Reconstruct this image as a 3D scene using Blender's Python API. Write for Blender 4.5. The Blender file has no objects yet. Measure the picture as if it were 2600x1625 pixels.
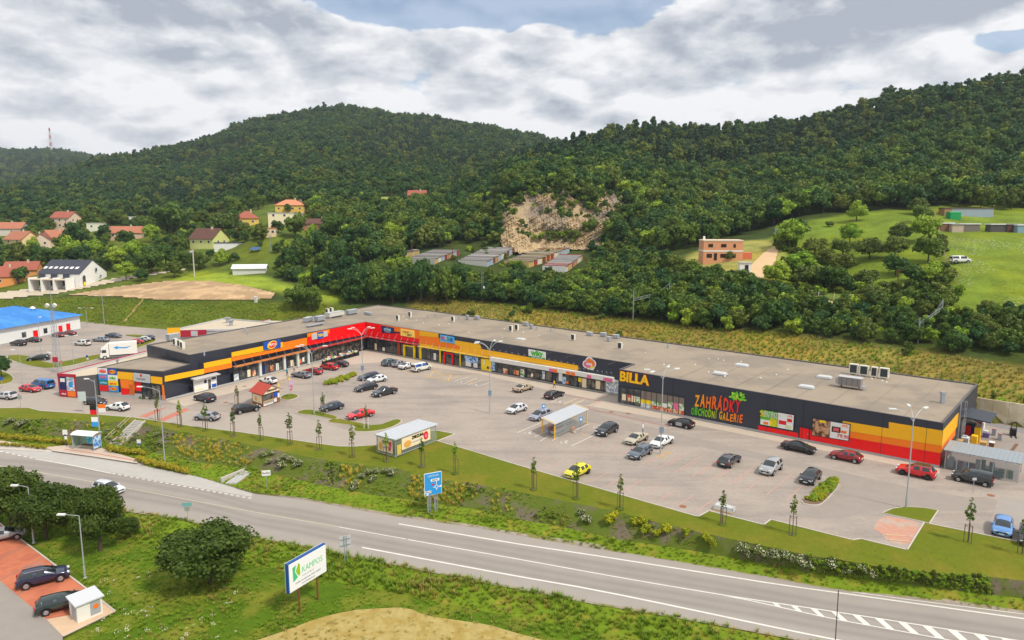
import bpy, bmesh, math, random
import numpy as np
from mathutils import Vector, Matrix
R = math.radians
rng = np.random.default_rng(7)
random.seed(7)
scene = bpy.context.scene
col = scene.collection

# ---------------------------------------------------------------- camera
F, CX, CY, HC = 1745.0, 1300.0, 812.5, 33.0          # survey of the photograph: focal length in its pixels, drone height
PITCH = math.atan((812.5 - 556.0) / F)
cam_d = bpy.data.cameras.new('camera'); cam = bpy.data.objects.new('camera', cam_d); col.objects.link(cam)
cam_d.sensor_width = 36.0; cam_d.lens = 36.0 * F / 2600.0
cam_d.clip_start = 0.5; cam_d.clip_end = 9000
cam.location = (0, 0, HC); cam.rotation_euler = (R(90) - PITCH, 0, 0)
scene.camera = cam

# ---------------------------------------------------------------- sky and sun
SUN_EL, SUN_AZ = R(52), R(128)     # azimuth clockwise from +Y: behind the camera, to the right
world = bpy.data.worlds.new('World'); scene.world = world; world.use_nodes = True
nt = world.node_tree; nt.nodes.clear()
class NB:
    """tiny node builder"""
    def __init__(s, tree): s.t = tree
    def n(s, kind, **kw):
        nd = s.t.nodes.new(kind)
        for k, v in kw.items(): setattr(nd, k, v)
        return nd
    def link(s, a, b): s.t.links.new(a, b)
    def _in(s, nd, i, v):
        if v is None: return
        if isinstance(v, (int, float)): nd.inputs[i].default_value = v
        elif isinstance(v, (tuple, list)): nd.inputs[i].default_value = v
        else: s.link(v, nd.inputs[i])
    def m(s, op, a, b=None, c=None, clamp=False):
        nd = s.n('ShaderNodeMath', operation=op, use_clamp=clamp)
        for i, v in enumerate((a, b, c)): s._in(nd, i, v)
        return nd.outputs[0]
    def vm(s, op, a, b=None):
        nd = s.n('ShaderNodeVectorMath', operation=op)
        for i, v in enumerate((a, b)): s._in(nd, i, v)
        return nd.outputs[0]
    def noise(s, vec, scale, detail=4, rough=.5, dist=0.0):
        nd = s.n('ShaderNodeTexNoise')
        if vec is not None: s.link(vec, nd.inputs['Vector'])
        nd.inputs['Scale'].default_value = scale; nd.inputs['Detail'].default_value = detail
        nd.inputs['Roughness'].default_value = rough; nd.inputs['Distortion'].default_value = dist
        return nd.outputs[0]
    def n3(s, vec, scale, detail):
        nd = s.n('ShaderNodeTexNoise'); s.link(vec, nd.inputs['Vector']); nd.inputs['Scale'].default_value = scale; nd.inputs['Detail'].default_value = detail
        return nd.outputs[1]
    def vor(s, vec, scale):
        nd = s.n('ShaderNodeTexVoronoi', feature='F1'); s.link(vec, nd.inputs['Vector']); nd.inputs['Scale'].default_value = scale
        return nd.outputs['Distance']
    def smooth(s, v, a, b):
        nd = s.n('ShaderNodeMapRange', interpolation_type='SMOOTHSTEP')
        s._in(nd, 0, v); nd.inputs[1].default_value = a; nd.inputs[2].default_value = b
        return nd.outputs[0]
    def mix(s, f, a, b, blend='MIX'):
        nd = s.n('ShaderNodeMix', data_type='RGBA', blend_type=blend)
        s._in(nd, 0, f)
        for i, v in ((6, a), (7, b)):
            if isinstance(v, (tuple, list)): v = tuple(v) + (1,) if len(v) == 3 else v
            s._in(nd, i, v)
        return nd.outputs[2]
nb = NB(nt)
sky = nb.n('ShaderNodeTexSky', sky_type='NISHITA'); sky.sun_disc = False
sky.sun_elevation = SUN_EL; sky.sun_rotation = SUN_AZ; sky.altitude = 300; sky.air_density = 1.0; sky.dust_density = 1.2
tc = nb.n('ShaderNodeTexCoord'); dirv = tc.outputs['Generated']
sep = nb.n('ShaderNodeSeparateXYZ'); nb.link(dirv, sep.inputs[0])
dx, dy, dz = sep.outputs
stretch = nb.vm('MULTIPLY', dirv, (1.0, 1.0, 2.2))
low = nb.noise(nb.vm('ADD', stretch, (3.1, .4, 0.2)), 2.6, 2, .5)
def puff(vec):          # billows: rounded cells broken up by finer noise
    w = nb.vm('ADD', vec, nb.vm('MULTIPLY', nb.vm('SUBTRACT', nb.n3(vec, 9, 4), (.5, .5, .5)), (.16, .16, .16)))
    a_ = nb.vor(w, 9.5); c_ = nb.noise(vec, 13, 7, .6)
    return nb.m('ADD', nb.m('SUBTRACT', .70, nb.m('MULTIPLY', a_, .70)), nb.m('MULTIPLY', nb.m('SUBTRACT', c_, .5), .85))
n1 = puff(stretch)
n2 = puff(nb.vm('ADD', stretch, (0.015, 0.0, 0.045)))
az = nb.m('ARCTAN2', dx, dy); el = nb.m('ARCSINE', dz)
def blob(a0, e0, sa, se):
    u = nb.m('DIVIDE', nb.m('SUBTRACT', az, R(a0)), R(sa)); v = nb.m('DIVIDE', nb.m('SUBTRACT', el, R(e0)), R(se))
    return nb.m('EXPONENT', nb.m('MULTIPLY', nb.m('ADD', nb.m('MULTIPLY', u, u), nb.m('MULTIPLY', v, v)), -1.0))
gap = nb.m('ADD', nb.m('MULTIPLY', blob(-9, 15.8, 8, 1.3), .9), nb.m('ADD', blob(3.5, 16.6, 10, 1.8), nb.m('MULTIPLY', blob(36, 11.6, 4, .7), .8)))
thick = nb.m('ADD', blob(27, 13.9, 13, 1.8), nb.m('MULTIPLY', blob(-23, 15.2, 9, 1.6), .85))
soft_ = nb.m('ADD', nb.m('MULTIPLY', blob(-33, 11.5, 9, 1.3), .4), nb.m('MULTIPLY', blob(14, 10.2, 16, 1.6), .22))
cov = nb.m('ADD', nb.m('ADD', nb.m('MULTIPLY', n1, .52), nb.m('MULTIPLY', low, .42)), .25)
cov = nb.m('SUBTRACT', cov, nb.m('MULTIPLY', gap, .62))
cov = nb.m('ADD', cov, nb.m('MULTIPLY', thick, .24))
cov = nb.m('ADD', cov, nb.m('MULTIPLY', nb.smooth(el, R(12), R(2)), .16))
mask = nb.m('MAXIMUM', nb.smooth(cov, .42, .54), .28)
lit = nb.m('ADD', nb.m('MULTIPLY', nb.m('SUBTRACT', n1, n2), 1.9), .84)
lit = nb.m('ADD', lit, nb.m('MULTIPLY', nb.m('SUBTRACT', nb.noise(stretch, 8, 5, .6), .5), .40))
lit = nb.m('SUBTRACT', lit, nb.m('MULTIPLY', nb.smooth(low, .42, .66), .22))
lit = nb.m('SUBTRACT', lit, nb.m('ADD', nb.m('MULTIPLY', thick, 1.15), soft_))
lit = nb.m('ADD', lit, nb.m('MULTIPLY', nb.m('SUBTRACT', 1.0, nb.smooth(cov, .45, .75)), .25), clamp=True)
cloud = nb.mix(lit, (.40, .44, .51), (.88, .885, .90))
bg1 = nb.n('ShaderNodeBackground'); nb.link(sky.outputs[0], bg1.inputs[0]); bg1.inputs[1].default_value = .15
bg2 = nb.n('ShaderNodeBackground'); nb.link(cloud, bg2.inputs[0]); bg2.inputs[1].default_value = 1.12
mixs = nb.n('ShaderNodeMixShader'); nb.link(mask, mixs.inputs[0]); nb.link(bg1.outputs[0], mixs.inputs[1]); nb.link(bg2.outputs[0], mixs.inputs[2])
wo = nb.n('ShaderNodeOutputWorld'); nb.link(mixs.outputs[0], wo.inputs[0])
world.cycles.sampling_method = 'MANUAL'; world.cycles.sample_map_resolution = 512

sun_d = bpy.data.lights.new('sun', 'SUN'); sun = bpy.data.objects.new('sun', sun_d); col.objects.link(sun)
sun_d.energy = 3.3; sun_d.angle = R(7); sun_d.color = (1, .93, .82)
sdir = Vector((math.sin(SUN_AZ) * math.cos(SUN_EL), math.cos(SUN_AZ) * math.cos(SUN_EL), math.sin(SUN_EL)))
sun.rotation_euler = sdir.to_track_quat('Z', 'Y').to_euler()
vs = scene.view_settings
vs.view_transform = 'Standard'; vs.look = 'None'; vs.exposure = 0.0; vs.gamma = 1.0; vs.use_curve_mapping = False
scene.cycles.max_bounces = 4; scene.cycles.diffuse_bounces = 2; scene.cycles.glossy_bounces = 2
scene.cycles.transparent_max_bounces = 6; scene.cycles.transmission_bounces = 2; scene.cycles.volume_bounces = 0
scene.cycles.use_denoising = True

# ---------------------------------------------------------------- survey helpers: pixel of the photograph -> place on the site
cP, sP = math.cos(PITCH), math.sin(PITCH)
def ray(px, py):
    u = (px - CX) / F; v = (CY - py) / F
    return u, cP + v * sP, -sP + v * cP
def G(px, py, z=0.0):
    d = ray(px, py); t = (z - HC) / d[2]
    return (d[0] * t, d[1] * t, z)
def at(px, py, Y):
    d = ray(px, py); t = Y / d[1]
    return (d[0] * t, Y, HC + d[2] * t)
def zat(px, py, Y): return at(px, py, Y)[2]
def project(x, y, z):
    dzz = z - HC; yc = y * cP - dzz * sP; zc = y * sP + dzz * cP
    return CX + F * x / yc, CY - F * zc / yc
def inpoly(x, y, poly):
    x = np.asarray(x); y = np.asarray(y); r = np.zeros(x.shape, bool); n = len(poly)
    for i in range(n):
        x0, y0 = poly[i]; x1, y1 = poly[(i + 1) % n]
        if y0 == y1: continue
        c = ((y0 > y) != (y1 > y)) & (x < (x1 - x0) * (y - y0) / (y1 - y0) + x0)
        r ^= c
    return r

# ---------------------------------------------------------------- materials
MATS = {}
def S(*c):          # sRGB 0-255 -> linear
    return tuple(((v / 255) / 12.92 if v / 255 <= .04045 else ((v / 255 + .055) / 1.055) ** 2.4) for v in c)
def mat(name, color, rough=.6, metal=0.0, var=0.0, scale=1.0, bump=0.0, bscale=20.0, spec=.4, color2=None, c2scale=.3, c2at=(.45, .6), coat=0.0, emit=None, alpha=None, objvar=0.0):
    if name in MATS: return MATS[name]
    m = bpy.data.materials.new(name); m.use_nodes = True; MATS[name] = m
    t = m.node_tree; b = t.nodes['Principled BSDF']; k = NB(t)
    b.inputs['Roughness'].default_value = rough; b.inputs['Metallic'].default_value = metal
    b.inputs['Specular IOR Level'].default_value = spec
    b.inputs['Coat Weight'].default_value = coat
    c4 = tuple(color) + (1,)
    b.inputs['Base Color'].default_value = c4
    m.diffuse_color = c4
    if var or color2 or bump or objvar:
        tcn = k.n('ShaderNodeTexCoord')
        geo = k.n('ShaderNodeNewGeometry'); pos = geo.outputs['Position']
        out = None
        if color2:
            f = k.smooth(k.noise(pos, c2scale, 5, .6), *c2at)
            out = k.mix(f, c4, tuple(color2) + (1,))
        if var:
            f = k.noise(pos, scale, 6, .65)
            g = k.m('ADD', k.m('MULTIPLY', k.m('SUBTRACT', f, .5), var * 2.4), 1.0)
            comb = k.n('ShaderNodeCombineColor')
            for i in range(3): k.link(g, comb.inputs[i])
            out = k.mix(1.0, out if out else c4, comb.outputs[0], 'MULTIPLY')
        if objvar:
            oi = k.n('ShaderNodeObjectInfo')
            g = k.m('ADD', k.m('MULTIPLY', k.m('SUBTRACT', oi.outputs['Random'], .5), objvar * 2), 1.0)
            comb = k.n('ShaderNodeCombineColor')
            for i in range(3): k.link(g, comb.inputs[i])
            out = k.mix(1.0, out if out else c4, comb.outputs[0], 'MULTIPLY')
        if out: k.link(out, b.inputs['Base Color'])
        if bump:
            bn = k.n('ShaderNodeBump'); bn.inputs['Strength'].default_value = bump; bn.inputs['Distance'].default_value = .05
            k.link(k.noise(pos, bscale, 4, .6), bn.inputs['Height']); k.link(bn.outputs[0], b.inputs['Normal'])
    if emit:
        b.inputs['Emission Color'].default_value = tuple(emit) + (1,); b.inputs['Emission Strength'].default_value = 1
    if alpha is not None:
        b.inputs['Alpha'].default_value = alpha
    return m
def leaf_mat(name, ca, cb, var=.35, rough=.55, spec=.25):
    """foliage: ca..cb by tree (object random), lighter and darker leaves by face attribute"""
    if name in MATS: return MATS[name]
    m = bpy.data.materials.new(name); m.use_nodes = True; MATS[name] = m
    t = m.node_tree; b = t.nodes['Principled BSDF']; k = NB(t)
    b.inputs['Roughness'].default_value = rough; b.inputs['Specular IOR Level'].default_value = spec
    oi = k.n('ShaderNodeObjectInfo')
    at_ = k.n('ShaderNodeAttribute', attribute_name='leaf')
    base = k.mix(oi.outputs['Random'], ca, cb)
    g = k.m('ADD', k.m('MULTIPLY', k.m('SUBTRACT', at_.outputs['Fac'], .5), var * 2), 1.0)
    comb = k.n('ShaderNodeCombineColor')
    k.link(k.m('POWER', g, 1.15), comb.inputs[0]); k.link(g, comb.inputs[1]); k.link(k.m('POWER', g, .8), comb.inputs[2])
    out = k.mix(1.0, base, comb.outputs[0], 'MULTIPLY')
    k.link(out, b.inputs['Base Color'])
    tr = k.n('ShaderNodeBsdfTranslucent'); k.link(out, tr.inputs[0])
    mx = k.n('ShaderNodeMixShader'); mx.inputs[0].default_value = .22
    k.link(b.outputs[0], mx.inputs[1]); k.link(tr.outputs[0], mx.inputs[2])
    k.link(mx.outputs[0], t.nodes['Material Output'].inputs[0])
    return m

# ---------------------------------------------------------------- mesh building
class MB:
    def __init__(s): s.v = []; s.f = []
    def add(s, vs_, fs_):
        o = len(s.v); s.v += [tuple(v) for v in vs_]; s.f += [tuple(i + o for i in f) for f in fs_]; return s
    def box(s, c, size, rz=0.0, tilt=None):
        x, y, z = (d / 2 for d in size); cr, sr = math.cos(rz), math.sin(rz)
        vs_ = []
        for k in (-z, z):
            for a, b in ((-x, -y), (x, -y), (x, y), (-x, y)):
                p = Vector((a, b, k))
                if tilt: p = tilt @ p
                vs_.append((c[0] + p.x * cr - p.y * sr, c[1] + p.x * sr + p.y * cr, c[2] + p.z))
        return s.add(vs_, [(3, 2, 1, 0), (4, 5, 6, 7), (0, 1, 5, 4), (1, 2, 6, 5), (2, 3, 7, 6), (3, 0, 4, 7)])
    def bb(s, x0, x1, y0, y1, z0, z1):
        return s.box(((x0 + x1) / 2, (y0 + y1) / 2, (z0 + z1) / 2), (abs(x1 - x0), abs(y1 - y0), abs(z1 - z0)))
    def prism(s, poly, z0, z1):
        n = len(poly); a = sum(poly[i][0] * poly[(i + 1) % n][1] - poly[(i + 1) % n][0] * poly[i][1] for i in range(n))
        if a < 0: poly = poly[::-1]
        vs_ = [(p[0], p[1], z0) for p in poly] + [(p[0], p[1], z1) for p in poly]
        fs_ = [tuple(range(n - 1, -1, -1)), tuple(range(n, 2 * n))] + [(i, (i + 1) % n, n + (i + 1) % n, n + i) for i in range(n)]
        return s.add(vs_, fs_)
    def hull(s, bottom, top):
        """loft between two equal rings (counter-clockwise from above)"""
        n = len(bottom)
        return s.add(list(bottom) + list(top), [tuple(range(n - 1, -1, -1)), tuple(range(n, 2 * n))] + [(i, (i + 1) % n, n + (i + 1) % n, n + i) for i in range(n)])
    def cyl(s, p0, p1, r0, r1=None, n=8, cap=True):
        r1 = r0 if r1 is None else r1
        p0, p1 = Vector(p0), Vector(p1); ax = (p1 - p0)
        if ax.length < 1e-6: return s
        ax.normalize(); a = ax.orthogonal().normalized(); b = ax.cross(a)
        vs_ = []
        for p, r in ((p0, r0), (p1, r1)):
            for i in range(n):
                t = 2 * math.pi * i / n; vs_.append(p + a * (math.cos(t) * r) + b * (math.sin(t) * r))
        fs_ = [(i, (i + 1) % n, n + (i + 1) % n, n + i) for i in range(n)]
        if cap: fs_ += [tuple(range(n - 1, -1, -1)), tuple(range(n, 2 * n))]
        return s.add(vs_, fs_)
    def tube(s, pts, r, n=6):
        for a, b in zip(pts[:-1], pts[1:]): s.cyl(a, b, r, r, n)
        return s
    def quad(s, a, b, c, d): return s.add([a, b, c, d], [(0, 1, 2, 3)])
    def poly(s, pts): return s.add(pts, [tuple(range(len(pts)))])
    def mesh(s, name, m=None, smooth=False):
        me = bpy.data.meshes.new(name); me.from_pydata(s.v, [], s.f)
        if m: me.materials.append(m)
        if smooth: me.shade_smooth()
        me.update(); return me
    def build(s, name, m=None, parent=None, smooth=False, loc=None):
        o = bpy.data.objects.new(name, s.mesh(name, m, smooth)); col.objects.link(o)
        if parent: o.parent = parent
        if loc: o.location = loc
        return o
def obj(name, me, parent=None, loc=(0, 0, 0), rz=0.0, scale=None):
    o = bpy.data.objects.new(name, me); col.objects.link(o); o.parent = parent; o.location = loc; o.rotation_euler = (0, 0, rz)
    if scale: o.scale = scale
    return o
def tag(o, label=None, cat=None, group=None, kind=None):
    if label: o['label'] = label
    if cat: o['category'] = cat
    if group: o['group'] = group
    if kind: o['kind'] = kind
    return o
def thing(name, label, cat, loc=(0, 0, 0), rz=0.0, group=None):
    o = bpy.data.objects.new(name, None); col.objects.link(o); o.location = loc; o.rotation_euler = (0, 0, rz)
    o.empty_display_size = .3
    return tag(o, label, cat, group)
def struct(name, mb, m, smooth=False, label=None):
    return tag(mb.build(name, m, smooth=smooth), label, None, None, 'structure')
def soft(me, ang=35):
    me.shade_smooth()
    try: me.set_sharp_from_angle(angle=R(ang))
    except Exception: pass
_tc = {}
def text_mesh(body, size=1.0, extrude=.02, bold=0.0, shear=0.0, align='CENTER'):
    key = (body, size, extrude, bold, shear, align)
    if key in _tc: return _tc[key]
    cu = bpy.data.curves.new('lettering', 'FONT'); cu.body = body; cu.size = size; cu.extrude = extrude; cu.offset = bold; cu.shear = shear
    cu.align_x = align; cu.align_y = 'CENTER'; cu.resolution_u = 2
    o = bpy.data.objects.new('lettering', cu); col.objects.link(o)
    dg = bpy.context.evaluated_depsgraph_get()
    me = bpy.data.meshes.new_from_object(o.evaluated_get(dg))
    bpy.data.objects.remove(o); bpy.data.curves.remove(cu)
    me.name = 'lettering'; _tc[key] = me
    return me
def ramp_poly(pts, n=2):
    """round a polygon's corners a little (Chaikin)"""
    for _ in range(n):
        q = []
        for i in range(len(pts)):
            a, b = pts[i], pts[(i + 1) % len(pts)]
            q += [tuple(a[k] * .75 + b[k] * .25 for k in range(len(a))), tuple(a[k] * .25 + b[k] * .75 for k in range(len(a)))]
        pts = q
    return pts
# ================================================================ THE SETTING: terrain
# profile of the land along lines of sight: px -> list of (distance, height); a negative marker means "seen at this row"
def P(px, Y, py): return (Y, zat(px, py, Y))
COLS = {
 -700: [(255, 0), (275, 6), P(-700, 330, 680), P(-700, 420, 600), P(-700, 600, 540), P(-700, 900, 500), P(-700, 1500, 420), P(-700, 1800, 392), P(-700, 2400, 430)],
 0: [(232, 0), P(0, 247, 766), P(0, 285, 712), P(0, 330, 640), P(0, 420, 575), P(0, 550, 535), P(0, 800, 500), P(0, 980, 488), P(0, 1200, 480), P(0, 1800, 388), P(0, 2400, 430)],
 150: [(224, 0), P(150, 238, 762), P(150, 264, 728), P(150, 310, 650), P(150, 400, 580), P(150, 550, 530), P(150, 800, 478), P(150, 900, 462), P(150, 1100, 470), P(150, 1800, 386), P(150, 2400, 430)],
 300: [(215, 0), P(300, 230, 754), P(300, 258, 722), P(300, 300, 655), P(300, 400, 572), P(300, 520, 530), P(300, 700, 470), P(300, 920, 408), P(300, 1100, 440), P(300, 1800, 410), P(300, 2400, 440)],
 500: [(212, 0), P(500, 230, 748), P(500, 262, 702), P(500, 300, 640), P(500, 400, 566), P(500, 520, 528), P(500, 700, 462), P(500, 1000, 366), P(500, 1300, 420), P(500, 2400, 460)],
 700: [(213, 0), P(700, 231, 752), P(700, 262, 700), P(700, 300, 596), P(700, 350, 558), P(700, 420, 520), P(700, 600, 455), P(700, 850, 365), P(700, 1050, 308), P(700, 1400, 390), P(700, 2400, 480)],
 900: [(219, 0), P(900, 233, 757), P(900, 262, 705), P(900, 310, 605), P(900, 400, 540), P(900, 480, 505), P(900, 650, 435), P(900, 900, 335), P(900, 1080, 280), P(900, 1400, 370), P(900, 2400, 480)],
 1100: [(204, 0), (213, 4), (236, 6.5), P(1100, 258, 676), P(1100, 300, 620), P(1100, 350, 560), P(1100, 420, 518), P(1100, 500, 492), P(1100, 600, 478), P(1100, 880, 365), P(1100, 1060, 306), P(1100, 1400, 370), P(1100, 2400, 480)],
 1230: [(193, 0), (203, 4.5), (228, 7), P(1230, 256, 686), P(1230, 290, 646), P(1230, 345, 550), P(1230, 420, 490), P(1230, 500, 462), P(1230, 580, 470), P(1230, 860, 380), P(1230, 1050, 328), P(1230, 1400, 390), P(1230, 2400, 480)],
 1300: [(187, 0), (197, 5), (222, 7.5), P(1300, 255, 692), P(1300, 288, 650), P(1300, 297, 626), P(1300, 318, 490), P(1300, 400, 455), P(1300, 500, 424), P(1300, 580, 440), P(1300, 840, 390), P(1300, 1040, 338), P(1300, 1400, 390), P(1300, 2400, 480)],
 1420: [(175, 0), (185, 5), (212, 8), P(1420, 246, 705), P(1420, 285, 655), P(1420, 296, 626), P(1420, 318, 480), P(1420, 420, 425), P(1420, 520, 386), P(1420, 620, 410), P(1420, 1050, 364), P(1420, 1400, 400), P(1420, 2400, 480)],
 1560: [(162, 0), (171, 5), (200, 8.5), P(1560, 232, 720), P(1560, 272, 668), P(1560, 292, 632), P(1560, 316, 500), P(1560, 420, 410), P(1560, 550, 346), P(1560, 680, 400), P(1560, 1100, 400), P(1560, 2400, 480)],
 1720: [(150, 0), (158, 5), (185, 9), P(1720, 205, 692), P(1720, 230, 660), P(1720, 300, 580), P(1720, 400, 450), P(1720, 550, 340), P(1720, 700, 400), P(1720, 1100, 420), P(1720, 2400, 480)],
 1900: [(139, 0), (147, 5), (170, 9), P(1900, 190, 705), P(1900, 215, 652), P(1900, 260, 592), P(1900, 320, 545), P(1900, 420, 440), P(1900, 550, 333), P(1900, 700, 390), P(1900, 1100, 420), P(1900, 2400, 480)],
 2100: [(129, 0), (137, 4.5), (158, 9), P(2100, 178, 748), P(2100, 200, 690), P(2100, 230, 602), P(2100, 262, 545), P(2100, 330, 490), P(2100, 430, 395), P(2100, 540, 303), P(2100, 700, 370), P(2100, 1100, 420), P(2100, 2400, 480)],
 2300: [(120, 0), (129, 4), (148, 9), P(2300, 165, 765), P(2300, 185, 680), P(2300, 215, 590), P(2300, 250, 540), P(2300, 320, 470), P(2300, 420, 335), P(2300, 510, 238), P(2300, 650, 330), P(2300, 1100, 420), P(2300, 2400, 480)],
 2480: [(114, 0), (114.6, 3.4), (124, 4.6), P(2480, 142, 838), P(2480, 160, 762), P(2480, 178, 676), P(2480, 205, 603), P(2480, 240, 560), P(2480, 300, 490), P(2480, 400, 330), P(2480, 495, 213), P(2480, 650, 320), P(2480, 1100, 420), P(2480, 2400, 480)],
 2600: [(109, 0), (109.6, 3.5), (122, 5), P(2600, 142, 830), P(2600, 160, 752), P(2600, 178, 672), P(2600, 205, 602), P(2600, 240, 560), P(2600, 300, 485), P(2600, 400, 322), P(2600, 490, 203), P(2600, 650, 320), P(2600, 1100, 420), P(2600, 2400, 480)],
 3300: [(86, 0), (86.6, 3.6), (110, 6), P(3300, 142, 820), P(3300, 160, 740), P(3300, 205, 600), P(3300, 300, 480), P(3300, 400, 330), P(3300, 480, 210), P(3300, 650, 300), P(3300, 2400, 480)],
}
cpx = np.array(sorted(COLS)); ck = [COLS[p] for p in sorted(COLS)]
def vnoise(x, y, s, seed=0):
    """smooth value noise, vectorised"""
    r = np.random.default_rng(seed).random((64, 64))
    fx, fy = x / s, y / s; ix, iy = np.floor(fx).astype(int), np.floor(fy).astype(int)
    tx, ty = fx - ix, fy - iy; tx = tx * tx * (3 - 2 * tx); ty = ty * ty * (3 - 2 * ty)
    g = lambda a, b: r[a % 64, b % 64]
    return (g(ix, iy) * (1 - tx) + g(ix + 1, iy) * tx) * (1 - ty) + (g(ix, iy + 1) * (1 - tx) + g(ix + 1, iy + 1) * tx) * ty - .5
def raw_h(X, Y):
    px = np.clip(CX + F * X / np.maximum(Y, 1) / cP, cpx[0] + .1, cpx[-1] - .1)
    allz = np.stack([np.interp(Y, [k[0] for k in c], [k[1] for k in c]) for c in ck])
    i = np.clip(np.searchsorted(cpx, px) - 1, 0, len(cpx) - 2)
    t = (px - cpx[i]) / (cpx[i + 1] - cpx[i]); t = t * t * (3 - 2 * t) * .6 + t * .4
    za = np.take_along_axis(allz, i[None], 0)[0]; zb = np.take_along_axis(allz, (i + 1)[None], 0)[0]
    return za * (1 - t) + zb * t
def blur(a, n):
    for _ in range(n):
        p = np.pad(a, 1, mode='edge')
        a = (p[1:-1, 1:-1] * 4 + p[:-2, 1:-1] * 2 + p[2:, 1:-1] * 2 + p[1:-1, :-2] * 2 + p[1:-1, 2:] * 2 + p[:-2, :-2] + p[2:, 2:] + p[:-2, 2:] + p[2:, :-2]) / 16
    return a
GX0, GX1, GY0, GY1, GS = -460., 380., 78., 500., 2.
gx = np.arange(GX0, GX1 + .1, GS); gy = np.arange(GY0, GY1 + .1, GS)
MX, MY = np.meshgrid(gx, gy)
NH = blur(raw_h(MX, MY), 3)
NH += vnoise(MX, MY, 14, 1) * np.clip((MY - 190) / 100, .15, 1) * 1.4 + vnoise(MX, MY, 5, 2) * .35
# outline of the level car park and yards (world coordinates)
LOT_BACK = [G(4200, 1330)[:2], G(3000, 1083)[:2], G(2600, 1084)[:2], G(2480, 1062)[:2], (78.5, 113.5), (30, 156), (-22, 199.5), (-41, 217), (-62, 214), G(560, 829)[:2], G(440, 838)[:2], G(300, 827)[:2], G(206, 815)[:2], G(0, 794)[:2], G(-500, 770)[:2]]
LOT_ALL = LOT_BACK + [(-300, 60), (300, 60)]
inside = inpoly(MX, MY, LOT_ALL)
NH[inside] = np.minimum(NH[inside], -.45)
NH[~inside & (MY < 130)] = np.maximum(NH[~inside & (MY < 130)], .02)
# the planted bank and the road lie in front of the car park and below it
_ppx, _ppy = project(MX, MY, 0 * MX)
_fx = [-3000, -500, 0, 102, 339, 600, 857, 1110, 1300, 1773, 1940, 2165, 2305, 2600, 3000, 6000]; _fy = [960, 1010, 1036, 1044, 1061, 1097, 1134, 1121, 1178, 1314, 1334, 1373, 1398, 1380, 1470, 2100]
NH[_ppy > np.interp(_ppx, _fx, _fy) - 14] = -7
FX0, FX1, FY0, FY1, FS = -2600., 2600., 462., 2700., 20.
fx = np.arange(FX0, FX1 + .1, FS); fy = np.arange(FY0, FY1 + .1, FS)
FXm, FYm = np.meshgrid(fx, fy)
FH = blur(raw_h(FXm, FYm), 1) + vnoise(FXm, FYm, 90, 3) * 14 + vnoise(FXm, FYm, 35, 4) * 5
def hgt(x, y):
    x = np.asarray(x, float); y = np.asarray(y, float)
    def bil(A, x, y, x0, y0, s):
        i = np.clip(((x - x0) / s), 0, A.shape[1] - 1.001); j = np.clip(((y - y0) / s), 0, A.shape[0] - 1.001)
        a, b = i.astype(int), j.astype(int); u, v = i - a, j - b
        return (A[b, a] * (1 - u) + A[b, a + 1] * u) * (1 - v) + (A[b + 1, a] * (1 - u) + A[b + 1, a + 1] * u) * v
    r = np.where(y < 496, bil(NH, x, y, GX0, GY0, GS), bil(FH, x, y, FX0, FY0, FS))
    return r
def T(px, py, lo=100, hi=460):
    """where the line of sight through a pixel of the photograph meets the land"""
    d = ray(px, py); ys = np.linspace(lo, hi, 1500); xs = ys * d[0] / d[1]; zs = HC + ys * d[2] / d[1]
    k = np.nonzero(zs <= hgt(xs, ys))[0]
    i = k[0] if len(k) else len(ys) - 1
    return (float(xs[i]), float(ys[i]), float(hgt(xs[i], ys[i])))
# ---- colour of the land (what grows there)
PXm, PYm = project(MX, MY, NH)
def zone(poly): return inpoly(PXm, PYm, poly)
C_FOREST, C_GRASS, C_DRY, C_MEADOW, C_SOIL, C_DIRT, C_BANK, C_SCRUB = S(58, 74, 34), S(88, 104, 38), S(140, 126, 62), S(106, 126, 40), S(164, 134, 96), S(196, 170, 132), S(90, 104, 34), S(76, 88, 36)
LC = np.zeros(NH.shape + (3,)); LC[:] = C_FOREST
Z_MEADOW = [(1880, 640), (1985, 590), (2060, 560), (2210, 535), (2330, 530), (2400, 520), (2600, 515), (2760, 520), (2760, 800), (2480, 800), (2300, 775), (2130, 760), (1960, 745), (1930, 690)]
Z_GREENSTRIP = [(420, 716), (500, 690), (660, 700), (760, 728), (880, 745), (860, 770), (780, 758), (690, 738), (560, 720)]
Z_SOIL = [(150, 752), (300, 728), (420, 714), (520, 712), (620, 725), (700, 745), (690, 762), (560, 766), (400, 764), (300, 756)]
Z_BANK = [(-500, 900), (-500, 770), (0, 764), (150, 754), (300, 757), (420, 766), (560, 768), (700, 765), (800, 770), (960, 790), (960, 830), (700, 860), (300, 880)]
Z_VILLAGE = [(-500, 740), (-500, 560), (0, 548), (300, 545), (560, 520), (680, 490), (800, 470), (900, 510), (900, 600), (740, 690), (560, 700), (420, 716), (150, 750)]
Z_DRY = [(1040, 800), (1060, 745), (1250, 770), (1500, 800), (1750, 832), (2000, 850), (2300, 890), (2600, 935), (3300, 960), (3300, 1200), (2484, 1040), (1500, 900)]
Z_HOUSE = [(1720, 690), (1760, 640), (1900, 610), (1990, 610), (1990, 660), (1950, 720), (1880, 720), (1800, 712)]
Z_GARDEN = [(960, 540), (960, 500), (1060, 500), (1070, 520), (1000, 545)]
for z, c in ((Z_VILLAGE, C_GRASS), (Z_BANK, C_BANK), (Z_DRY, C_DRY), (Z_MEADOW, C_MEADOW), (Z_GREENSTRIP, S(132, 150, 48)), (Z_HOUSE, S(150, 148, 80)), (Z_GARDEN, S(150, 165, 84))):
    LC[zone(z)] = c
for k in range(3): LC[..., k] = blur(LC[..., k], 1)
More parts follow.
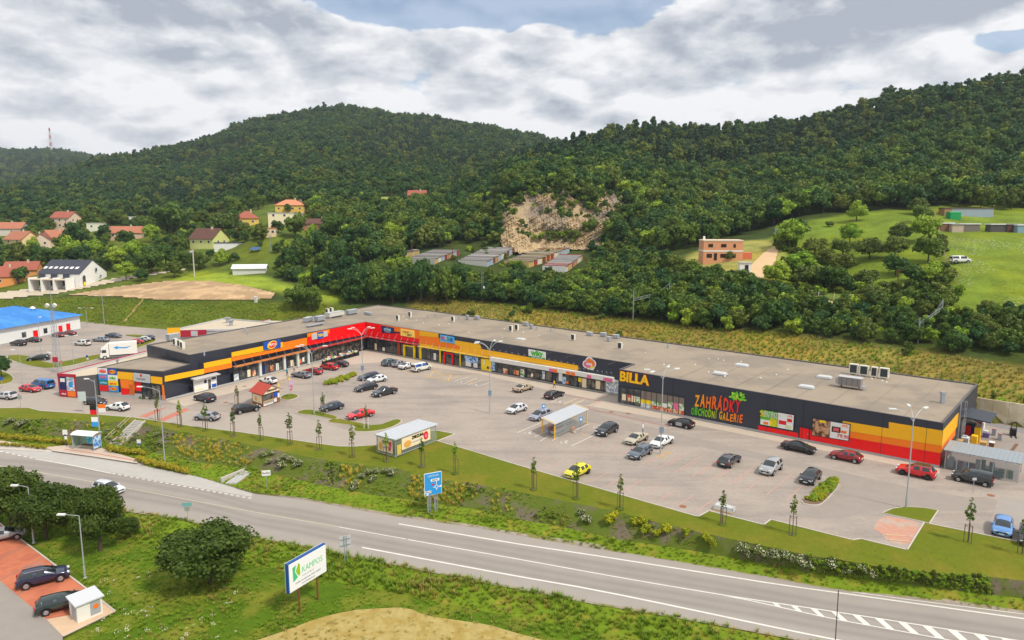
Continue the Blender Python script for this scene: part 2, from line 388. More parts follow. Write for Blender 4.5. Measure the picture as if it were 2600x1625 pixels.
def grid_mesh(name, X, Y, Z, colour, m):
    h, w = Z.shape
    me = bpy.data.meshes.new(name)
    v = np.stack([X, Y, Z], -1).reshape(-1, 3)
    idx = np.arange(h * w).reshape(h, w)
    q = np.stack([idx[:-1, :-1], idx[:-1, 1:], idx[1:, 1:], idx[1:, :-1]], -1).reshape(-1, 4)
    me.vertices.add(len(v)); me.vertices.foreach_set('co', v.ravel())
    me.loops.add(q.size); me.loops.foreach_set('vertex_index', q.ravel())
    me.polygons.add(len(q)); me.polygons.foreach_set('loop_start', np.arange(0, q.size, 4)); me.polygons.foreach_set('loop_total', np.full(len(q), 4))
    a = me.color_attributes.new('ground', 'FLOAT_COLOR', 'POINT')
    c = np.ones((len(v), 4)); c[:, :3] = colour.reshape(-1, 3); a.data.foreach_set('color', c.ravel())
    me.materials.append(m); me.update(calc_edges=True); me.shade_smooth()
    o = bpy.data.objects.new(name, me); col.objects.link(o)
    return tag(o, kind='structure')
def land_mat(name, var=.75, s1=.12, s2=1.6):
    m = bpy.data.materials.new(name); m.use_nodes = True; MATS[name] = m
    k = NB(m.node_tree); b = m.node_tree.nodes['Principled BSDF']; b.inputs['Roughness'].default_value = .9; b.inputs['Specular IOR Level'].default_value = .1
    a = k.n('ShaderNodeAttribute', attribute_name='ground'); pos = k.n('ShaderNodeNewGeometry').outputs['Position']
    g = k.m('ADD', k.m('MULTIPLY', k.m('SUBTRACT', k.noise(pos, s1, 5, .6), .5), var * 2), k.m('ADD', k.m('MULTIPLY', k.m('SUBTRACT', k.noise(pos, s2, 5, .7), .5), var * 1.8), 1.0))
    c = k.n('ShaderNodeCombineColor')
    for i in range(3): k.link(g, c.inputs[i])
    tint = k.mix(k.smooth(k.noise(pos, .07, 4, .6), .4, .66), a.outputs['Color'], k.mix(1.0, a.outputs['Color'], (1.25, 1.08, .75), 'MULTIPLY'))
    k.link(k.mix(1.0, tint, c.outputs[0], 'MULTIPLY'), b.inputs['Base Color'])
    bn = k.n('ShaderNodeBump'); bn.inputs['Strength'].default_value = .5; bn.inputs['Distance'].default_value = .25
    k.link(k.noise(pos, 1.3, 5, .7), bn.inputs['Height']); k.link(bn.outputs[0], b.inputs['Normal'])
    return m
LAND = land_mat('land')
grid_mesh('hillside_terrain', MX, MY, NH, LC, LAND)
fc = np.zeros(FH.shape + (3,)); fc[:] = C_FOREST
FHm = FH.copy(); FHm[0] -= 9.0; FHm[1] -= 4.0
grid_mesh('hills_terrain', FXm, FYm, FHm, fc, LAND)
struct('ground', MB().quad((-2600, -700, -9), (2600, -700, -9), (2600, 462, -9), (-2600, 462, -9)), mat('base_grass', S(100, 118, 46), .9, var=.4, scale=.2))

# ================================================================ near ground: car park, lawns, planted bank, road, meadow
GRASS = mat('lawn_grass', S(102, 112, 28), .9, var=.22, scale=1.4, color2=S(122, 116, 38), c2scale=.16, c2at=(.42, .7), bump=.5, bscale=30, spec=.1)
VERGE = mat('verge_grass', S(108, 130, 32), .95, var=.42, scale=.9, color2=S(138, 130, 50), c2scale=.35, c2at=(.5, .68), bump=.9, bscale=8, spec=.1)
SOIL = mat('bark_mulch', S(112, 100, 88), .95, var=.25, scale=2.5, color2=S(90, 104, 38), c2scale=.35, c2at=(.36, .52), bump=.8, bscale=14, spec=.1)
PAVE = mat('grey_pavers', S(166, 154, 143), .85, var=.18, scale=1.7, color2=S(152, 142, 134), c2scale=.10, c2at=(.40, .68), bump=.12, bscale=40, spec=.25)
k = NB(PAVE.node_tree); bs = PAVE.node_tree.nodes['Principled BSDF']; old = bs.inputs['Base Color'].links[0].from_socket
mp = k.n('ShaderNodeMapping'); mp.inputs['Rotation'].default_value = (0, 0, R(41)); mp.inputs['Scale'].default_value = (.05, .4, 1)
k.link(k.n('ShaderNodeNewGeometry').outputs['Position'], mp.inputs[0])          # tyre marks along the lanes, then oil drops
lane = k.smooth(k.noise(mp.outputs[0], 1.0, 5, .6), .46, .68)
drop = k.smooth(k.noise(k.n('ShaderNodeNewGeometry').outputs['Position'], .9, 3, .7), .66, .74)
c1 = k.mix(k.m('MULTIPLY', lane, .55), old, k.mix(1.0, old, (.72, .72, .73), 'MULTIPLY'))
k.link(k.mix(k.m('MULTIPLY', drop, .4), c1, k.mix(1.0, c1, (.6, .6, .6), 'MULTIPLY')), bs.inputs['Base Color'])
KERB = mat('kerb_concrete', S(196, 188, 178), .85, var=.1, scale=1)
ASPH = mat('asphalt', S(158, 150, 142), .85, var=.08, scale=.4, spec=.25)
WHITE = mat('road_paint_white', S(218, 215, 206), .7, var=.2, scale=1.5)
YELLOW = mat('road_paint_yellow', S(226, 178, 60), .7, var=.2, scale=1.2)
REDPAVE = mat('red_pavers', S(188, 118, 100), .85, var=.1, scale=.9)
ROADZ = -2.6
A_EDGE = [(-500, 1010), (0, 1037), (70, 1036), (102, 1044), (229, 1052), (339, 1061), (382, 1067), (500, 1085), (600, 1097), (649, 1104), (798, 1126), (857, 1134), (893, 1135), (955, 1131), (1004, 1121), (1060, 1098), (1107, 1094), (1155, 1103), (1110, 1121), (1200, 1147), (1300, 1178), (1434, 1217), (1773, 1314), (1800, 1299), (1940, 1334.5), (1958, 1321), (2165, 1373), (2186, 1370), (2305, 1398.5), (2348, 1328.5), (2360, 1331.5), (2600, 1380), (3000, 1470), (4200, 1740)]
B_EDGE = [(-500, 1048), (0, 1060), (76, 1064), (102, 1063), (229, 1070), (329, 1072), (369, 1074), (433, 1092), (500, 1103), (619, 1126), (768, 1157), (857, 1173), (1006, 1190), (1095, 1214), (1200, 1228), (1300, 1246), (1419, 1269), (1568, 1299), (1687, 1331.5), (1836, 1364), (2049, 1409), (2198, 1433), (2287, 1448), (2495, 1462), (2600, 1475), (3000, 1545), (4200, 1760)]
C_EDGE = [(-500, 1085), (0, 1100), (127, 1106), (260, 1122), (330, 1136), (500, 1174), (649, 1192), (798, 1228), (946, 1256), (1200, 1292), (1300, 1317), (1419, 1335), (1568, 1370), (1746, 1396), (2000, 1442), (2049, 1454), (2257, 1478), (2600, 1520), (3000, 1600), (4200, 1830)]
D_EDGE = [(-500, 1110), (0, 1140), (132, 1147), (349, 1179), (509, 1211), (565, 1228), (643, 1251.5), (768, 1266), (887, 1289), (1006, 1309.5), (1200, 1337), (1300, 1355), (1508, 1391), (1687, 1419), (2000, 1473), (2079, 1489), (2168, 1502), (2317, 1517), (2600, 1557), (3000, 1630), (4200, 1850)]
E_EDGE = [(-500, 1200), (0, 1248), (304, 1292), (476, 1319), (650, 1361), (829, 1397), (1007, 1431), (1245, 1480), (1300, 1489), (1508, 1530), (1717, 1565), (1895, 1597), (2600, 1732), (3000, 1800), (4200, 2010)]
def line_y(line, px): return np.interp(px, [p[0] for p in line], [p[1] for p in line])
def cz(px): return np.interp(px, [0, 1300, 2600], [-2.1, -2.0, -1.7])
def bz(px): return np.interp(px, [0, 1300, 2600], [-.25, -.2, -.25])
FACES = {}
def strip(name, la, lb, za, zb, m, n=1, step=25, x0=-500, x1=4200, rough=0.0, shape=1.0, dip=None):
    xs = np.arange(x0, x1 + 1, step); vs_ = []; fs_ = []
    for x in xs:
        a = Vector(G(x, line_y(la, x), za(x) if callable(za) else za)); b = Vector(G(x, line_y(lb, x), zb(x) if callable(zb) else zb))
        for j in range(n + 1):
            t = j / n; p = a.lerp(b, t); p.z = a.z + (b.z - a.z) * (t ** shape)
            if dip and 0 < j < n: p.z -= dip(x)
            if 0 < j < n and rough: p.z += random.uniform(-rough, rough)
            vs_.append(p)
    w = n + 1
    for i in range(len(xs) - 1):
        for j in range(n): fs_.append((i * w + j, i * w + j + 1, (i + 1) * w + j + 1, (i + 1) * w + j))
    b_ = MB().add(vs_, fs_); FACES[name] = (b_.v, b_.f)
    o = struct(name, b_, m, smooth=True); return o
from mathutils.geometry import tessellate_polygon
def tess(pts3, name, m):
    tr = tessellate_polygon([[Vector((p[0], p[1], 0)) for p in pts3]])
    fs_ = []
    for a, b, c in tr:
        A_, B_, C_ = pts3[a], pts3[b], pts3[c]
        fs_.append((a, b, c) if (B_[0] - A_[0]) * (C_[1] - A_[1]) - (B_[1] - A_[1]) * (C_[0] - A_[0]) > 0 else (a, c, b))
    return MB().add(pts3, fs_)
# car park: one level sheet under everything, its front edge follows the lawn
front = [G(x, y, 0)[:2] for x, y in A_EDGE]
lot = front + LOT_BACK + [(-300, 200), (-300, G(-500, 1010)[1])]
struct('car_park_pavement', tess([(p[0], p[1], 0) for p in lot], 'car_park_pavement', PAVE), PAVE)
# lawn: polygon between the two edges
def sheet(name, poly, z, m, thick=0.0, parent=None, kind='structure'):
    b_ = tess([(p[0], p[1], z + thick) for p in poly], name, m)
    if thick:
        n = len(poly); o_ = len(b_.v); b_.v += [(p[0], p[1], z - .02) for p in poly]
        ccw = sum(poly[i][0] * poly[(i + 1) % n][1] - poly[(i + 1) % n][0] * poly[i][1] for i in range(n)) > 0
        for i in range(n):
            j = (i + 1) % n; b_.f.append((i, o_ + i, o_ + j, j) if ccw else (j, o_ + j, o_ + i, i))
    me = b_.mesh(name, m)
    o = obj(name, me, parent)
    if kind: o['kind'] = kind
    return o
bmv = [(*G(x, y, 0.0)[:2], .05) for x, y in A_EDGE] + [G(x, y, float(bz(x))) for x, y in reversed(B_EDGE)]
lb = tess(bmv, 'lawn', GRASS); FACES['lawn'] = (lb.v, lb.f); struct('lawn', lb, GRASS)
# kerb along the lawn
kb = MB()
for (x0, y0), (x1, y1) in zip(A_EDGE[:-1], A_EDGE[1:]):
    a, b = Vector(G(x0, y0)), Vector(G(x1, y1)); d = (b - a).normalized(); nrm = Vector((-d.y, d.x, 0))
    if nrm.y < 0: nrm = -nrm
    kb.hull([a, b, b + nrm * .14, a + nrm * .14] if d.cross(nrm).z > 0 else [a, a + nrm * .14, b + nrm * .14, b],
            [p + Vector((0, 0, .1)) for p in ([a, b, b + nrm * .14, a + nrm * .14] if d.cross(nrm).z > 0 else [a, a + nrm * .14, b + nrm * .14, b])])
struct('lawn_kerb', kb, KERB)
strip('planting_bed', B_EDGE, C_EDGE, bz, cz, SOIL, n=5, rough=.09, shape=1.2, dip=lambda x: .75 if 270 <= x <= 380 else 0)
V_EDGE = [(-500, 1086), (0, 1119), (125, 1135), (190, 1130), (264, 1139), (275, 1146), (352, 1168), (358, 1181)] + D_EDGE[4:]
strip('road_verge', C_EDGE, V_EDGE, cz, ROADZ + .02, VERGE, n=4, rough=.06, shape=.8)
strip('road_margin', [(x, y - 2) for x, y in V_EDGE], [(x, y + 6) for x, y in D_EDGE], ROADZ - .02, ROADZ - .03, KERB, x0=-500, x1=480)
# road, with wheel tracks worn darker in the asphalt
rd = strip('road', D_EDGE, E_EDGE, ROADZ, ROADZ, ASPH, n=24, step=50)
ca = rd.data.color_attributes.new('wear', 'FLOAT_COLOR', 'POINT')
for i in range(len(rd.data.vertices)):
    t = (i % 25) / 24
    w = 0.0
    for c_, s_ in ((.30, .055), (.43, .05), (.62, .05), (.75, .05)): w += math.exp(-((t - c_) / s_) ** 2)
    ca.data[i].color = (w, w, w, 1)
k = NB(ASPH.node_tree); bs = ASPH.node_tree.nodes['Principled BSDF']; old = bs.inputs['Base Color'].links[0].from_socket
w_ = k.n('ShaderNodeAttribute', attribute_name='wear')
f = k.m('MULTIPLY', w_.outputs['Fac'], k.m('ADD', k.m('MULTIPLY', k.noise(k.n('ShaderNodeNewGeometry').outputs['Position'], .25, 4, .6), .5), .35), clamp=True)
k.link(k.mix(k.m('MULTIPLY', f, .55), old, k.mix(1.0, old, S(168, 166, 172), 'MULTIPLY')), bs.inputs['Base Color'])
# land in front of the road
FG = -3.25
F_EDGE = [(x, y + 75) for x, y in E_EDGE]
H_EDGE = [(-500, 2300), (4200, 2300)]
strip('road_ditch_bank', E_EDGE, F_EDGE, ROADZ, FG - .15, VERGE, n=5, rough=.1, shape=.9)
strip('front_meadow', F_EDGE, H_EDGE, FG - .15, FG, mat('meadow_grass', S(82, 108, 22), .95, var=.35, scale=.7, color2=S(116, 122, 40), c2scale=.25, bump=.9, bscale=7, spec=.1), n=12, step=50, rough=.07)
straw = ramp_poly([(620, 1640), (739, 1600), (800, 1575), (888, 1553), (960, 1548), (1034, 1545), (1081, 1567), (1160, 1578), (1245, 1590), (1290, 1605), (1420, 1640), (1420, 1760), (620, 1760)], 1)
sheet('straw_field', [G(x, y, FG)[:2] for x, y in straw], FG + .14, mat('straw', S(174, 156, 98), .95, var=.3, scale=1.6, color2=S(164, 142, 80), c2scale=.7, bump=1, bscale=9, spec=.1))
# painted lines
def pline(name, pts, w, m, z=ROADZ, parent=None, lift=.012):
    b_ = MB(); ps = [Vector(G(x, y, z)) for x, y in pts]
    for i, p in enumerate(ps):
        d = ((ps[min(i + 1, len(ps) - 1)] - ps[max(i - 1, 0)])); d.z = 0; d.normalize(); nrm = Vector((-d.y, d.x, 0)) * w / 2
        b_.v += [tuple(p + nrm + Vector((0, 0, lift))), tuple(p - nrm + Vector((0, 0, lift)))]
    b_.f = [(2 * i, 2 * i + 1, 2 * i + 3, 2 * i + 2) for i in range(len(ps) - 1)]
    o = b_.build(name, m, parent)
    if not parent: o['kind'] = 'structure'
    return o
def smooth_line(pts, n=20):
    xs = np.linspace(pts[0][0], pts[-1][0], n); ys = np.interp(xs, [p[0] for p in pts], [p[1] for p in pts])
    return list(zip(xs, ys))
pline('road_edge_line', smooth_line([(1012, 1330), (1300, 1379), (1508, 1410), (1717, 1443), (2000, 1488), (2129, 1505), (2600, 1571), (3000, 1630)]), .24, WHITE)
pline('road_edge_line', smooth_line([(2163, 1503), (2317, 1524), (2600, 1559), (3000, 1612)]), .13, WHITE)
pline('road_edge_line', smooth_line([(919, 1390), (1300, 1461), (1508, 1497), (1717, 1540), (2000, 1600), (2400, 1680), (3000, 1790)]), .24, WHITE)
pline('road_centre_line', smooth_line([(-500, 1105), (0, 1182), (312, 1237), (536, 1280), (700, 1310), (860, 1338)]), .12, mat('road_paint_worn', S(196, 186, 160), .8, var=.25, scale=1))
pline('road_centre_line', smooth_line([(860, 1338), (1031, 1369)]), .13, WHITE)
pline('road_centre_line', smooth_line([(1035, 1370), (1300, 1417), (1598, 1471), (1836, 1511), (1900, 1521), (2138, 1556), (2406, 1598), (2700, 1645), (3000, 1690)]), .16, WHITE)
pline('road_centre_line', smooth_line([(1836, 1512), (1900, 1524), (2108, 1570), (2272, 1600), (2600, 1660), (3000, 1735)]), .14, WHITE)
pline('bus_bay_line', smooth_line([(89, 1165), (190, 1183), (283, 1202)]), .2, WHITE)
xs = np.arange(-60, 640, 15.0)
for x in xs:
    if 86 < x < 285: continue
    yl = lambda q: np.interp(q, [-60, 0, 89, 283, 500, 640], [1136, 1146, 1165, 1202, 1241, 1266])
    pline('bus_bay_dash', [(x, yl(x)), (x + 8, yl(x + 8))], .22, WHITE)
for i in range(14):      # chevrons of the painted island
    x = 1960 + i * 46 + i * i * 1.2
    up_ = lambda q: np.interp(q, [1836, 1900, 2138, 2406, 2700], [1511, 1521, 1556, 1598, 1645]); lo_ = lambda q: np.interp(q, [1836, 1900, 2108, 2272, 2600, 3000], [1512, 1524, 1570, 1600, 1660, 1735])
    dx_ = (lo_(x) - up_(x)) * 1.5
    wd = 14 + i * 1.3
    q = [(x, up_(x)), (x + wd, up_(x + wd)), (x + wd + dx_, lo_(x + wd + dx_)), (x + dx_, lo_(x + dx_))]
    tag(MB().poly([G(a, b, ROADZ + .011) for a, b in q[::-1]]).build('chevron_marking', WHITE), kind='structure')
pline('road_joint', [(2129, 1499), (2126, 1550), (2121, 1625)], .08, mat('tar', S(62, 58, 56), .6))
# gravel shoulder along the road
strip('gravel_shoulder', [(x, y - np.interp(x, [600, 900, 1400, 1700, 2100, 2400], [1, 4, 6, 20, 16, 6])) for x, y in D_EDGE], [(x, y + 1.5) for x, y in D_EDGE], lambda x: ROADZ + .19, ROADZ + .01, mat('gravel', S(160, 148, 134), .95, var=.3, scale=2, bump=1, bscale=12, color2=S(126, 122, 64), c2scale=.4), n=1, x0=600, x1=3000)
strip('gravel_shoulder_near', [(x, y - 1) for x, y in E_EDGE], [(x, y + 4) for x, y in E_EDGE], ROADZ + .01, ROADZ + .012, MATS['gravel'], n=1, x0=-500)
# ================================================================ vegetation
def leaf_mesh(name, lobes, n, size, m, seed, core=True, flat=.55, droop=0.0, trunk=None, tm=None):
    """leaf-sized quads spread over the outsides of the lobes (x, y, z, radius, zscale) of a crown, with a sparse darker core"""
    g = np.random.default_rng(seed)
    L = np.array(lobes, float); w = L[:, 3] ** 2; w /= w.sum()
    k = g.choice(len(L), n, p=w); d = g.normal(size=(n, 3)); d[:, 2] += .25; d /= np.linalg.norm(d, axis=1)[:, None]
    r = L[k, 3] * (.72 + .36 * g.random(n)); c = L[k, :3] + d * r[:, None] * np.stack([np.ones(n), np.ones(n), L[k, 4]], 1)
    nrm = d + g.normal(size=(n, 3)) * flat; nrm /= np.linalg.norm(nrm, axis=1)[:, None]
    t = np.cross(nrm, g.normal(size=(n, 3))); t /= np.linalg.norm(t, axis=1)[:, None]; b = np.cross(nrm, t)
    s = size * (.55 + .8 * g.random(n))[:, None]; s2 = s * (.6 + .5 * g.random(n))[:, None]
    q = np.stack([c - t * s, c - b * s2 * .9, c + t * s, c + b * s2], 1).reshape(-1, 3)
    v = [tuple(p) for p in q]; f = [(4 * i, 4 * i + 1, 4 * i + 2, 4 * i + 3) for i in range(n)]
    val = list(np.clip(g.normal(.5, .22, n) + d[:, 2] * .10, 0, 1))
    if core:
        for x, y, z, rr, zs in lobes:
            o = len(v); rr *= .74
            ring = [(0, 0, -1)] + [(math.cos(a * 1.0472 + h) * math.cos(h), math.sin(a * 1.0472 + h) * math.cos(h), math.sin(h)) for h in (-.5, .5) for a in range(6)] + [(0, 0, 1)]
            v += [(x + p[0] * rr, y + p[1] * rr, z + p[2] * rr * zs) for p in ring]
            fs = [(0, 1 + (a + 1) % 6, 1 + a) for a in range(6)] + [(13, 7 + a, 7 + (a + 1) % 6) for a in range(6)]
            for a in range(6): fs += [(1 + a, 1 + (a + 1) % 6, 7 + a), (1 + (a + 1) % 6, 7 + (a + 1) % 6, 7 + a)]
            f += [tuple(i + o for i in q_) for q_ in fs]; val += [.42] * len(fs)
    nl = len(f)
    if trunk:
        tb = MB()
        for seg in trunk: tb.cyl(*seg, n=5, cap=False)
        o = len(v); v += tb.v; f += [tuple(i + o for i in q_) for q_ in tb.f]; val += [.5] * len(tb.f)
    me = bpy.data.meshes.new(name); me.from_pydata(v, [], f); me.materials.append(m)
    if trunk:
        me.materials.append(tm); mi = np.zeros(len(f), np.int32); mi[nl:] = 1; me.polygons.foreach_set('material_index', mi)
    a = me.attributes.new('leaf', 'FLOAT', 'FACE'); a.data.foreach_set('value', np.array(val, np.float32))
    me.update(); return me
def crown_lobes(seed, w, h, z0, n, kind='round'):
    """lobes of a crown of width w and height h standing on z0"""
    g = np.random.default_rng(seed); out = []
    cz_ = z0 + h * .5
    out.append((0, 0, cz_, w * .30, h / w))
    for i in range(n):
        th = g.random() * 6.283; u = g.random() * 1.7 - .75; ph = math.asin(max(-.95, min(.95, u)))
        rr = .33 * w * math.cos(ph) * (.7 + .5 * g.random())
        zz = cz_ + math.sin(ph) * h * .36
        if kind == 'cone': rr *= 1.25 * (1 - (zz - z0) / h * .85)
        if kind == 'flat': zz = z0 + h * (.45 + .45 * g.random())
        out.append((math.cos(th) * rr, math.sin(th) * rr, zz, w * (.13 + .10 * g.random()), .85))
    return out
BARK = mat('bark', S(86, 72, 58), .95, var=.3, scale=3, bump=.6, bscale=20)
L_BROAD = leaf_mat('broadleaf', S(64, 96, 34), S(104, 124, 42), .42)
L_DARK = leaf_mat('dark_broadleaf', S(44, 80, 38), S(74, 104, 44), .42)
L_PINE = leaf_mat('pine_needles', S(38, 70, 42), S(60, 88, 46), .35)
L_BRIGHT = leaf_mat('bright_leaf', S(122, 156, 40), S(154, 174, 54), .38)  # bright yellow-green leaf colour
L_OLIVE = leaf_mat('olive_leaf', S(80, 100, 38), S(110, 122, 44), .40)
L_DRY = leaf_mat('dry_grass_blades', S(136, 130, 54), S(172, 158, 80), .30)
L_GRASS = leaf_mat('grass_blades', S(104, 138, 30), S(140, 158, 44), .32)
def source(name, me):
    return bpy.data.objects.new(name, me)        # kept out of the scene: only its mesh is used by the scatter
def scatter(name, pts, scl, rot, idx, sources, kind_label, cat, spread=None):
    me = bpy.data.meshes.new(name); n = len(pts)
    me.vertices.add(n); me.vertices.foreach_set('co', np.asarray(pts, np.float32).ravel())
    for nm, dat, ty in (('scl', scl, 'FLOAT'), ('rot', rot, 'FLOAT'), ('pick', idx, 'INT')):
        a = me.attributes.new(nm, ty, 'POINT'); a.data.foreach_set('value', np.asarray(dat, np.float32 if ty == 'FLOAT' else np.int32))
    o = bpy.data.objects.new(name, me); col.objects.link(o)
    ng = bpy.data.node_groups.new(name + '_nodes', 'GeometryNodeTree')
    ng.interface.new_socket('Geometry', in_out='INPUT', socket_type='NodeSocketGeometry'); ng.interface.new_socket('Geometry', in_out='OUTPUT', socket_type='NodeSocketGeometry')
    N = ng.nodes; Lk = ng.links.new
    gi = N.new('NodeGroupInput'); go = N.new('NodeGroupOutput'); ip = N.new('GeometryNodeInstanceOnPoints'); jo = N.new('GeometryNodeJoinGeometry')
    for s_ in reversed(sources):
        oi = N.new('GeometryNodeObjectInfo'); oi.inputs['Object'].default_value = s_; oi.inputs['As Instance'].default_value = False
        g2 = N.new('GeometryNodeGeometryToInstance'); Lk(oi.outputs['Geometry'], g2.inputs[0]); Lk(g2.outputs[0], jo.inputs[0])
    def attr(nm, ty):
        a = N.new('GeometryNodeInputNamedAttribute'); a.data_type = ty; a.inputs['Name'].default_value = nm; return a.outputs['Attribute']
    Lk(gi.outputs[0], ip.inputs['Points']); Lk(jo.outputs[0], ip.inputs['Instance']); ip.inputs['Pick Instance'].default_value = True
    Lk(attr('pick', 'INT'), ip.inputs['Instance Index']); Lk(attr('scl', 'FLOAT'), ip.inputs['Scale'])
    cx_ = N.new('ShaderNodeCombineXYZ'); Lk(attr('rot', 'FLOAT'), cx_.inputs[2])
    er = N.new('FunctionNodeEulerToRotation'); Lk(cx_.outputs[0], er.inputs[0]); Lk(er.outputs[0], ip.inputs['Rotation'])
    Lk(ip.outputs[0], go.inputs[0])
    md = o.modifiers.new('scatter', 'NODES'); md.node_group = ng
    return tag(o, kind_label, cat, None, 'stuff')
def jgrid(x0, x1, y0, y1, s, seed):
    g = np.random.default_rng(seed); a, b = np.meshgrid(np.arange(x0, x1, s), np.arange(y0, y1, s))
    return (a + (g.random(a.shape) - .5) * s * .9).ravel(), (b + (g.random(a.shape) - .5) * s * .9).ravel()
# --- tree kinds used in the woods (about 10 m tall)
FAR = []
for i in range(7):
    kind = ('round', 'round', 'round', 'round', 'round', 'cone', 'cone')[i]; m = (L_BROAD, L_DARK, L_DARK, L_BROAD, L_OLIVE, L_PINE, L_PINE)[i]
    w = (8.5, 10.5, 7, 9, 7.5, 5, 6.5)[i]; h = (9, 10, 9.5, 7.5, 8.5, 12, 10.5)[i]
    FAR.append(source('wood_tree', leaf_mesh('wood_tree', crown_lobes(20 + i, w, h, 1.6 if i < 5 else .8, 9 if i < 5 else 12, kind), 620, .54, m, 40 + i, trunk=[((0, 0, -2), (0, 0, 4), .25, .16)], tm=BARK)))
MID = []
for i in range(7):
    m = (L_BROAD, L_DARK, L_OLIVE, L_BROAD, L_DARK, L_BRIGHT, L_BROAD)[i]; w = (8.5, 8, 9, 7.5, 8.5, 7, 8)[i]; h = (8.5, 8, 7.5, 8.5, 9, 7, 8)[i]
    MID.append(source('wood_tree', leaf_mesh('wood_tree', crown_lobes(120 + i, w, h, 1.2, 13), 1000, .46, m, 140 + i, trunk=[((0, 0, -2), (0, 0, 4), .2, .13)], tm=BARK)))
BUSH = []
for i in range(6):
    m = (L_BROAD, L_OLIVE, L_BRIGHT, L_BROAD, L_OLIVE, L_DARK)[i]
    BUSH.append(source('scrub_bush', leaf_mesh('scrub_bush', crown_lobes(220 + i, 3.4, 2.4 + .25 * i, -.2, 8), 420, .27, m, 240 + i)))
def land_px(x, y): return project(x, y, hgt(x, y))
Z_QUARRY = [(1262, 600), (1280, 545), (1300, 505), (1345, 480), (1400, 470), (1440, 500), (1500, 520), (1545, 490), (1570, 475), (1600, 520), (1620, 545), (1590, 580), (1560, 610), (1500, 640), (1400, 640), (1290, 660)]
Z_GARAGE = [(1010, 690), (1050, 640), (1200, 622), (1330, 612), (1480, 622), (1520, 660), (1440, 720), (1250, 720), (1060, 712)]
Z_THICKET = [(700, 706), (760, 680), (860, 640), (1000, 650), (1060, 706), (1150, 722), (1250, 729), (1350, 733), (1440, 728), (1500, 695), (1600, 668), (1700, 690), (1780, 706), (1870, 716), (1930, 745), (1990, 772), (2130, 785), (2250, 778), (2420, 788), (2600, 810), (2900, 800), (2900, 930), (2600, 920), (2350, 888), (2100, 860), (1900, 846), (1700, 826), (1500, 800), (1300, 775), (1120, 762), (1000, 765), (900, 775), (820, 740)]
# --- far woods on the hills
x, y = jgrid(-1700, 1500, 380, 1250, 6.6, 11)
x2, y2 = jgrid(-2200, 200, 1250, 2000, 11, 12)
x, y = np.concatenate([x, x2]), np.concatenate([y, y2])
px, py = land_px(x, y)
edge = np.interp(px, [-400, 0, 150, 300, 500, 620, 720, 800, 870, 900, 980, 1100, 3000], [470, 470, 450, 440, 430, 430, 420, 410, 400, 392, 392, 380, 380])
keep = (px > -500) & (px < 3100) & (y > edge + vnoise(x, y, 25, 5) * 30) & ~inpoly(px, py, Z_GARDEN)
keep &= ~((px < 700) & (y > 1250) & (px > 420))
x, y, px = x[keep], y[keep], px[keep]; n = len(x); g = np.random.default_rng(3)
pine = (vnoise(x, y, 120, 6) + vnoise(x, y, 45, 7) * .5 > (.14 + .1 * (px > 1200))) & (y > 420)
idx = np.where(pine, g.integers(4, 7, n), g.choice([0, 1, 1, 2, 2, 3, 4], n))
scl = .42 + .45 * g.random(n) + .5 * g.random(n) ** 4; scl *= np.where(y > 1250, 1.35, 1.0)
scatter('hill_woodland', np.stack([x, y, hgt(x, y) - .3], 1), scl, g.random(n) * 6.28, idx, FAR, 'dense green woodland covering the hills behind the shops', 'woodland')
# --- nearer woods on the lower slopes: fuller trees
x, y = jgrid(-160, 330, 236, 392, 5.6, 21)
px, py = land_px(x, y)
e2 = np.interp(px, [600, 760, 850, 900, 960, 1000, 1100, 1230, 1262, 1300, 1420, 1560, 1610, 1640, 1720, 1800, 1900, 1990, 2060, 2200, 2330, 2420, 2600, 3200], [420, 400, 305, 280, 264, 260, 268, 284, 288, 290, 290, 288, 280, 262, 246, 246, 262, 262, 268, 262, 255, 262, 258, 250])
keep = (px > 700) & (px < 3000) & (y > e2) & (y < 386) & ~inpoly(px, py, [((a - 1425) * .93 + 1425, (b - 560) * .86 + 566) for a, b in Z_QUARRY]) & ~((py > 596) & (px > 1240) & (px < 1530)) & ~inpoly(px, py, Z_GARDEN) & ~inpoly(px, py, Z_GARAGE)
x, y, px = x[keep], y[keep], px[keep]; n = len(x)
idx = g.choice(7, n, p=[.24, .22, .14, .16, .14, .05, .05])
scatter('slope_woodland', np.stack([x, y, hgt(x, y) - .3], 1), .72 + .55 * g.random(n), g.random(n) * 6.28, idx, MID, 'leafy woodland on the slope around the quarry face', 'woodland')
# --- thicket along the railway, behind the shops
x, y = jgrid(-110, 330, 118, 262, 3.5, 31)
px, py = land_px(x, y)
keep = inpoly(px, py, Z_THICKET)
x, y, px, py = x[keep], y[keep], px[keep], py[keep]; n = len(x)
idx = g.choice(7, n, p=[.26, .16, .12, .20, .08, .10, .08])
scatter('railway_thicket', np.stack([x, y, hgt(x, y) - .4], 1), (.50 + .30 * g.random(n)) * np.where(px > 2000, .72, 1) * np.interp(px, [700, 850, 1100, 1300], [.8, 1.1, 1.1, 1]), g.random(n) * 6.28, idx, MID, 'thick green scrub of young trees along the railway', 'thicket')
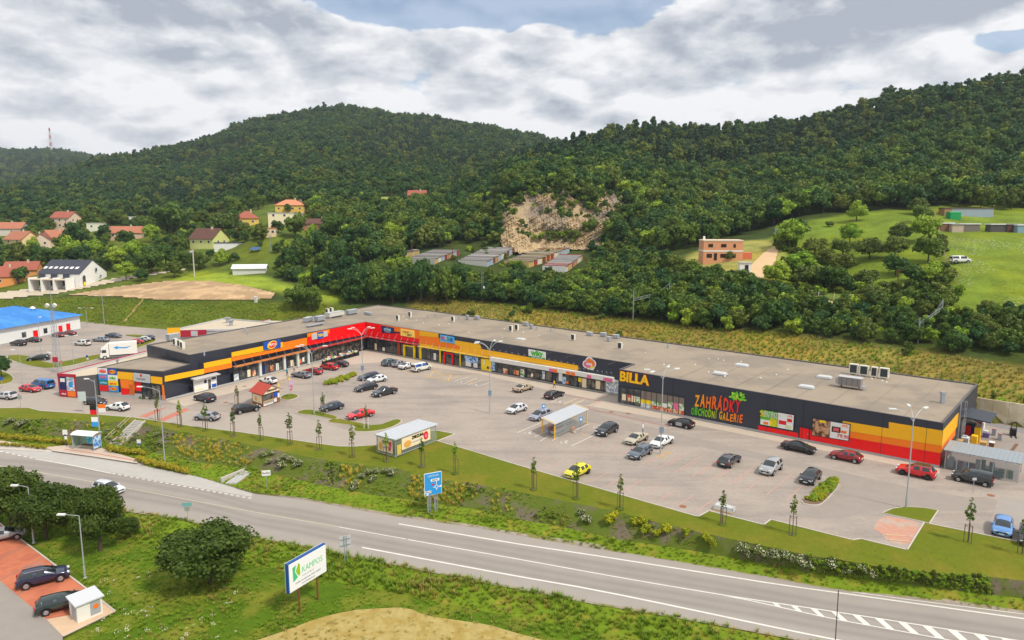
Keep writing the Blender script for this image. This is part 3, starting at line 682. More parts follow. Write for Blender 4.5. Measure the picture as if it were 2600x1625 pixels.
# --- hedges, orchards and garden growth filling the village
x, y = jgrid(-330, -60, 262, 420, 4.2, 35)
px, py = land_px(x, y)
VHOUSES = [(188, 722, 75), (533, 624, 62), (170, 580, 40), (20, 596, 45), (58, 622, 40), (108, 626, 30), (142, 618, 30), (320, 606, 45), (628, 572, 30), (12, 722, 40), (62, 702, 35), (739, 538, 48), (727, 572, 48), (805, 582, 48), (853, 540, 30), (636, 690, 48), (592, 628, 40), (688, 599, 18), (252, 583, 30), (717, 515, 25), (763, 517, 22), (650, 640, 30)]
keep = inpoly(px, py, [(-500, 735), (-500, 545), (0, 545), (300, 540), (560, 520), (680, 492), (800, 472), (900, 500), (900, 610), (760, 690), (560, 690), (440, 690), (330, 690), (150, 700), (60, 700)]) & ~inpoly(px, py, [(600, 560), (680, 500), (790, 500), (880, 540), (830, 590), (680, 600), (640, 590)])
for hx, hy, hr in VHOUSES: keep &= ~((np.abs(px - hx) < hr) & (py > hy - 10) & (py < hy + 34))
keep &= ~inpoly(px, py, [(470, 640), (690, 630), (720, 660), (600, 690), (480, 680)]) | (g.random(len(x)) < .12)
keep &= (vnoise(x, y, 16, 44) + vnoise(x, y, 6, 45) * .5 > -.16)
x, y = x[keep], y[keep]; n = len(x)
scatter('village_greenery', np.stack([x, y, hgt(x, y) - .3], 1), .28 + .38 * g.random(n) ** 1.5, g.random(n) * 6.28, g.choice(7, n, p=[.22, .24, .14, .16, .10, .08, .06]), MID, 'dense garden hedges and fruit trees between the village houses', 'garden greenery')
x, y = jgrid(-70, 60, 225, 300, 2.6, 36); px, py = land_px(x, y)
keep = (inpoly(px, py, [(990, 700), (1080, 694), (1250, 700), (1350, 706), (1500, 690), (1520, 730), (1300, 745), (1000, 726)]) & (g.random(len(x)) < .75)) | (inpoly(px, py, [(1060, 700), (1060, 630), (1300, 610), (1500, 625), (1500, 700)]) & (vnoise(x, y, 8, 46) > .12) & (g.random(len(x)) < .3))
x, y = x[keep], y[keep]; n = len(x)
scatter('garage_scrub', np.stack([x, y, hgt(x, y) - .2], 1), .5 + .7 * g.random(n), g.random(n) * 6.28, g.integers(0, 6, n), BUSH, 'rough green scrub growing around the lock-up garages', 'scrub')
# --- dry grass bank behind the shops
TUFT = []
for i in range(6):
    gg = np.random.default_rng(300 + i); b_ = []; f_ = []; val = []
    nb_ = 16
    for j in range(nb_):
        a = gg.random() * 6.28; r0 = gg.random() * .22; ln = .6 + .5 * gg.random(); lean = .15 + .5 * gg.random(); w = .035 + .03 * gg.random()
        p0 = np.array([math.cos(a) * r0, math.sin(a) * r0, 0]); dr = np.array([math.cos(a) * lean, math.sin(a) * lean, 1]); dr /= np.linalg.norm(dr); sd = np.array([-math.sin(a), math.cos(a), 0]) * w
        p1 = p0 + dr * ln * .6; p2 = p0 + dr * ln + np.array([math.cos(a), math.sin(a), -.3]) * ln * .2
        o = len(b_); b_ += [tuple(p0 - sd), tuple(p0 + sd), tuple(p1 + sd * .8), tuple(p1 - sd * .8), tuple(p2)]; f_ += [(o, o + 1, o + 2, o + 3), (o + 3, o + 2, o + 4)]; v_ = gg.normal(.5, .2); val += [v_, v_ + .12]
    me = bpy.data.meshes.new('grass_tuft'); me.from_pydata(b_, [], f_); me.materials.append((L_DRY, L_GRASS)[i % 2])
    a_ = me.attributes.new('leaf', 'FLOAT', 'FACE'); a_.data.foreach_set('value', np.clip(val, 0, 1).astype(np.float32)); TUFT.append(source('grass_tuft', me))
x, y = jgrid(-70, 330, 96, 236, .95, 41)
px, py = land_px(x, y)
keep = inpoly(px, py, Z_DRY) & (hgt(x, y) > .3) & (px < 2900)
x, y = x[keep], y[keep]; n = len(x)
pd = np.clip(.68 + vnoise(x, y, 9, 8) * 1.5, .08, .95)
idx = g.integers(0, 3, n) * 2 + (g.random(n) > pd)
scatter('dry_bank_grass', np.stack([x, y, hgt(x, y) - .05], 1), .5 + .6 * g.random(n), g.random(n) * 6.28, idx, TUFT, 'tall dry yellow grass on the bank behind the shops', 'dry grass')
sel = (vnoise(x, y, 8, 9) > .22) & (g.random(n) < .10)
xb, yb = x[sel], y[sel]; n = len(xb)
scatter('bank_scrub', np.stack([xb, yb, hgt(xb, yb)], 1), .35 + .4 * g.random(n), g.random(n) * 6.28, g.choice([0, 1, 2, 4], n), BUSH, 'low green weeds dotted over the dry grass bank', 'weeds')
# left bank
x, y = jgrid(-190, -30, 205, 262, 1.1, 43)
px, py = land_px(x, y)
keep = inpoly(px, py, Z_BANK) & (hgt(x, y) > .2); x, y = x[keep], y[keep]; n = len(x)
idx = g.integers(0, 3, n) * 2 + (g.random(n) < np.clip(.72 + vnoise(x, y, 7, 18), .1, .95))
scatter('left_bank_grass', np.stack([x, y, hgt(x, y) - .05], 1), .5 + .6 * g.random(n), g.random(n) * 6.28, idx, TUFT, 'rough green grass on the bank above the left car park', 'grass')
# --- grass of the verges, the ditch and the front meadow
def on_faces(name, per_m2, seed, win=(-60, 2660, 0, 1700)):
    V, Fc = FACES[name]; V = np.array(V); g_ = np.random.default_rng(seed); out = []
    tris = []
    for f in Fc:
        tris.append((f[0], f[1], f[2]))
        if len(f) == 4: tris.append((f[0], f[2], f[3]))
    tr = np.array(tris); a, b, c = V[tr[:, 0]], V[tr[:, 1]], V[tr[:, 2]]
    ar = np.linalg.norm(np.cross(b - a, c - a), axis=1) / 2; n_ = g_.poisson(ar * per_m2); k_ = np.repeat(np.arange(len(tr)), n_)
    u, v = g_.random(len(k_)), g_.random(len(k_)); fl = u + v > 1; u[fl], v[fl] = 1 - u[fl], 1 - v[fl]
    p = a[k_] + (b[k_] - a[k_]) * u[:, None] + (c[k_] - a[k_]) * v[:, None]
    qx, qy = project(p[:, 0], p[:, 1], p[:, 2]); ok = (qx > win[0]) & (qx < win[1]) & (qy < win[3])
    return p[ok], qx[ok], qy[ok]
def tufts(name, faces, dens, seed, smin, smax, green, label, extra=None):
    p, qx, qy = on_faces(faces, dens, seed); g_ = np.random.default_rng(seed + 1)
    ok = np.ones(len(p), bool)
    if extra is not None: ok = extra(qx, qy, p)
    p = p[ok]; n_ = len(p)
    gr = np.clip(green + vnoise(p[:, 0] + 500, p[:, 1], 4, seed) * 1.3, .03, .97)
    idx_ = g_.integers(0, 3, n_) * 2 + (g_.random(n_) < gr)
    scatter(name, p - np.array([0, 0, .03]), (smin + (smax - smin) * g_.random(n_)) * (1 + vnoise(p[:, 0], p[:, 1], 3, seed + 3)), g_.random(n_) * 6.28, idx_, TUFT, label, 'grass')
BRICKLOT = [(-500, 1050), (-40, 1300), (50, 1362), (296, 1552), (158, 1622), (-100, 1700), (-500, 1700)]
pad_ = lambda poly, qx, qy: ~inpoly(qx, qy, poly)
tufts('verge_grass_tufts', 'road_verge', 7.0, 51, .2, .45, .88, 'uneven green grass on the verge above the road')
tufts('ditch_grass_tufts', 'road_ditch_bank', 7.0, 52, .25, .58, .78, 'rough tall grass on the ditch bank below the road', lambda a, b, p: pad_(BRICKLOT, a, b))
tufts('meadow_grass_tufts', 'front_meadow', 6.0, 53, .15, .40, .93, 'green meadow grass in front of the road', lambda a, b, p: pad_(BRICKLOT, a, b) & pad_(straw, a, b) & (b < 1690))
tufts('bed_weeds', 'planting_bed', 5.5, 54, .15, .42, .84, 'weeds growing through the bark mulch of the planted bank', lambda a, b, p: (vnoise(p[:, 0], p[:, 1], 4.5, 19) > -.1))
tufts('lawn_tufts', 'lawn', 2.2, 55, .07, .14, .8, 'short mown grass of the lawn strip')
# ================================================================ THE SHOPS
def root_loc(o):
    v = Vector((0, 0, 0))
    while o is not None: v += o.location; o = o.parent
    return v
def wb(mb, name, m, parent, smooth=False):
    """build a part whose vertices are given on the site, under a parent that stands somewhere on it (unrotated)"""
    L = root_loc(parent); mb.v = [(v[0] - L.x, v[1] - L.y, v[2] - L.z) for v in mb.v]
    return mb.build(name, m, parent, smooth)
class Wall:
    def __init__(s, p0, p1):
        s.o = Vector((p0[0], p0[1], 0)); e = Vector((p1[0], p1[1], 0)) - s.o; s.len = e.length; s.u = e.normalized()
        s.n = Vector((s.u.y, -s.u.x, 0))
        if s.n.dot(s.o) > 0: s.n = -s.n          # towards the camera side
    def pix(s, px, py):
        d = Vector(ray(px, py)); c = Vector((0, 0, HC)); t = (s.o - c).dot(s.n) / d.dot(s.n); p = c + d * t
        return (p - s.o).dot(s.u), p.z
    def pt(s, a, z, d=0.0): return s.o + s.u * a + s.n * d + Vector((0, 0, z))
    def panel(s, pts, d0, d1, sz=False, clampz=None, lo=None):
        q = pts if sz else [s.pix(*p) for p in pts]
        if clampz is not None: q = [(a, min(z, clampz(a) if callable(clampz) else clampz)) for a, z in q]
        if lo is not None: q = [(a, max(z, lo)) for a, z in q]
        n = len(q); ar = sum(q[i][0] * q[(i + 1) % n][1] - q[(i + 1) % n][0] * q[i][1] for i in range(n))
        flip = s.u.cross(Vector((0, 0, 1))).dot(s.n) < 0
        if (ar < 0) != flip: q = q[::-1]
        b = MB(); b.v = [tuple(s.pt(a, z, d0)) for a, z in q] + [tuple(s.pt(a, z, d1)) for a, z in q]
        fr = [tuple(range(n, 2 * n))]
        if n > 4:
            tr = tessellate_polygon([[Vector((a, z, 0)) for a, z in q]]); fr = []
            for i, j, k_ in tr:
                c = (q[j][0] - q[i][0]) * (q[k_][1] - q[i][1]) - (q[j][1] - q[i][1]) * (q[k_][0] - q[i][0])
                fr.append(tuple(n + t for t in ((i, j, k_) if (c > 0) != flip else (i, k_, j))))
        b.f = fr + [(i, (i + 1) % n, n + (i + 1) % n, n + i) for i in range(n)]
        return b
    def box(s, a0, a1, z0, z1, d0, d1): return s.panel([(a0, z0), (a1, z0), (a1, z1), (a0, z1)], d0, d1, sz=True)
    def rz(s): return math.atan2(s.u.y, s.u.x)
def text_on(wall, px, py, body, width_px=None, h=None, m=None, parent=None, d=.06, bold=0.0, name='lettering', shear=0.0, rot=0.0, extrude=.03, fit=None):
    """raised lettering on a wall; h = letter size in metres, fit = width in metres"""
    me = text_mesh(body, 1.0, extrude / max(h, .01), bold, shear).copy()
    xs = [v.co.x for v in me.vertices]; w = max(xs) - min(xs)
    sx = (fit / w) if fit else h
    a, z = wall.pix(px, py) if py is not None else px
    me.materials.clear(); me.materials.append(m)
    o = obj(name, me, parent)
    nx = wall.u.copy()
    if nx.cross(Vector((0, 0, 1))).dot(wall.n) < 0: nx = -nx
    up = Vector((0, 0, 1)); mt = Matrix((nx, up, wall.n)).transposed().to_4x4()
    p = wall.pt(a, z, d) - root_loc(parent)
    o.matrix_local = Matrix.Translation(p) @ mt @ Matrix.Rotation(rot, 4, 'Z') @ Matrix.Diagonal((sx, h, h, 1))
    return o
DARK = mat('anthracite_cladding', S(52, 56, 68), .45, var=.06, scale=.5, spec=.4)
DARK2 = mat('anthracite_frame', S(38, 42, 50), .4)
YEL = mat('yellow_cladding', S(250, 184, 14), .45, var=.03, scale=.6)
ORA = mat('orange_cladding', S(250, 128, 14), .45, var=.03, scale=.6)
REDC = mat('red_cladding', S(242, 6, 12), .45, var=.03, scale=.6)
ROOF = mat('roof_membrane', S(156, 143, 126), .9, var=.12, scale=.35, color2=S(142, 131, 118), c2scale=.12, bump=.15, bscale=6, spec=.2)
METAL = mat('galvanised_steel', S(168, 174, 182), .45, metal=.35, var=.08, scale=2)
WHITEP = mat('white_panel', S(232, 232, 228), .5, var=.03, scale=2)
GREYL = mat('light_grey_panel', S(186, 188, 190), .55, var=.05)
PLINTH = mat('concrete_plinth', S(176, 176, 174), .85, var=.12, scale=1.5)
ACW = mat('ac_white', S(224, 220, 206), .5, var=.05)
GRILLE = mat('ac_grille', S(52, 60, 62), .5)
CONC = mat('concrete', S(188, 182, 172), .85, var=.14, scale=.8, bump=.15)
REDS = mat('red_sign', S(222, 20, 26), .45); BLUES = mat('blue_sign', S(22, 84, 178), .45); NAVY = mat('navy_sign', S(22, 34, 92), .45)
YELS = mat('yellow_sign', S(250, 214, 24), .45); GREENS = mat('green_sign', S(96, 178, 34), .45); PALEY = mat('pale_yellow_sign', S(246, 226, 112), .45)
SKYB = mat('sky_blue_sign', S(42, 150, 220), .45); ORANGES = mat('orange_sign', S(244, 120, 30), .45); BLACKS = mat('black_sign', S(28, 28, 30), .45); TEAL = mat('teal_sign', S(24, 130, 140), .45)
PINKS = mat('pink_sign', S(232, 110, 150), .5); BROWN = mat('brown_wood', S(112, 70, 42), .7, var=.2, scale=3); CREAM = mat('cream_print', S(240, 222, 186), .55, var=.06)
def glass_mat(name, c, mix_=.0):
    m = mat(name, c, .08, spec=.6); return m
GLASS = mat('shop_glass', S(46, 54, 58), .06, spec=.7, color2=S(96, 98, 96), c2scale=.7, c2at=(.45, .62))
GLASSB = mat('shop_glass_painted_lit', S(120, 112, 100), .08, spec=.6, color2=S(44, 48, 52), c2scale=1.1, c2at=(.4, .58))  # lit interior look painted into a paler pane colour
POST = [mat('poster_print_%s' % i, c, .5, var=.15, scale=1.3, color2=c2, c2scale=2.2, c2at=(.45, .55)) for i, (c, c2) in enumerate(((S(206, 90, 60), S(240, 214, 170)), (S(92, 158, 60), S(236, 236, 220)), (S(232, 178, 120), S(196, 64, 44)), (S(60, 120, 200), S(190, 220, 240)), (S(236, 236, 230), S(150, 170, 190))))]

PLc, PI_, PBL, PBR = G(420, 1017), G(930, 887.5), G(1569, 1025), G(2385, 1187)
PLt = G(488, 994.5); PMR = G(1607, 924, 6.4); PRR = G(2484, 975, 6.15); PQ = G(1088, 788, 6.95); PPK = G(960, 773.5, 7.1); PTL = G(372, 875, 7.2); PSg = G(256, 1005)
W1, W2, W3, W4, W0 = Wall(PLt, PI_), Wall(PI_, PMR), Wall(PBL, PBR), Wall(PBR, PRR), Wall(PSg, PLc)
WSIDE = Wall(PMR, PBL); WTALL = Wall(PTL, PLt); WLOW = Wall(PLc, PLt)
W4.n = Vector((W4.u.y, -W4.u.x, 0)); W4.n = W4.n if W4.n.x > 0 else -W4.n
WSIDE.n = Vector((WSIDE.u.y, -WSIDE.u.x, 0)); WSIDE.n = WSIDE.n if WSIDE.n.x < 0 else -WSIDE.n
BASE = Vector((PI_[0], PI_[1], 0))
shop = thing('shopping_gallery', 'long L-shaped retail building with dark, yellow, orange and red cladding and flat roof', 'building', BASE)
ring = [(PLt, 7.2), (PI_, 7.15), (PMR, 6.42), (PBL, 6.36), (PBR, 6.14), (PRR, 6.14), (PQ, 6.95), (PPK, 7.1), (PTL, 7.2)]
walls = MB(); n = len(ring)
walls.v = [(p[0], p[1], 0) for p, h in ring] + [(p[0], p[1], h) for p, h in ring]
walls.f = [(i, (i + 1) % n, n + (i + 1) % n, n + i) for i in range(n)]
# parapet: inner ring, then the roof a hand below it
cx_ = sum(p[0] for p, h in ring) / n
def inset(ring, d):
    out = []
    for i in range(len(ring)):
        a, b, c = (Vector(ring[(i + k_) % len(ring)][0][:2]) for k_ in (-1, 0, 1))
        e1, e2 = (b - a).normalized(), (c - b).normalized(); n1, n2 = Vector((-e1.y, e1.x)), Vector((-e2.y, e2.x))
        bis = (n1 + n2).normalized(); out.append(b + bis * d / max(.35, bis.dot(n1)))
    return out
inn = inset(ring, .32)
o_ = len(walls.v); walls.v += [(p.x, p.y, ring[i][1]) for i, p in enumerate(inn)] + [(p.x, p.y, ring[i][1] - .22) for i, p in enumerate(inn)]
wb(walls, 'wall', DARK, shop)
par = MB(); par.v = [(p[0], p[1], h + .01) for p, h in ring] + [(p.x, p.y, ring[i][1] + .01) for i, p in enumerate(inn)] + [(p.x, p.y, ring[i][1] - .22) for i, p in enumerate(inn)]
par.f = [(i, (i + 1) % n, n + (i + 1) % n, n + i) for i in range(n)] + [(n + i, n + (i + 1) % n, 2 * n + (i + 1) % n, 2 * n + i) for i in range(n)]
wb(par, 'parapet_trim', mat('roof_trim', S(96, 92, 92), .6, var=.1), shop)
rf = tess([(p.x, p.y, ring[i][1] - .2) for i, p in enumerate(inn)], 'roof', ROOF)
roof = wb(rf, 'roof', ROOF, shop)
def roof_z(x, y):
    # plane through three of the roof corners is close enough for standing things on it
    w = [1 / (((x - p[0]) ** 2 + (y - p[1]) ** 2) + 4) for p, h in ring]
    return sum(a * (h - .2) for a, (p, h) in zip(w, ring)) / sum(w)
def on_roof(px, py, z=6.6):
    for _ in range(4): p = G(px, py, z); z = roof_z(p[0], p[1])
    return Vector((p[0], p[1], z))
top1 = lambda a: 7.2 - .02; top2 = lambda a: 7.13 - a / W2.len * .73; top3 = lambda a: 6.34 - a / W3.len * .22
def cl(wall, pts, m, name='cladding_panel', d=.06, top=None, lo=.12, d0=.002): return wb(wall.panel(pts, d0, d, clampz=top, lo=lo), name, m, shop)
def vjoints(wall, a0, a1, z0, z1, step, d, m, name='panel_joint'):
    b = MB(); a = a0 + step
    while a < a1 - .3:
        q = wall.box(a - .02, a + .02, z0, z1 if not callable(z1) else z1(a), d, d + .015); b.add(q.v, q.f); a += step
    o = wb(b, name, m, shop); o['kind'] = 'stuff'; return o
# --- left wing front
WW = Wall(PLc, PI_)
cl(WW, [(418, 955), (518, 936), (518, 949), (418, 969.5)], YEL)
cl(WW, [(517, 922), (587, 908), (588, 921), (518, 935.5)], YEL)
cl(WW, [(518, 936.5), (588, 921.5), (588.6, 933), (519, 947.5)], ORA)
cl(WW, [(587.5, 895), (718, 868), (718.5, 882), (588, 906.5)], YEL)
cl(WW, [(588, 907.6), (718.7, 883), (718.7, 869.6), (779, 857), (780, 877), (589, 917.5)], ORA)
cl(WW, [(779.5, 844), (836, 833), (836, 846), (780, 855.6)], ORA, top=7.12)
cl(WW, [(780.5, 856), (836.3, 846.4), (836.3, 833), (929.5, 815), (929.5, 849), (780.5, 877)], REDC, top=7.12)
# --- right wing front
T2 = lambda a: 7.10 - a / W2.len * .73
cl(W2, [(930.5, 817), (969, 822), (971, 846), (1016, 846.5), (1017, 853), (1065, 861), (1065, 870.5), (930.5, 851)], REDC, top=T2)
cl(W2, [(969.3, 822), (1064, 836), (1064.5, 853), (1115, 857), (1116.2, 869.6), (1156, 874.5), (1167, 879.5), (1167, 887), (1065.3, 870.8), (1065.3, 860.6), (1017.3, 852.6), (1016.3, 843), (969.3, 837)], ORA, top=T2)
cl(W2, [(1064.6, 836), (1113, 844), (1113, 856.5), (1065, 852.6)], YEL, top=T2)
cl(W2, [(1116.5, 858), (1155, 864), (1219, 874.5), (1222, 886), (1344, 907), (1387, 914), (1468, 928), (1468, 940), (1249, 904.5), (1168, 896), (1065.5, 880), (1065.5, 871.4), (1167.5, 887.4), (1167.5, 879.4), (1156, 874.1), (1116.8, 869.2)], YEL, top=T2)
# --- supermarket front and end wall
cl(W3, [(2140, 1069), (2257, 1088), (2257, 1071.6), (2393, 1093.5), (2391, 1131.5), (2140, 1092)], YEL)
cl(W3, [(2140, 1092.5), (2391, 1132), (2388, 1150.3), (2140, 1107.6)], ORA)
cl(W3, [(2056.5, 1091), (2140, 1108), (2388, 1150.8), (2385.5, 1190), (2056.5, 1127)], REDC, lo=.3)
cl(W3, [(1925, 1080), (2029, 1100), (2029, 1119), (1925, 1099)], REDC, lo=.3)
za = [W3.pix(2391, y)[1] for y in (1093, 1131.7, 1150.5)]
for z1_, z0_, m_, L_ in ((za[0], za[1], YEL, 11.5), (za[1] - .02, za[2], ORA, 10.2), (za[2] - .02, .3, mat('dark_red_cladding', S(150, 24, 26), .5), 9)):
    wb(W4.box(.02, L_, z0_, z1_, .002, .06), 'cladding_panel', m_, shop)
wb(W3.box(0, W3.len, 0, .28, .002, .1), 'plinth', PLINTH, shop); wb(W2.box(0, W2.len, 0, .14, .002, .14), 'plinth', PLINTH, shop); wb(WW.box(.05, 44, 0, .3, .002, .12), 'plinth', PLINTH, shop)
vjoints(W3, 0, W3.len, .3, lambda a: top3(a), 5.35, .061, DARK2); vjoints(W2, 20, W2.len, 3.8, lambda a: T2(a), 6.0, .004, DARK2); vjoints(WTALL, 0, WTALL.len, 5.5, 7.15, 3.0, .004, DARK2)
# red door
dr = wb(W3.panel([(2030.6, 1084), (2055, 1089.4), (2055, 1122), (2030.6, 1117)], .002, .05, lo=.28), 'door', REDC, shop)
fr = W3.pix(2030.6, 1084); f2 = W3.pix(2055, 1089.4); bfr = MB()
for a0, a1, z0, z1 in ((fr[0] - .12, fr[0], .28, fr[1] + .12), (f2[0], f2[0] + .12, .28, fr[1] + .12), (fr[0], f2[0], fr[1], fr[1] + .12)):
    q = W3.box(a0, a1, z0, z1, .062, .1); bfr.add(q.v, q.f)
wb(bfr, 'door_frame', DARK2, dr); wb(W3.box(f2[0] - .22, f2[0] - .12, 1.1, 1.2, .05, .12), 'door_handle', METAL, dr)
# --- shopfront glazing
def glazing(wall, a0, a1, z0, z1, step, m=GLASS, d=.05, header=None, name='shopfront', rail=None, split=True):
    """panes each in its own frame field"""
    n_ = max(1, round((a1 - a0) / step)); w = (a1 - a0) / n_
    fr_ = MB()
    for i in range(n_ + 1):
        q = wall.box(a0 + i * w - .045, a0 + i * w + .045, z0, z1, .003, d + .05); fr_.add(q.v, q.f)
    for zz in [z0 + .05, z1 - .05] + ([rail] if rail else []):
        q = wall.box(a0, a1, zz - .05, zz + .05, .003, d + .04); fr_.add(q.v, q.f)
    root_ = wb(fr_, name, DARK2, shop)
    for i in range(n_):
        wb(wall.box(a0 + i * w + .05, a0 + (i + 1) * w - .05, z0 + .1, z1 - .1, .003, d), 'pane', m, root_)
    return root_
s0, s1 = WW.pix(592, 945)[0], WW.pix(788, 900)[0]
glazing(WW, s0, s1, .25, 3.3, 1.45, rail=2.5)
glazing(WW, WW.pix(792, 900)[0], WW.pix(926, 870)[0], .25, 3.25, 2.4, m=GLASSB, rail=2.6)
for x_ in (657, 719.5, 754, 781):
    a = WW.pix(x_, 920)[0]; wb(WW.box(a - .28, a + .28, .12, 3.3, .11, .5), 'column', mat('pale_column', S(206, 214, 206), .6), shop)
def px_s(wall, x_, y_): return wall.pix(x_, y_)[0]
seg = [(932, 1009, NAVY), (1019, 1026, None), (1060, 1116, None), (1122, 1128, None), (1153, 1166, None), (1171, 1222, None), (1250, 1335, None), (1338, 1402, None), (1412, 1466, None), (1470, 1566, None)]
ybase = lambda x_: np.interp(x_, [930, 1568], [887.5, 1005]) - 10
for i, (x0, x1, m_) in enumerate(seg):
    a0, a1 = px_s(W2, x0, ybase(x0)), min(px_s(W2, x1, ybase(x1)), W2.len - .4)
    glazing(W2, a0, a1, .16, 3.15 if i < 6 else 2.95, 1.5, m=(GLASS, GLASSB)[i % 2], rail=2.3)
def bar(x0, x1, z0, z1, m_, name, d0=.1, d1=.18):
    a0, a1 = px_s(W2, x0, ybase(x0)), px_s(W2, x1, ybase(x1)); return wb(W2.box(a0, a1, z0, z1, d0, d1), name, m_, shop)
bar(930.5, 1009.5, 3.1, 3.55, NAVY, 'shop_fascia'); bar(1010, 1017.5, .15, 3.1, mat('rust_panel', S(160, 66, 34), .6), 'pillar_panel')
PY = mat('bright_yellow_paint', S(250, 216, 10), .5)
for x0, x1, z0, z1 in ((1028, 1031, .1, 3.0), (1053, 1056, .1, 3.2), (1031, 1053, 2.75, 3.0)): bar(x0, x1, z0, z1, PY, 'portal_frame', .1, .5)
bar(1031.2, 1052.8, .15, 2.7, GLASS, 'door_glass', .003, .06)
bar(1066, 1071.5, .15, 3.1, PY, 'pillar_panel'); bar(1117, 1120.5, .15, 3.1, PY, 'pillar_panel'); bar(1168, 1171, .15, 3.1, PY, 'pillar_panel')
for x0, x1, z0, z1 in ((1129, 1132.5, .1, 2.75), (1150, 1152.8, .1, 2.75), (1132.5, 1150, 2.5, 2.75)): bar(x0, x1, z0, z1, REDC, 'portal_frame', .1, .35)
bar(1133, 1149.6, .15, 2.5, GLASS, 'door_glass', .003, .06)
wb(W2.panel([(1181, 902), (1214.5, 908), (1215, 923), (1182, 918)], .12, .16), 'banner', POST[3], shop)
yp = wb(W2.panel([(1222.5, 910), (1249, 913), (1249.5, 944), (1223, 942.5)], .1, .16, lo=.15), 'poster_panel', PY, shop)
for i, (a, z, w_, h_, m_) in enumerate(((.9, 1.9, .5, 1.2, CREAM), (2.0, .9, .6, .55, NAVY), (2.75, .95, .4, .5, ORANGES))):
    b0 = px_s(W2, 1222.5, 925); wb(W2.box(b0 + a - w_ / 2, b0 + a + w_ / 2, z - h_ / 2, z + h_ / 2, .165, .175), 'print', m_, yp)
# entrance glass with snowy print and small window posters
wb(W2.box(px_s(W2, 1539, 985), W2.len - .45, .2, 2.9, .09, .12), 'window_print', POST[4], shop)
for x_, z_, w_, h_, m_ in ((1254, 1.4, .8, 1.9, POST[3]), (1433, 1.0, .9, 1.5, POST[3]), (1424, 1.7, .9, 1.9, WHITEP), (1441, .7, .6, .6, ORANGES), (1473, 1.7, .8, .8, PY), (1484, 1.2, 1.0, 1.8, CREAM), (1519, 1.3, 1.0, 1.6, CREAM), (1381, 1.4, .7, 1.6, POST[4]), (1284, .8, 1.3, 1.1, POST[0]), (1312, .9, 1.4, 1.0, POST[2]), (1327, 1.0, 1.0, 1.6, POST[1]), (955, 1.2, .8, 1.6, CREAM), (975, .9, .9, .9, WHITEP), (1105, 1.3, .8, 1.6, WHITEP), (1190, .9, 1.6, 1.0, WHITEP), (1208, .9, 1.2, 1.0, WHITEP)):
    a = px_s(W2, x_, ybase(x_)); wb(W2.box(a - w_ / 2, a + w_ / 2, z_ - h_ / 2, z_ + h_ / 2, .105, .115), 'window_poster', m_, shop)
# goods standing in the left wing windows
for x_, z_, w_, h_, m_ in ((600, 1.0, 1.2, 1.4, POST[4]), (632, 1.3, .8, 1.5, CREAM), (645, 1.0, .8, 1.2, POST[0]), (668, 1.3, 1.0, 2.0, NAVY), (690, 1.2, .8, 1.3, POST[2]), (704, 1.2, .7, 1.6, WHITEP), (728, 1.3, .6, 1.8, NAVY), (741, 1.2, .8, 1.4, CREAM), (763, 1.1, .8, 1.2, POST[2]), (770, 1.4, .6, 1.0, WHITEP)):
    a = px_s(WW, x_, np.interp(x_, [420, 930], [1017, 887.5]) - 8); wb(WW.box(a - w_ / 2, a + w_ / 2, z_ - h_ / 2, z_ + h_ / 2, .055, .075), 'window_display', m_, shop)
# canopies of glass on tie rods
CAN = mat('canopy_glass', S(190, 196, 198), .15, spec=.6, alpha=.55)
def canopy(wall, a0, a1, z, out, slope, m_, rods=2.2, rz_=1.3):
    b = MB(); p = [wall.pt(a0, z, .1), wall.pt(a1, z, .1), wall.pt(a1, z - slope, out), wall.pt(a0, z - slope, out)]
    b.hull([q - Vector((0, 0, .05)) for q in p], p); c = wb(b, 'canopy', m_, shop)
    r_ = MB(); a = a0 + .3
    while a < a1:
        r_.cyl(wall.pt(a, z - slope, out - .1), wall.pt(a, z + rz_, .08), .025, .025, 4); r_.box(wall.pt(a, z - slope / 2 + .04, out / 2 + .05), (.06, out, .08), wall.rz()); a += rods
    q = wb(r_, 'tie_rods', METAL, c); q['kind'] = 'stuff'
canopy(WW, WW.pix(589, 917)[0], WW.pix(780, 877)[0], 3.55, 1.1, .15, mat('canopy_orange_glass', S(232, 150, 84), .3, alpha=.6))
canopy(WW, WW.pix(781, 877)[0], WW.pix(928, 850)[0], 3.5, 1.1, .15, mat('canopy_red_glass', S(214, 70, 60), .3, alpha=.6))
canopy(W2, .3, W2.pix(1065, 870)[0], 3.75, 1.1, .15, MATS['canopy_red_glass'])
canopy(W2, W2.pix(1066, 880)[0], W2.pix(1248, 905)[0], 3.4, 1.1, .12, mat('canopy_yellow_glass', S(238, 196, 60), .3, alpha=.6))
wb(W2.panel([(1249, 905), (1468, 941), (1561, 957.5), (1561, 968.5), (1450, 948.5), (1250, 915)], .1, .9), 'white_fascia', mat('white_fascia', S(226, 224, 218), .5, var=.06, scale=.6), shop)
for x_ in (1406, 1416, 1449, 1461, 1502, 1544, 1556):
    a, z = W2.pix(x_, np.interp(x_, [1249, 1561], [911, 964])); wb(W2.box(a - .5, a + .5, z - .35, z + .3, .905, .93), 'fascia_print', (ORANGES, CREAM, PINKS)[int(x_) % 3], shop)
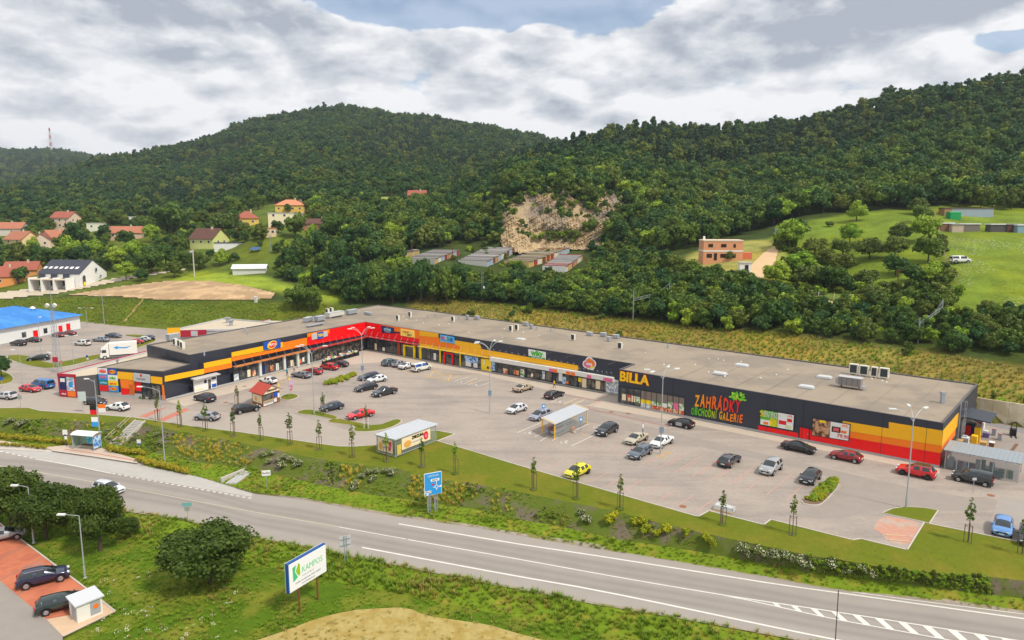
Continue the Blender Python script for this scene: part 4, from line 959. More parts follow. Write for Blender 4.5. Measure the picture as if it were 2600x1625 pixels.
# spot lamps along the yellow band
for k_ in range(16):
    x_ = 1226 + k_ * 15.6
    if 1340 < x_ < 1390: continue
    a, z = W2.pix(x_, np.interp(x_, [1222, 1468], [884, 926.5])); b = MB().cyl(W2.pt(a, z + .1, .06), W2.pt(a, z + .25, .5), .025, .025, 5); b.box(W2.pt(a, z + .27, .55), (.18, .14, .12), W2.rz()); wb(b, 'spot_lamp', METAL, shop)
for k_ in range(8):
    x_ = 1474 + k_ * 11.5; a, z = W2.pix(x_, np.interp(x_, [1470, 1566], [938, 952])); b = MB().cyl(W2.pt(a, z, .06), W2.pt(a + .3, z + .5, .9), .025, .025, 5); b.box(W2.pt(a + .3, z + .52, .95), (.16, .14, .12), W2.rz()); wb(b, 'spot_lamp', METAL, shop)
# supermarket entrance
ea = W3.pix(1576, 1000)[0]; eb = W3.pix(1627, 1010)[0]; ec = W3.pix(1738, 1035)[0]
glazing(W3, max(ea, .3), eb, .28, 3.35, 1.25, m=GLASS, rail=2.4, d=.1)
for i in range(4): a = ea + .75 + i * (eb - ea - .2) / 4; wb(W3.box(a - .4, a + .4, .9, 2.0, .105, .12), 'window_poster', (CREAM, POST[0], CREAM, POST[1])[i], shop)
w3 = (ec - eb) / 8
GP = mat('film_grey_window', S(128, 116, 106), .25, spec=.5)
glz = wb(W3.box(eb, ec, 3.25, 3.37, .004, .1), 'window_band', DARK2, shop)
for i in range(8):
    a0, a1 = eb + i * w3 + .05, eb + (i + 1) * w3 - .05
    wb(W3.box(a0, a1, 1.75 + (.45 if i > 4 else 0), 3.25, .004, .06), 'pane', GP, glz)
    if i < 2: wb(W3.box(a0, a1, 1.0, 1.7, .004, .06), 'poster_print', YELS, glz); wb(W3.box(a0, a1, .3, 1.0, .004, .06), 'poster_print', POST[4], glz)
    else: wb(W3.box(a0, a1, 1.0, 1.7 + (.45 if i > 4 else 0), .004, .06), 'poster_print', (POST[1], POST[1], WHITEP, POST[1], PINKS, POST[1])[i - 2], glz); wb(W3.box(a0, a1, .3, 1.0, .004, .06), 'poster_print', (POST[2], POST[0], POST[2], POST[0], POST[0], POST[2])[i - 2], glz)
    wb(W3.box(a1 + .01, a1 + .09, .3, 3.25, .004, .09), 'mullion', DARK2, glz)
# supermarket name
LETY = mat('letter_yellow', S(255, 200, 10), .4); LETR = mat('letter_edge_red', S(196, 50, 20), .5)
text_on(W3, 1610.5, 961.5, 'BILLA', h=2.35, fit=6.0, m=LETR, parent=shop, d=.07, bold=.055, extrude=.06, name='shop_name_edge')
text_on(W3, 1610.5, 961.5, 'BILLA', h=2.35, fit=5.85, m=LETY, parent=shop, d=.16, bold=.035, extrude=.06, name='shop_name')
# gallery name
grad = [S(250, 170, 30), S(250, 150, 28), S(246, 130, 30), S(244, 110, 30), S(242, 92, 30), S(238, 66, 34), S(234, 44, 30), S(228, 26, 24)]
def word(wall, p0, p1, body, h, cols_, nm, rise=None, shear=.12):
    a0, z0 = wall.pix(*p0); a1, z1 = wall.pix(*p1); n_ = len(body); wsum = [.62 if c in 'IÍ' else (.5 if c == ' ' else 1.0) for c in body]; tot = sum(wsum); acc = 0
    root_ = None
    for i, ch in enumerate(body):
        t = (acc + wsum[i] / 2) / tot; acc += wsum[i]
        if ch == ' ': continue
        m_ = mat('letter_%s_%d' % (nm, i), cols_[min(len(cols_) - 1, int(t * len(cols_)))], .45)
        wd = (a1 - a0) / tot * wsum[i] * (.86 if ch not in 'IÍ' else .45)
        text_on(wall, (a0 + (a1 - a0) * t, z0 + (z1 - z0) * t + (.07 if i % 2 else -.05)), None, ch, h=h * (1.06 if i % 2 else .96), fit=wd, m=m_, parent=shop, d=.08, bold=.028, extrude=.05, shear=shear, name='letter')
word(W3, (1763, 1017), (1881, 1036), 'ZAHRÁDKY', 2.75, grad, 'g', shear=.1)
gr2 = [S(84, 190, 40), S(120, 196, 40), S(150, 196, 40), S(190, 196, 40), S(230, 170, 40), S(246, 140, 30), S(244, 120, 30)]
word(W3, (1755, 1043), (1886, 1066), 'OBCHODNÍ GALERIE', 1.75, gr2, 'h', shear=.1)
# leaf emblem: petals in a fan
GL = [mat('emblem_green_%d' % i, c, .45) for i, c in enumerate((S(96, 196, 40), S(140, 210, 48), S(178, 220, 60)))]
ca_, cz__ = W3.pix(1874, 1016); gq = random.Random(4)
for i in range(30):
    th = R(5 + 170 * gq.random()); rr = .2 + 1.05 * gq.random() ** .7; c0 = (ca_ + math.cos(th) * rr * 1.15, cz__ + math.sin(th) * rr * .95); th2 = th + gq.uniform(-.4, .4); ln, wd = .30, .13
    pts = [(c0[0] + math.cos(th2) * ln * math.cos(t) - math.sin(th2) * wd * math.sin(t), c0[1] + math.sin(th2) * ln * math.cos(t) + math.cos(th2) * wd * math.sin(t)) for t in np.linspace(0, 6.283, 9)[:-1]]
    wb(W3.panel(pts, .002, .07 + .003 * i, sz=True), 'leaf_emblem', GL[i % 3], shop)
# hoardings on the supermarket wall
def hoarding(pts, left, right, lab):
    fr_ = wb(W3.panel(pts, .062, .16), 'hoarding', DARK2, shop); q = [W3.pix(*p) for p in pts]
    def sub(t0, t1, v0, v1, m_, d, nm):
        def bl(t, v): b0 = [q[3][k_] + (q[2][k_] - q[3][k_]) * t for k_ in (0, 1)]; b1 = [q[0][k_] + (q[1][k_] - q[0][k_]) * t for k_ in (0, 1)]; return tuple(b0[k_] + (b1[k_] - b0[k_]) * v for k_ in (0, 1))
        return wb(W3.panel([bl(t0, v0), bl(t1, v0), bl(t1, v1), bl(t0, v1)], d - .02, d, sz=True), nm, m_, fr_)
    return sub, fr_, q
sub, fr1, q1 = hoarding([(1932, 1037.5), (2018.6, 1052.6), (2016, 1094), (1929, 1078)], 0, 0, '')
sub(.02, .52, .04, .96, GREENS, .19, 'print'); sub(.53, .98, .04, .96, WHITEP, .19, 'print')
sub(.03, .30, .06, .38, WHITEP, .21, 'print'); sub(.30, .5, .06, .5, YELS, .205, 'print'); sub(.12, .26, .10, .26, ORANGES, .225, 'print'); sub(.56, .78, .28, .52, REDS, .21, 'print'); sub(.8, .94, .5, .7, REDS, .21, 'print'); sub(.80, .95, .80, .92, ORANGES, .21, 'print'); sub(.76, .93, .08, .28, mat('pale_green_print', S(206, 220, 170), .5), .21, 'print')
def subtext(q, t, v, body, h, m_, par_, d=.215):
    a = q[3][0] + (q[2][0] - q[3][0]) * t; z = (q[3][1] + (q[2][1] - q[3][1]) * t) * (1 - v) + (q[0][1] + (q[1][1] - q[0][1]) * t) * v
    text_on(W3, (a, z), None, body, h=h, m=m_, parent=par_, d=d, bold=.01, extrude=.01)
for t, v, s_, h_, m_ in ((.34, .80, 'UŠETŘETE!', .62, WHITEP), (.34, .63, 'ZDE SLEVY', .5, WHITEP), (.08, .72, '%', 1.3, YELS), (.44, .3, '%', 1.9, mat('lime_print', S(190, 206, 40), .5)), (.87, .86, 'BILLA', .42, WHITEP)): subtext(q1, t, v, s_, h_, m_, fr1, .235)
sub, fr2_, q2 = hoarding([(2064, 1060), (2160.5, 1076.7), (2156.6, 1120), (2061, 1104.7)], 0, 0, '')
sub(.02, .48, .04, .96, mat('food_photo_print', S(206, 160, 120), .5, color2=S(96, 56, 34), c2scale=1.4, c2at=(.42, .58)), .19, 'print'); sub(.49, .98, .04, .96, WHITEP, .19, 'print')
sub(.53, .76, .4, .72, BLACKS, .205, 'print'); sub(.57, .72, .46, .66, mat('meat_print', S(222, 90, 92), .5), .22, 'print'); sub(.78, .95, .78, .92, ORANGES, .21, 'print'); sub(.77, .92, .42, .56, ORANGES, .21, 'print'); sub(.2, .36, .82, .94, YELS, .21, 'print')
for t, v, s_, h_, m_ in ((.86, .85, 'BILLA', .45, WHITEP), (.84, .22, '79,90', .75, REDS)): subtext(q2, t, v, s_, h_, m_, fr2_, .235)
# --- shop signs on the front
def sign_box(wall, pts, m_, name='shop_sign', d=(.062, .24), top=None): return wb(wall.panel(pts, *d, clampz=top), name, m_, shop)
sg = sign_box(WW, [(666.6, 869.6), (710.4, 861), (711, 882), (668, 888.6)], BLUES)
a, z = WW.pix(689, 875)
def disc(wall, a, z, ra, rz2, d, m_, parent, name, tilt=0.0, n_=20):
    pts = [(a + math.cos(t) * ra * math.cos(tilt) - math.sin(t) * rz2 * math.sin(tilt), z + math.cos(t) * ra * math.sin(tilt) + math.sin(t) * rz2 * math.cos(tilt)) for t in np.linspace(0, 6.283, n_ + 1)[:-1]]
    return wb(wall.panel(pts, d - .03, d, sz=True), name, m_, parent)
disc(WW, a, z, 1.35, .82, .27, YELS, sg, 'emblem_ring', .2); disc(WW, a + .1, z, 1.15, .62, .29, REDS, sg, 'emblem_disc', .2)
text_on(WW, (a + .1, z), None, 'PEPCO', h=.75, fit=2.0, m=WHITEP, parent=sg, d=.3, bold=.02)
sg = sign_box(WW, [(790.6, 848), (829.4, 840.7), (830, 853), (790.6, 863)], GREYL)
wb(WW.panel([(803.5, 844), (818.5, 841), (818.7, 858), (804, 861.3)], .22, .3), 'sign_centre', BLUES, sg); a, z = WW.pix(811, 851); text_on(WW, (a, z), None, 'TEDi', h=.85, fit=1.6, m=YELS, parent=sg, d=.31, bold=.03)
sg = sign_box(W2, [(970, 826.4), (1001, 832.4), (1001, 847), (970.7, 843)], NAVY, top=T2); a, z = W2.pix(985.5, 836); text_on(W2, (a, z), None, 'orion', h=1.35, fit=2.6, m=mat('orion_pale_blue', S(150, 214, 236), .5), parent=sg, d=.26, bold=.03)
a, z = W2.pix(986, 842.5); text_on(W2, (a, z), None, 'pro lepší domov', h=.3, m=WHITEP, parent=sg, d=.26)
sg = sign_box(W2, [(1019, 834.6), (1052, 840), (1053, 856.7), (1019, 851.4)], PALEY, top=T2)
a, z = W2.pix(1033, 842); text_on(W2, (a, z), None, 'super', h=.95, m=mat('sign_orange_red', S(226, 92, 30), .5), parent=sg, d=.26, bold=.01); a, z = W2.pix(1041, 849.5); text_on(W2, (a, z), None, 'zoo', h=1.0, m=BROWN, parent=sg, d=.26, bold=.01)
sg = sign_box(W2, [(1119, 849), (1154.5, 855.5), (1154.5, 872.6), (1119.5, 866)], SKYB)
wb(W2.panel([(1120.5, 851), (1153, 857), (1153, 870.6), (1121, 864.4)], .23, .26), 'sign_border', mat('pale_blue_border', S(150, 214, 244), .5), sg); wb(W2.panel([(1121.5, 852.3), (1152, 858), (1152, 869.3), (1122, 863.2)], .26, .28), 'sign_field', SKYB, sg)
for i, (ch, m_) in enumerate(zip('DRÁČIK', (REDS, ORANGES, WHITEP, GREENS, GREENS, NAVY))): a, z = W2.pix(1124.5 + i * 4.9, 857.3 + i * .9); text_on(W2, (a, z), None, ch, h=.95, m=m_, parent=sg, d=.285, bold=.02)
sg = sign_box(W2, [(1343, 886.4), (1386, 894), (1386, 912.6), (1344, 907)], WHITEP); wb(W2.panel([(1343.6, 902.3), (1385.8, 909), (1385.8, 912.4), (1344, 906.8)], .23, .26), 'sign_band', mat('wiky_green', S(20, 150, 80), .5), sg)
a, z = W2.pix(1365, 896.8); text_on(W2, (a, z), None, 'wiky', h=1.75, fit=3.0, m=mat('wiky_lime', S(60, 180, 30), .5), parent=sg, d=.27, bold=.03)
a, z = W2.pix(1365, 907.8); text_on(W2, (a, z), None, 'hračky - papírnictví', h=.36, m=WHITEP, parent=sg, d=.275)
a, z = W2.pix(1498, 923); sgc = None
for dx_, dz_, r_ in ((-.75, -.2, .62), (0, .45, .72), (.7, .1, .62), (-.2, -.25, .7), (.45, -.4, .6)):
    o2 = disc(W2, a + dx_, z + dz_, r_ + .2, r_ + .2, .20, WHITEP, shop if sgc is None else sgc, 'cloud_emblem' if sgc is None else 'emblem_edge'); sgc = sgc or o2
for dx_, dz_, r_, m_ in ((-.75, -.2, .55, PINKS), (0, .45, .62, ORANGES), (.7, .1, .55, ORANGES), (-.2, -.25, .6, PINKS), (.45, -.4, .52, YELS)): disc(W2, a + dx_, z + dz_, r_, r_, .23 + r_ * .02, m_, sgc, 'emblem_petal')
text_on(W2, (a, z - .05), None, 'teta', h=.85, m=WHITEP, parent=sgc, d=.27, bold=.03)
# --- lower corner block with the tenants' board
low_ring = [PSg, PLc, PLt, G(374, 905, 5.45)]
lowb = MB(); lowb.prism([p[:2] for p in low_ring], 0, 5.35); wb(lowb, 'corner_block', DARK, shop)
lp = inset([(p, 5.4) for p in low_ring], .25); wb(tess([(p.x, p.y, 5.37) for p in lp], '', ROOF), 'roof', ROOF, shop)
tr_ = MB(); nn = 4; tr_.v = [(p[0], p[1], 5.36) for p in low_ring] + [(p[0], p[1], 5.5) for p in low_ring] + [(p.x, p.y, 5.5) for p in lp] + [(p.x, p.y, 5.36) for p in lp]
tr_.f = [(k_ * 4 + i, k_ * 4 + (i + 1) % 4, k_ * 4 + 4 + (i + 1) % 4, k_ * 4 + 4 + i) for k_ in range(3) for i in range(4)]; wb(tr_, 'parapet_trim', MATS['roof_trim'], shop)
boards = [[('white', 'teta', ORANGES), (BLUES, 'PEPCO', REDS)], [(SKYB, 'DRÁČIK', PINKS), (WHITEP, 'wiky', GREENS)], [(TEAL, 'orion', mat('orion_pale_blue', (.4, .7, .8))), (YELS, 'super zoo', ORANGES)], [(REDS, '', None), (SKYB, 'TEDi', YELS)]]
qs = [W0.pix(*p) for p in ((247.5, 924), (297, 930), (304, 1003), (255, 996))]
rows = [(.0, .27), (.27, .52), (.52, .74), (.74, 1.0)]
bd = wb(W0.box(min(qs[0][0], qs[3][0]) - .05, qs[1][0] + .15, .95, 5.5, .004, .06), 'tenant_board', DARK2, shop)
aL, aR = qs[3][0] * .5 + qs[0][0] * .5, qs[1][0] * .5 + qs[2][0] * .5
for r_, (v0, v1) in enumerate(rows):
    for c_ in range(2):
        m_, s_, tm_ = boards[r_][c_]; m_ = WHITEP if m_ == 'white' else m_
        off = 0 if c_ == 0 else .04
        a0, a1 = aL + (aR - aL) * (c_ * .5), aL + (aR - aL) * (c_ * .5 + .49); z1_, z0_ = 5.4 - v0 * 4.4 - (.0 if c_ == 0 else .0), 5.4 - v1 * 4.4 + .03
        p_ = wb(W0.box(a0, a1, z0_, z1_, .06, .1 + off), 'tenant_sign', m_, bd)
        if s_:
            if s_ in ('PEPCO', 'TEDi', 'teta'): disc(W0, (a0 + a1) / 2, (z0_ + z1_) / 2, (a1 - a0) * .38, (z1_ - z0_) * .32, .12 + off, YELS if s_ != 'teta' else PINKS, p_, 'emblem')
            text_on(W0, ((a0 + a1) / 2, (z0_ + z1_) / 2), None, s_, h=.62, fit=(a1 - a0) * .7, m=tm_ if tm_ != YELS else REDS, parent=p_, d=.135 + off, bold=.02)
wb(W0.panel([(297.5, 943), (341, 947), (342, 966), (300, 961)], .004, .08), 'cladding_panel', YEL, shop)
wb(W0.panel([(383, 955), (412, 958), (412.6, 976), (384, 972)], .004, .08), 'cladding_panel', YEL, shop)
ws = wb(W0.panel([(341.5, 946.5), (381, 951.5), (382, 972), (342.5, 967)], .004, .3), 'shop_sign', GREYL, shop); a, z = W0.pix(361.5, 961); text_on(W0, (a, z), None, 'Potraviny', h=.5, m=mat('grey_print', S(120, 124, 128), .5), parent=ws, d=.31); a, z = W0.pix(361, 952.5); disc(W0, a, z, .22, .3, .32, REDS, ws, 'emblem')
wb(W0.panel([(305, 962), (341, 967), (343, 990), (308, 984)], .004, .05), 'entrance_panel', ORA, shop)
wb(W0.panel([(308, 984.5), (326, 987), (328, 1002), (309, 1002)], .004, .05, lo=.15), 'entrance_panel', REDC, shop)
wb(W0.panel([(328, 975), (341, 977), (343, 1002), (329, 1001)], .05, .09, lo=.15), 'door', mat('orange_door', S(206, 100, 24), .5), shop)
wb(W0.panel([(344, 968.5), (358, 970.5), (359, 993), (345, 992)], .004, .05, lo=.15), 'entrance_panel', REDC, shop)
glazing(W0, W0.pix(361, 990)[0], W0.pix(384, 995)[0], .15, 2.9, 1.2, m=GLASS); glazing(W0, W0.pix(386, 990)[0], W0.pix(409, 995)[0], .15, 2.9, .9, m=GLASSB)
wb(W0.panel([(411.5, 977), (416, 978), (419, 1014), (414.5, 1013)], .004, .1, lo=.15), 'corner_strip', ORA, shop)
wb(W0.box(0, W0.len, 0, .95, .002, .03), 'plinth', PLINTH, shop)
# white bakery window built against the dark wall
kio = wb(WW.panel([(489, 965), (547, 954), (547.5, 986), (491, 997.5)], .13, .35, lo=.13), 'service_window', WHITEP, shop)
ka, kb_ = WW.pix(489, 980)[0], WW.pix(547, 970)[0]
b = MB(); b.hull([WW.pt(ka - .3, 2.75, .02), WW.pt(ka - .3, 2.75, 1.3), WW.pt(kb_ + .3, 2.75, 1.3), WW.pt(kb_ + .3, 2.75, .02)][::-1], [WW.pt(ka - .3, 3.05, .02), WW.pt(ka - .3, 2.87, 1.3), WW.pt(kb_ + .3, 2.87, 1.3), WW.pt(kb_ + .3, 3.05, .02)][::-1]); wb(b, 'awning', GREYL, kio)
wd_ = kb_ - ka
for t0, t1, z0_, z1_, m_ in ((.45, .56, 1.5, 2.2, NAVY), (.62, .74, .2, 2.1, GLASS), (.78, .98, .3, 1.0, BLUES), (.05, .4, .5, .62, YELS), (.78, .98, 1.9, 2.3, NAVY), (.06, .4, 2.0, 2.12, GREYL)): wb(WW.box(ka + wd_ * t0, ka + wd_ * t1, z0_, z1_, .35, .37), 'print', m_, kio)
# --- equipment on the roof
UA = MATS.get('x')
def ac_unit(px, py, w=.95, h=1.3, d=.45, m_=ACW, two=False):
    p = on_roof(px, py); rz_ = W2.rz(); L_ = root_loc(shop)
    b = MB(); b.box((0, 0, h / 2 + .25), (w, d, h)); b.box((-w * .35, 0, .13), (.1, d * 1.1, .24)); b.box((w * .35, 0, .13), (.1, d * 1.1, .24))
    o = b.build('air_conditioner', m_, shop); o.location = p - L_; o.rotation_euler = (0, 0, rz_)
    g_ = MB(); g_.box((0, -d / 2 - .012, h / 2 + .27), (w * .74, .03, h * .82)); g_.build('fan_grille', GRILLE, o); return o
for x_, y_ in ((1297, 843), (1312, 840), (1455, 866), (1574, 888), (1150, 818), (1010, 815), (1041, 806)): ac_unit(x_, y_)
for x_, y_ in ((2167, 951), (2193, 955), (2219, 959), (2244, 962)): ac_unit(x_, y_, 1.45 if x_ != 2219 else 1.0, 1.65, .8)
def roof_box(px, py, sx, sy, sz, m_=METAL, name='ventilation_box', lift=.15, rz_=None, cap=True):
    p = on_roof(px, py); b = MB(); b.box((0, 0, sz / 2 + lift), (sx, sy, sz))
    if lift > .02:
        for ax in (-.4, .4): b.box((sx * ax, 0, lift / 2), (.08, sy * .9, lift))
    o = b.build(name, m_, shop); o.location = p - root_loc(shop); o.rotation_euler = (0, 0, W2.rz() if rz_ is None else rz_)
    if cap: MB().box((0, 0, sz + lift + .02), (sx * 1.06, sy * 1.06, .05)).build('cover', GREYL, o)
    return o
for x_, y_ in ((1211, 811), (1335, 827), (1497, 853), (1532, 855), (1564, 860)): roof_box(x_, y_, 1.3, .9, .75)
for x_, y_ in ((1187, 811), (1349, 835), (1545, 868)): roof_box(x_, y_, .65, .6, .95)
for x_, y_ in ((1165, 811), (1106, 804), (1086, 807), (1363, 839), (1399, 843), (1696, 885), (629, 850), (519, 903), (622, 842)):
    p = on_roof(x_, y_); b = MB().cyl((0, 0, 0), (0, 0, .75), .16, .16, 10); b.cyl((0, 0, .75), (0, 0, .92), .24, .2, 10); o = b.build('vent_pipe', METAL, shop); o.location = p - root_loc(shop)
sk = mat('skylight_dome', S(206, 208, 206), .3, spec=.5)
for x_, y_, s_ in ((1828, 950, 1), (1883, 929, 1), (2047, 984, 1), (2093, 959, 1), (1322, 863, .9)):
    p = on_roof(x_, y_); b = MB(); b.hull([(-1.2 * s_, -.75, 0), (1.2 * s_, -.75, 0), (1.2 * s_, .75, 0), (-1.2 * s_, .75, 0)], [(-1.1 * s_, -.65, .3), (1.1 * s_, -.65, .3), (1.1 * s_, .65, .3), (-1.1 * s_, .65, .3)]); o = b.build('skylight', GREYL, shop); o.location = p - root_loc(shop); o.rotation_euler = (0, 0, W2.rz())
    d_ = MB(); d_.hull([(-1.0 * s_, -.58, .3), (1.0 * s_, -.58, .3), (1.0 * s_, .58, .3), (-1.0 * s_, .58, .3)], [(-.8 * s_, -.4, .42), (.8 * s_, -.4, .42), (.8 * s_, .4, .42), (-.8 * s_, .4, .42)]); d_.build('dome', sk, o)
gv = random.Random(9)
for k_ in range(34):      # round membrane vents
    x_ = gv.uniform(1000, 2380); yt = np.interp(x_, [1000, 2480], [790, 985]) + 8; yb = np.interp(x_, [930, 1598, 2393], [815, 920, 1072]) - 8
    y_ = yt + (yb - yt) * gv.random(); p = on_roof(x_, y_); b = MB().cyl((0, 0, 0), (0, 0, .16), .16, .12, 8); o = b.build('roof_vent', WHITEP, shop); o.location = p - root_loc(shop)
for k_ in range(12):
    x_ = gv.uniform(1050, 2450); y_ = np.interp(x_, [1000, 2480], [788, 978]) + 7; p = on_roof(x_, y_); o = MB().cyl((0, 0, 0), (0, 0, 2.4), .02, .01, 4).build('lightning_rod', METAL, shop); o.location = p - root_loc(shop)
# big air handler and the plant on the corner
o = roof_box(2158, 985, 3.3, 1.5, 1.35, mat('ahu_grey', S(136, 130, 128), .55, var=.08), 'air_handler', .45)
for k_ in range(4): MB().box((-1.15 + k_ * .78, -.76, 1.1), (.04, .03, 1.2)).build('panel_joint', GRILLE, o)
MB().box((1.9, -.1, .5), (.8, 1.1, .12)).build('duct_stand', METAL, o); MB().box((-1.85, 0, 1.0), (.5, 1.1, .9)).build('intake_hood', METAL, o)
rzL = WW.rz()
roof_box(850, 806, 5.6, 1.7, 1.0, mat('plant_white', S(206, 204, 196), .5), 'air_handler', .5, rzL); roof_box(812, 816, 2.6, 1.4, 1.1, METAL, 'ventilation_duct', .3, rzL); roof_box(782, 818, 3.2, 1.2, .9, METAL, 'ventilation_duct', .35, rzL + .3); roof_box(893, 799, 3.6, 1.3, 1.0, METAL, 'ventilation_duct', .4, rzL); roof_box(935, 800, 2.6, .8, .6, METAL, 'ventilation_duct', .2, W2.rz())
roof_box(800, 828, 5.5, 1.2, .12, METAL, 'steel_frame', .35, rzL, cap=False)
for x_, y_ in ((832, 797), (842, 794)): ac_unit(x_, y_, 1.1, 1.2, .6)
roof_box(440, 866, 2.6, 1.2, 1.2, METAL, 'ventilation_duct', .4, rzL)
for x_, y_ in ((446, 878), (457, 882), (464, 887)): ac_unit(x_, y_, 1.0, 1.3, .6)
p = on_roof(2392, 1023); b = MB(); b.box((0, 0, .7), (.45, .45, 1.4)); b.box((0, 0, 1.55), (.65, .6, .3)); o = b.build('exhaust_stack', METAL, shop); o.location = p - root_loc(shop)
# ladder with safety cage on the end wall
a_l = W4.pix(2432, 1050)[0]; lad = MB()
for s_ in (-.28, .28): lad.cyl(W4.pt(a_l + s_, .4, .3), W4.pt(a_l + s_, 7.2, .3), .03, .03, 5)
for k_ in range(20): lad.cyl(W4.pt(a_l - .28, .6 + k_ * .3, .3), W4.pt(a_l + .28, .6 + k_ * .3, .3), .018, .018, 4)
for k_ in range(5):
    zz = 2.6 + k_ * 1.1; arc = [W4.pt(a_l + math.sin(t) * .42, zz, .3 + .75 * math.cos(t / 1.15)) for t in np.linspace(-1.7, 1.7, 7)]; lad.tube([tuple(q) for q in arc], .02, 4)
for t in (-.9, 0, .9): lad.cyl(W4.pt(a_l + math.sin(t) * .42, 2.6, .3 + .75 * math.cos(t / 1.15)), W4.pt(a_l + math.sin(t) * .42, 7.0, .3 + .75 * math.cos(t / 1.15)), .018, .018, 4)
wb(lad, 'roof_ladder', METAL, shop)
# loading canopy
a0 = W4.pix(2444, 1040)[0]; b = MB(); b.hull([W4.pt(a0, 3.55, .0), W4.pt(a0, 3.35, 3.6), W4.pt(a0 + 6.5, 3.35, 3.6), W4.pt(a0 + 6.5, 3.55, .0)], [W4.pt(a0, 3.8, .0), W4.pt(a0, 3.5, 3.6), W4.pt(a0 + 6.5, 3.5, 3.6), W4.pt(a0 + 6.5, 3.8, .0)]); wb(b, 'loading_canopy', mat('canopy_dark', S(62, 66, 76), .5, var=.08), shop)
wb(W4.box(a0 + .5, a0 + 4.5, .1, 3.1, .004, .08), 'loading_door', GREYL, shop)
# --- roof membrane seams
sm = MB()
for k_ in range(1, 26):
    t = k_ / 26; A_ = Vector(PBR).lerp(Vector(PI_), t); B_ = Vector(PRR).lerp(Vector(PQ), t)
    A_, B_ = A_.lerp(B_, .02), A_.lerp(B_, .985)
    A_.z = roof_z(A_.x, A_.y) * 0 + (6.14 + (7.15 - 6.14) * t) - .195; B_.z = (6.14 + (6.95 - 6.14) * t) - .195
    d_ = (B_ - A_).normalized(); s_ = Vector((-d_.y, d_.x, 0)) * .03
    sm.quad(A_ + s_, A_ - s_, B_ - s_, B_ + s_)
# ================================================================ car park details
sm_o = wb(sm, 'membrane_seams', mat('seam_dark', S(128, 118, 110), .9), shop); sm_o['kind'] = 'stuff'
def island(name, pts, m, z=.12, rnd=2, kerb=True):
    pp = [G(x, y)[:2] for x, y in pts]; pp = ramp_poly(pp, rnd) if rnd else pp
    if kerb:
        c = Vector((sum(p[0] for p in pp) / len(pp), sum(p[1] for p in pp) / len(pp)))
        sheet(name + '_kerb', pp, 0, KERB, thick=z - .02)
        pp = [tuple(Vector(p) + (c - Vector(p)).normalized() * .16) for p in pp]
    return sheet(name, pp, 0, m, thick=z)
PLANT = mat('planter_soil', S(120, 98, 78), .95, var=.25, scale=2)
island('planter', [(820, 979), (838, 966), (880, 954), (905, 950), (911, 955), (880, 966), (850, 977), (835, 983)], PLANT)
island('kiosk_lawn', [(706, 1012), (722, 1002), (745, 1000), (763, 1006), (748, 1014), (728, 1018)], GRASS)
island('lamp_lawn', [(744, 1049), (780, 1039), (812, 1046), (862, 1060), (852, 1066), (830, 1062), (790, 1055)], GRASS, rnd=1)
island('turning_lawn', [(826, 1072), (846, 1062), (900, 1073), (958, 1084), (1004, 1066), (1018, 1066), (1022, 1072), (990, 1089), (940, 1098), (894, 1097), (902, 1084), (870, 1077)], GRASS, rnd=1)
island('right_planter', [(2030, 1279), (2050, 1262), (2106, 1212), (2122, 1216), (2134, 1232), (2092, 1278), (2072, 1286)], PLANT, rnd=1)
island('corner_lawn', [(2240, 1304), (2262, 1293), (2299, 1287), (2350, 1291), (2383, 1297), (2361, 1331), (2349, 1328)], GRASS, rnd=0)
GRAVR = mat('red_gravel', S(190, 142, 122), .95, var=.22, scale=2.2, color2=S(178, 160, 146), c2scale=.4, c2at=(.5, .62))
sheet('gravel_patch', [G(x, y)[:2] for x, y in ramp_poly([(2236, 1310), (2290, 1316), (2342, 1330), (2318, 1376), (2292, 1384), (2254, 1376), (2236, 1350), (2214, 1344)], 1)], .008, GRAVR)
for i, (a, b) in enumerate((((2248, 1360), (2300, 1362)), ((2256, 1372), (2304, 1376)))): tag(MB().box((*[(G(*a)[k] + G(*b)[k]) / 2 for k in (0, 1)], .06), (math.dist(G(*a), G(*b)), .12, .1), math.atan2(G(*b)[1] - G(*a)[1], G(*b)[0] - G(*a)[0])).build('wooden_beam', mat('pale_wood', S(206, 180, 150), .8)), ('long pale wooden beam lying on red gravel, nearer the shops', 'pale wooden beam on red gravel nearest the grass corner')[i], 'beam')
# darker asphalt at the right edge and the lanes of the left yard
sheet('asphalt_yard', [G(x, y)[:2] for x, y in ((2513, 1325), (2546, 1262), (2640, 1275), (3000, 1330), (3000, 1420), (2640, 1345))], .006, ASPH)
LP = mat('lane_pavers', S(166, 155, 144), .85, var=.10, scale=.5)
sheet('lane_pavement', [G(x, y)[:2] for x, y in ((-400, 985), (0, 968), (120, 985), (200, 1015), (430, 1040), (640, 1050), (740, 1050), (900, 1098), (1060, 1092), (955, 1130), (893, 1134), (857, 1133), (649, 1103), (500, 1084), (382, 1066), (229, 1051), (102, 1043), (0, 1035), (-400, 1012))], .005, LP)
DARKLANE = mat('worn_pavers', S(150, 140, 131), .85, var=.12, scale=.6)
sheet('side_lane', [G(x, y)[:2] for x, y in ramp_poly([(1460, 1040), (1560, 1062), (1800, 1120), (2100, 1190), (2420, 1262), (2540, 1262), (2520, 1300), (2400, 1296), (2290, 1286), (2200, 1300), (2100, 1320), (2000, 1310), (2060, 1292), (2150, 1240), (2100, 1205), (1850, 1150), (1620, 1100), (1450, 1060)], 1)], .005, DARKLANE)
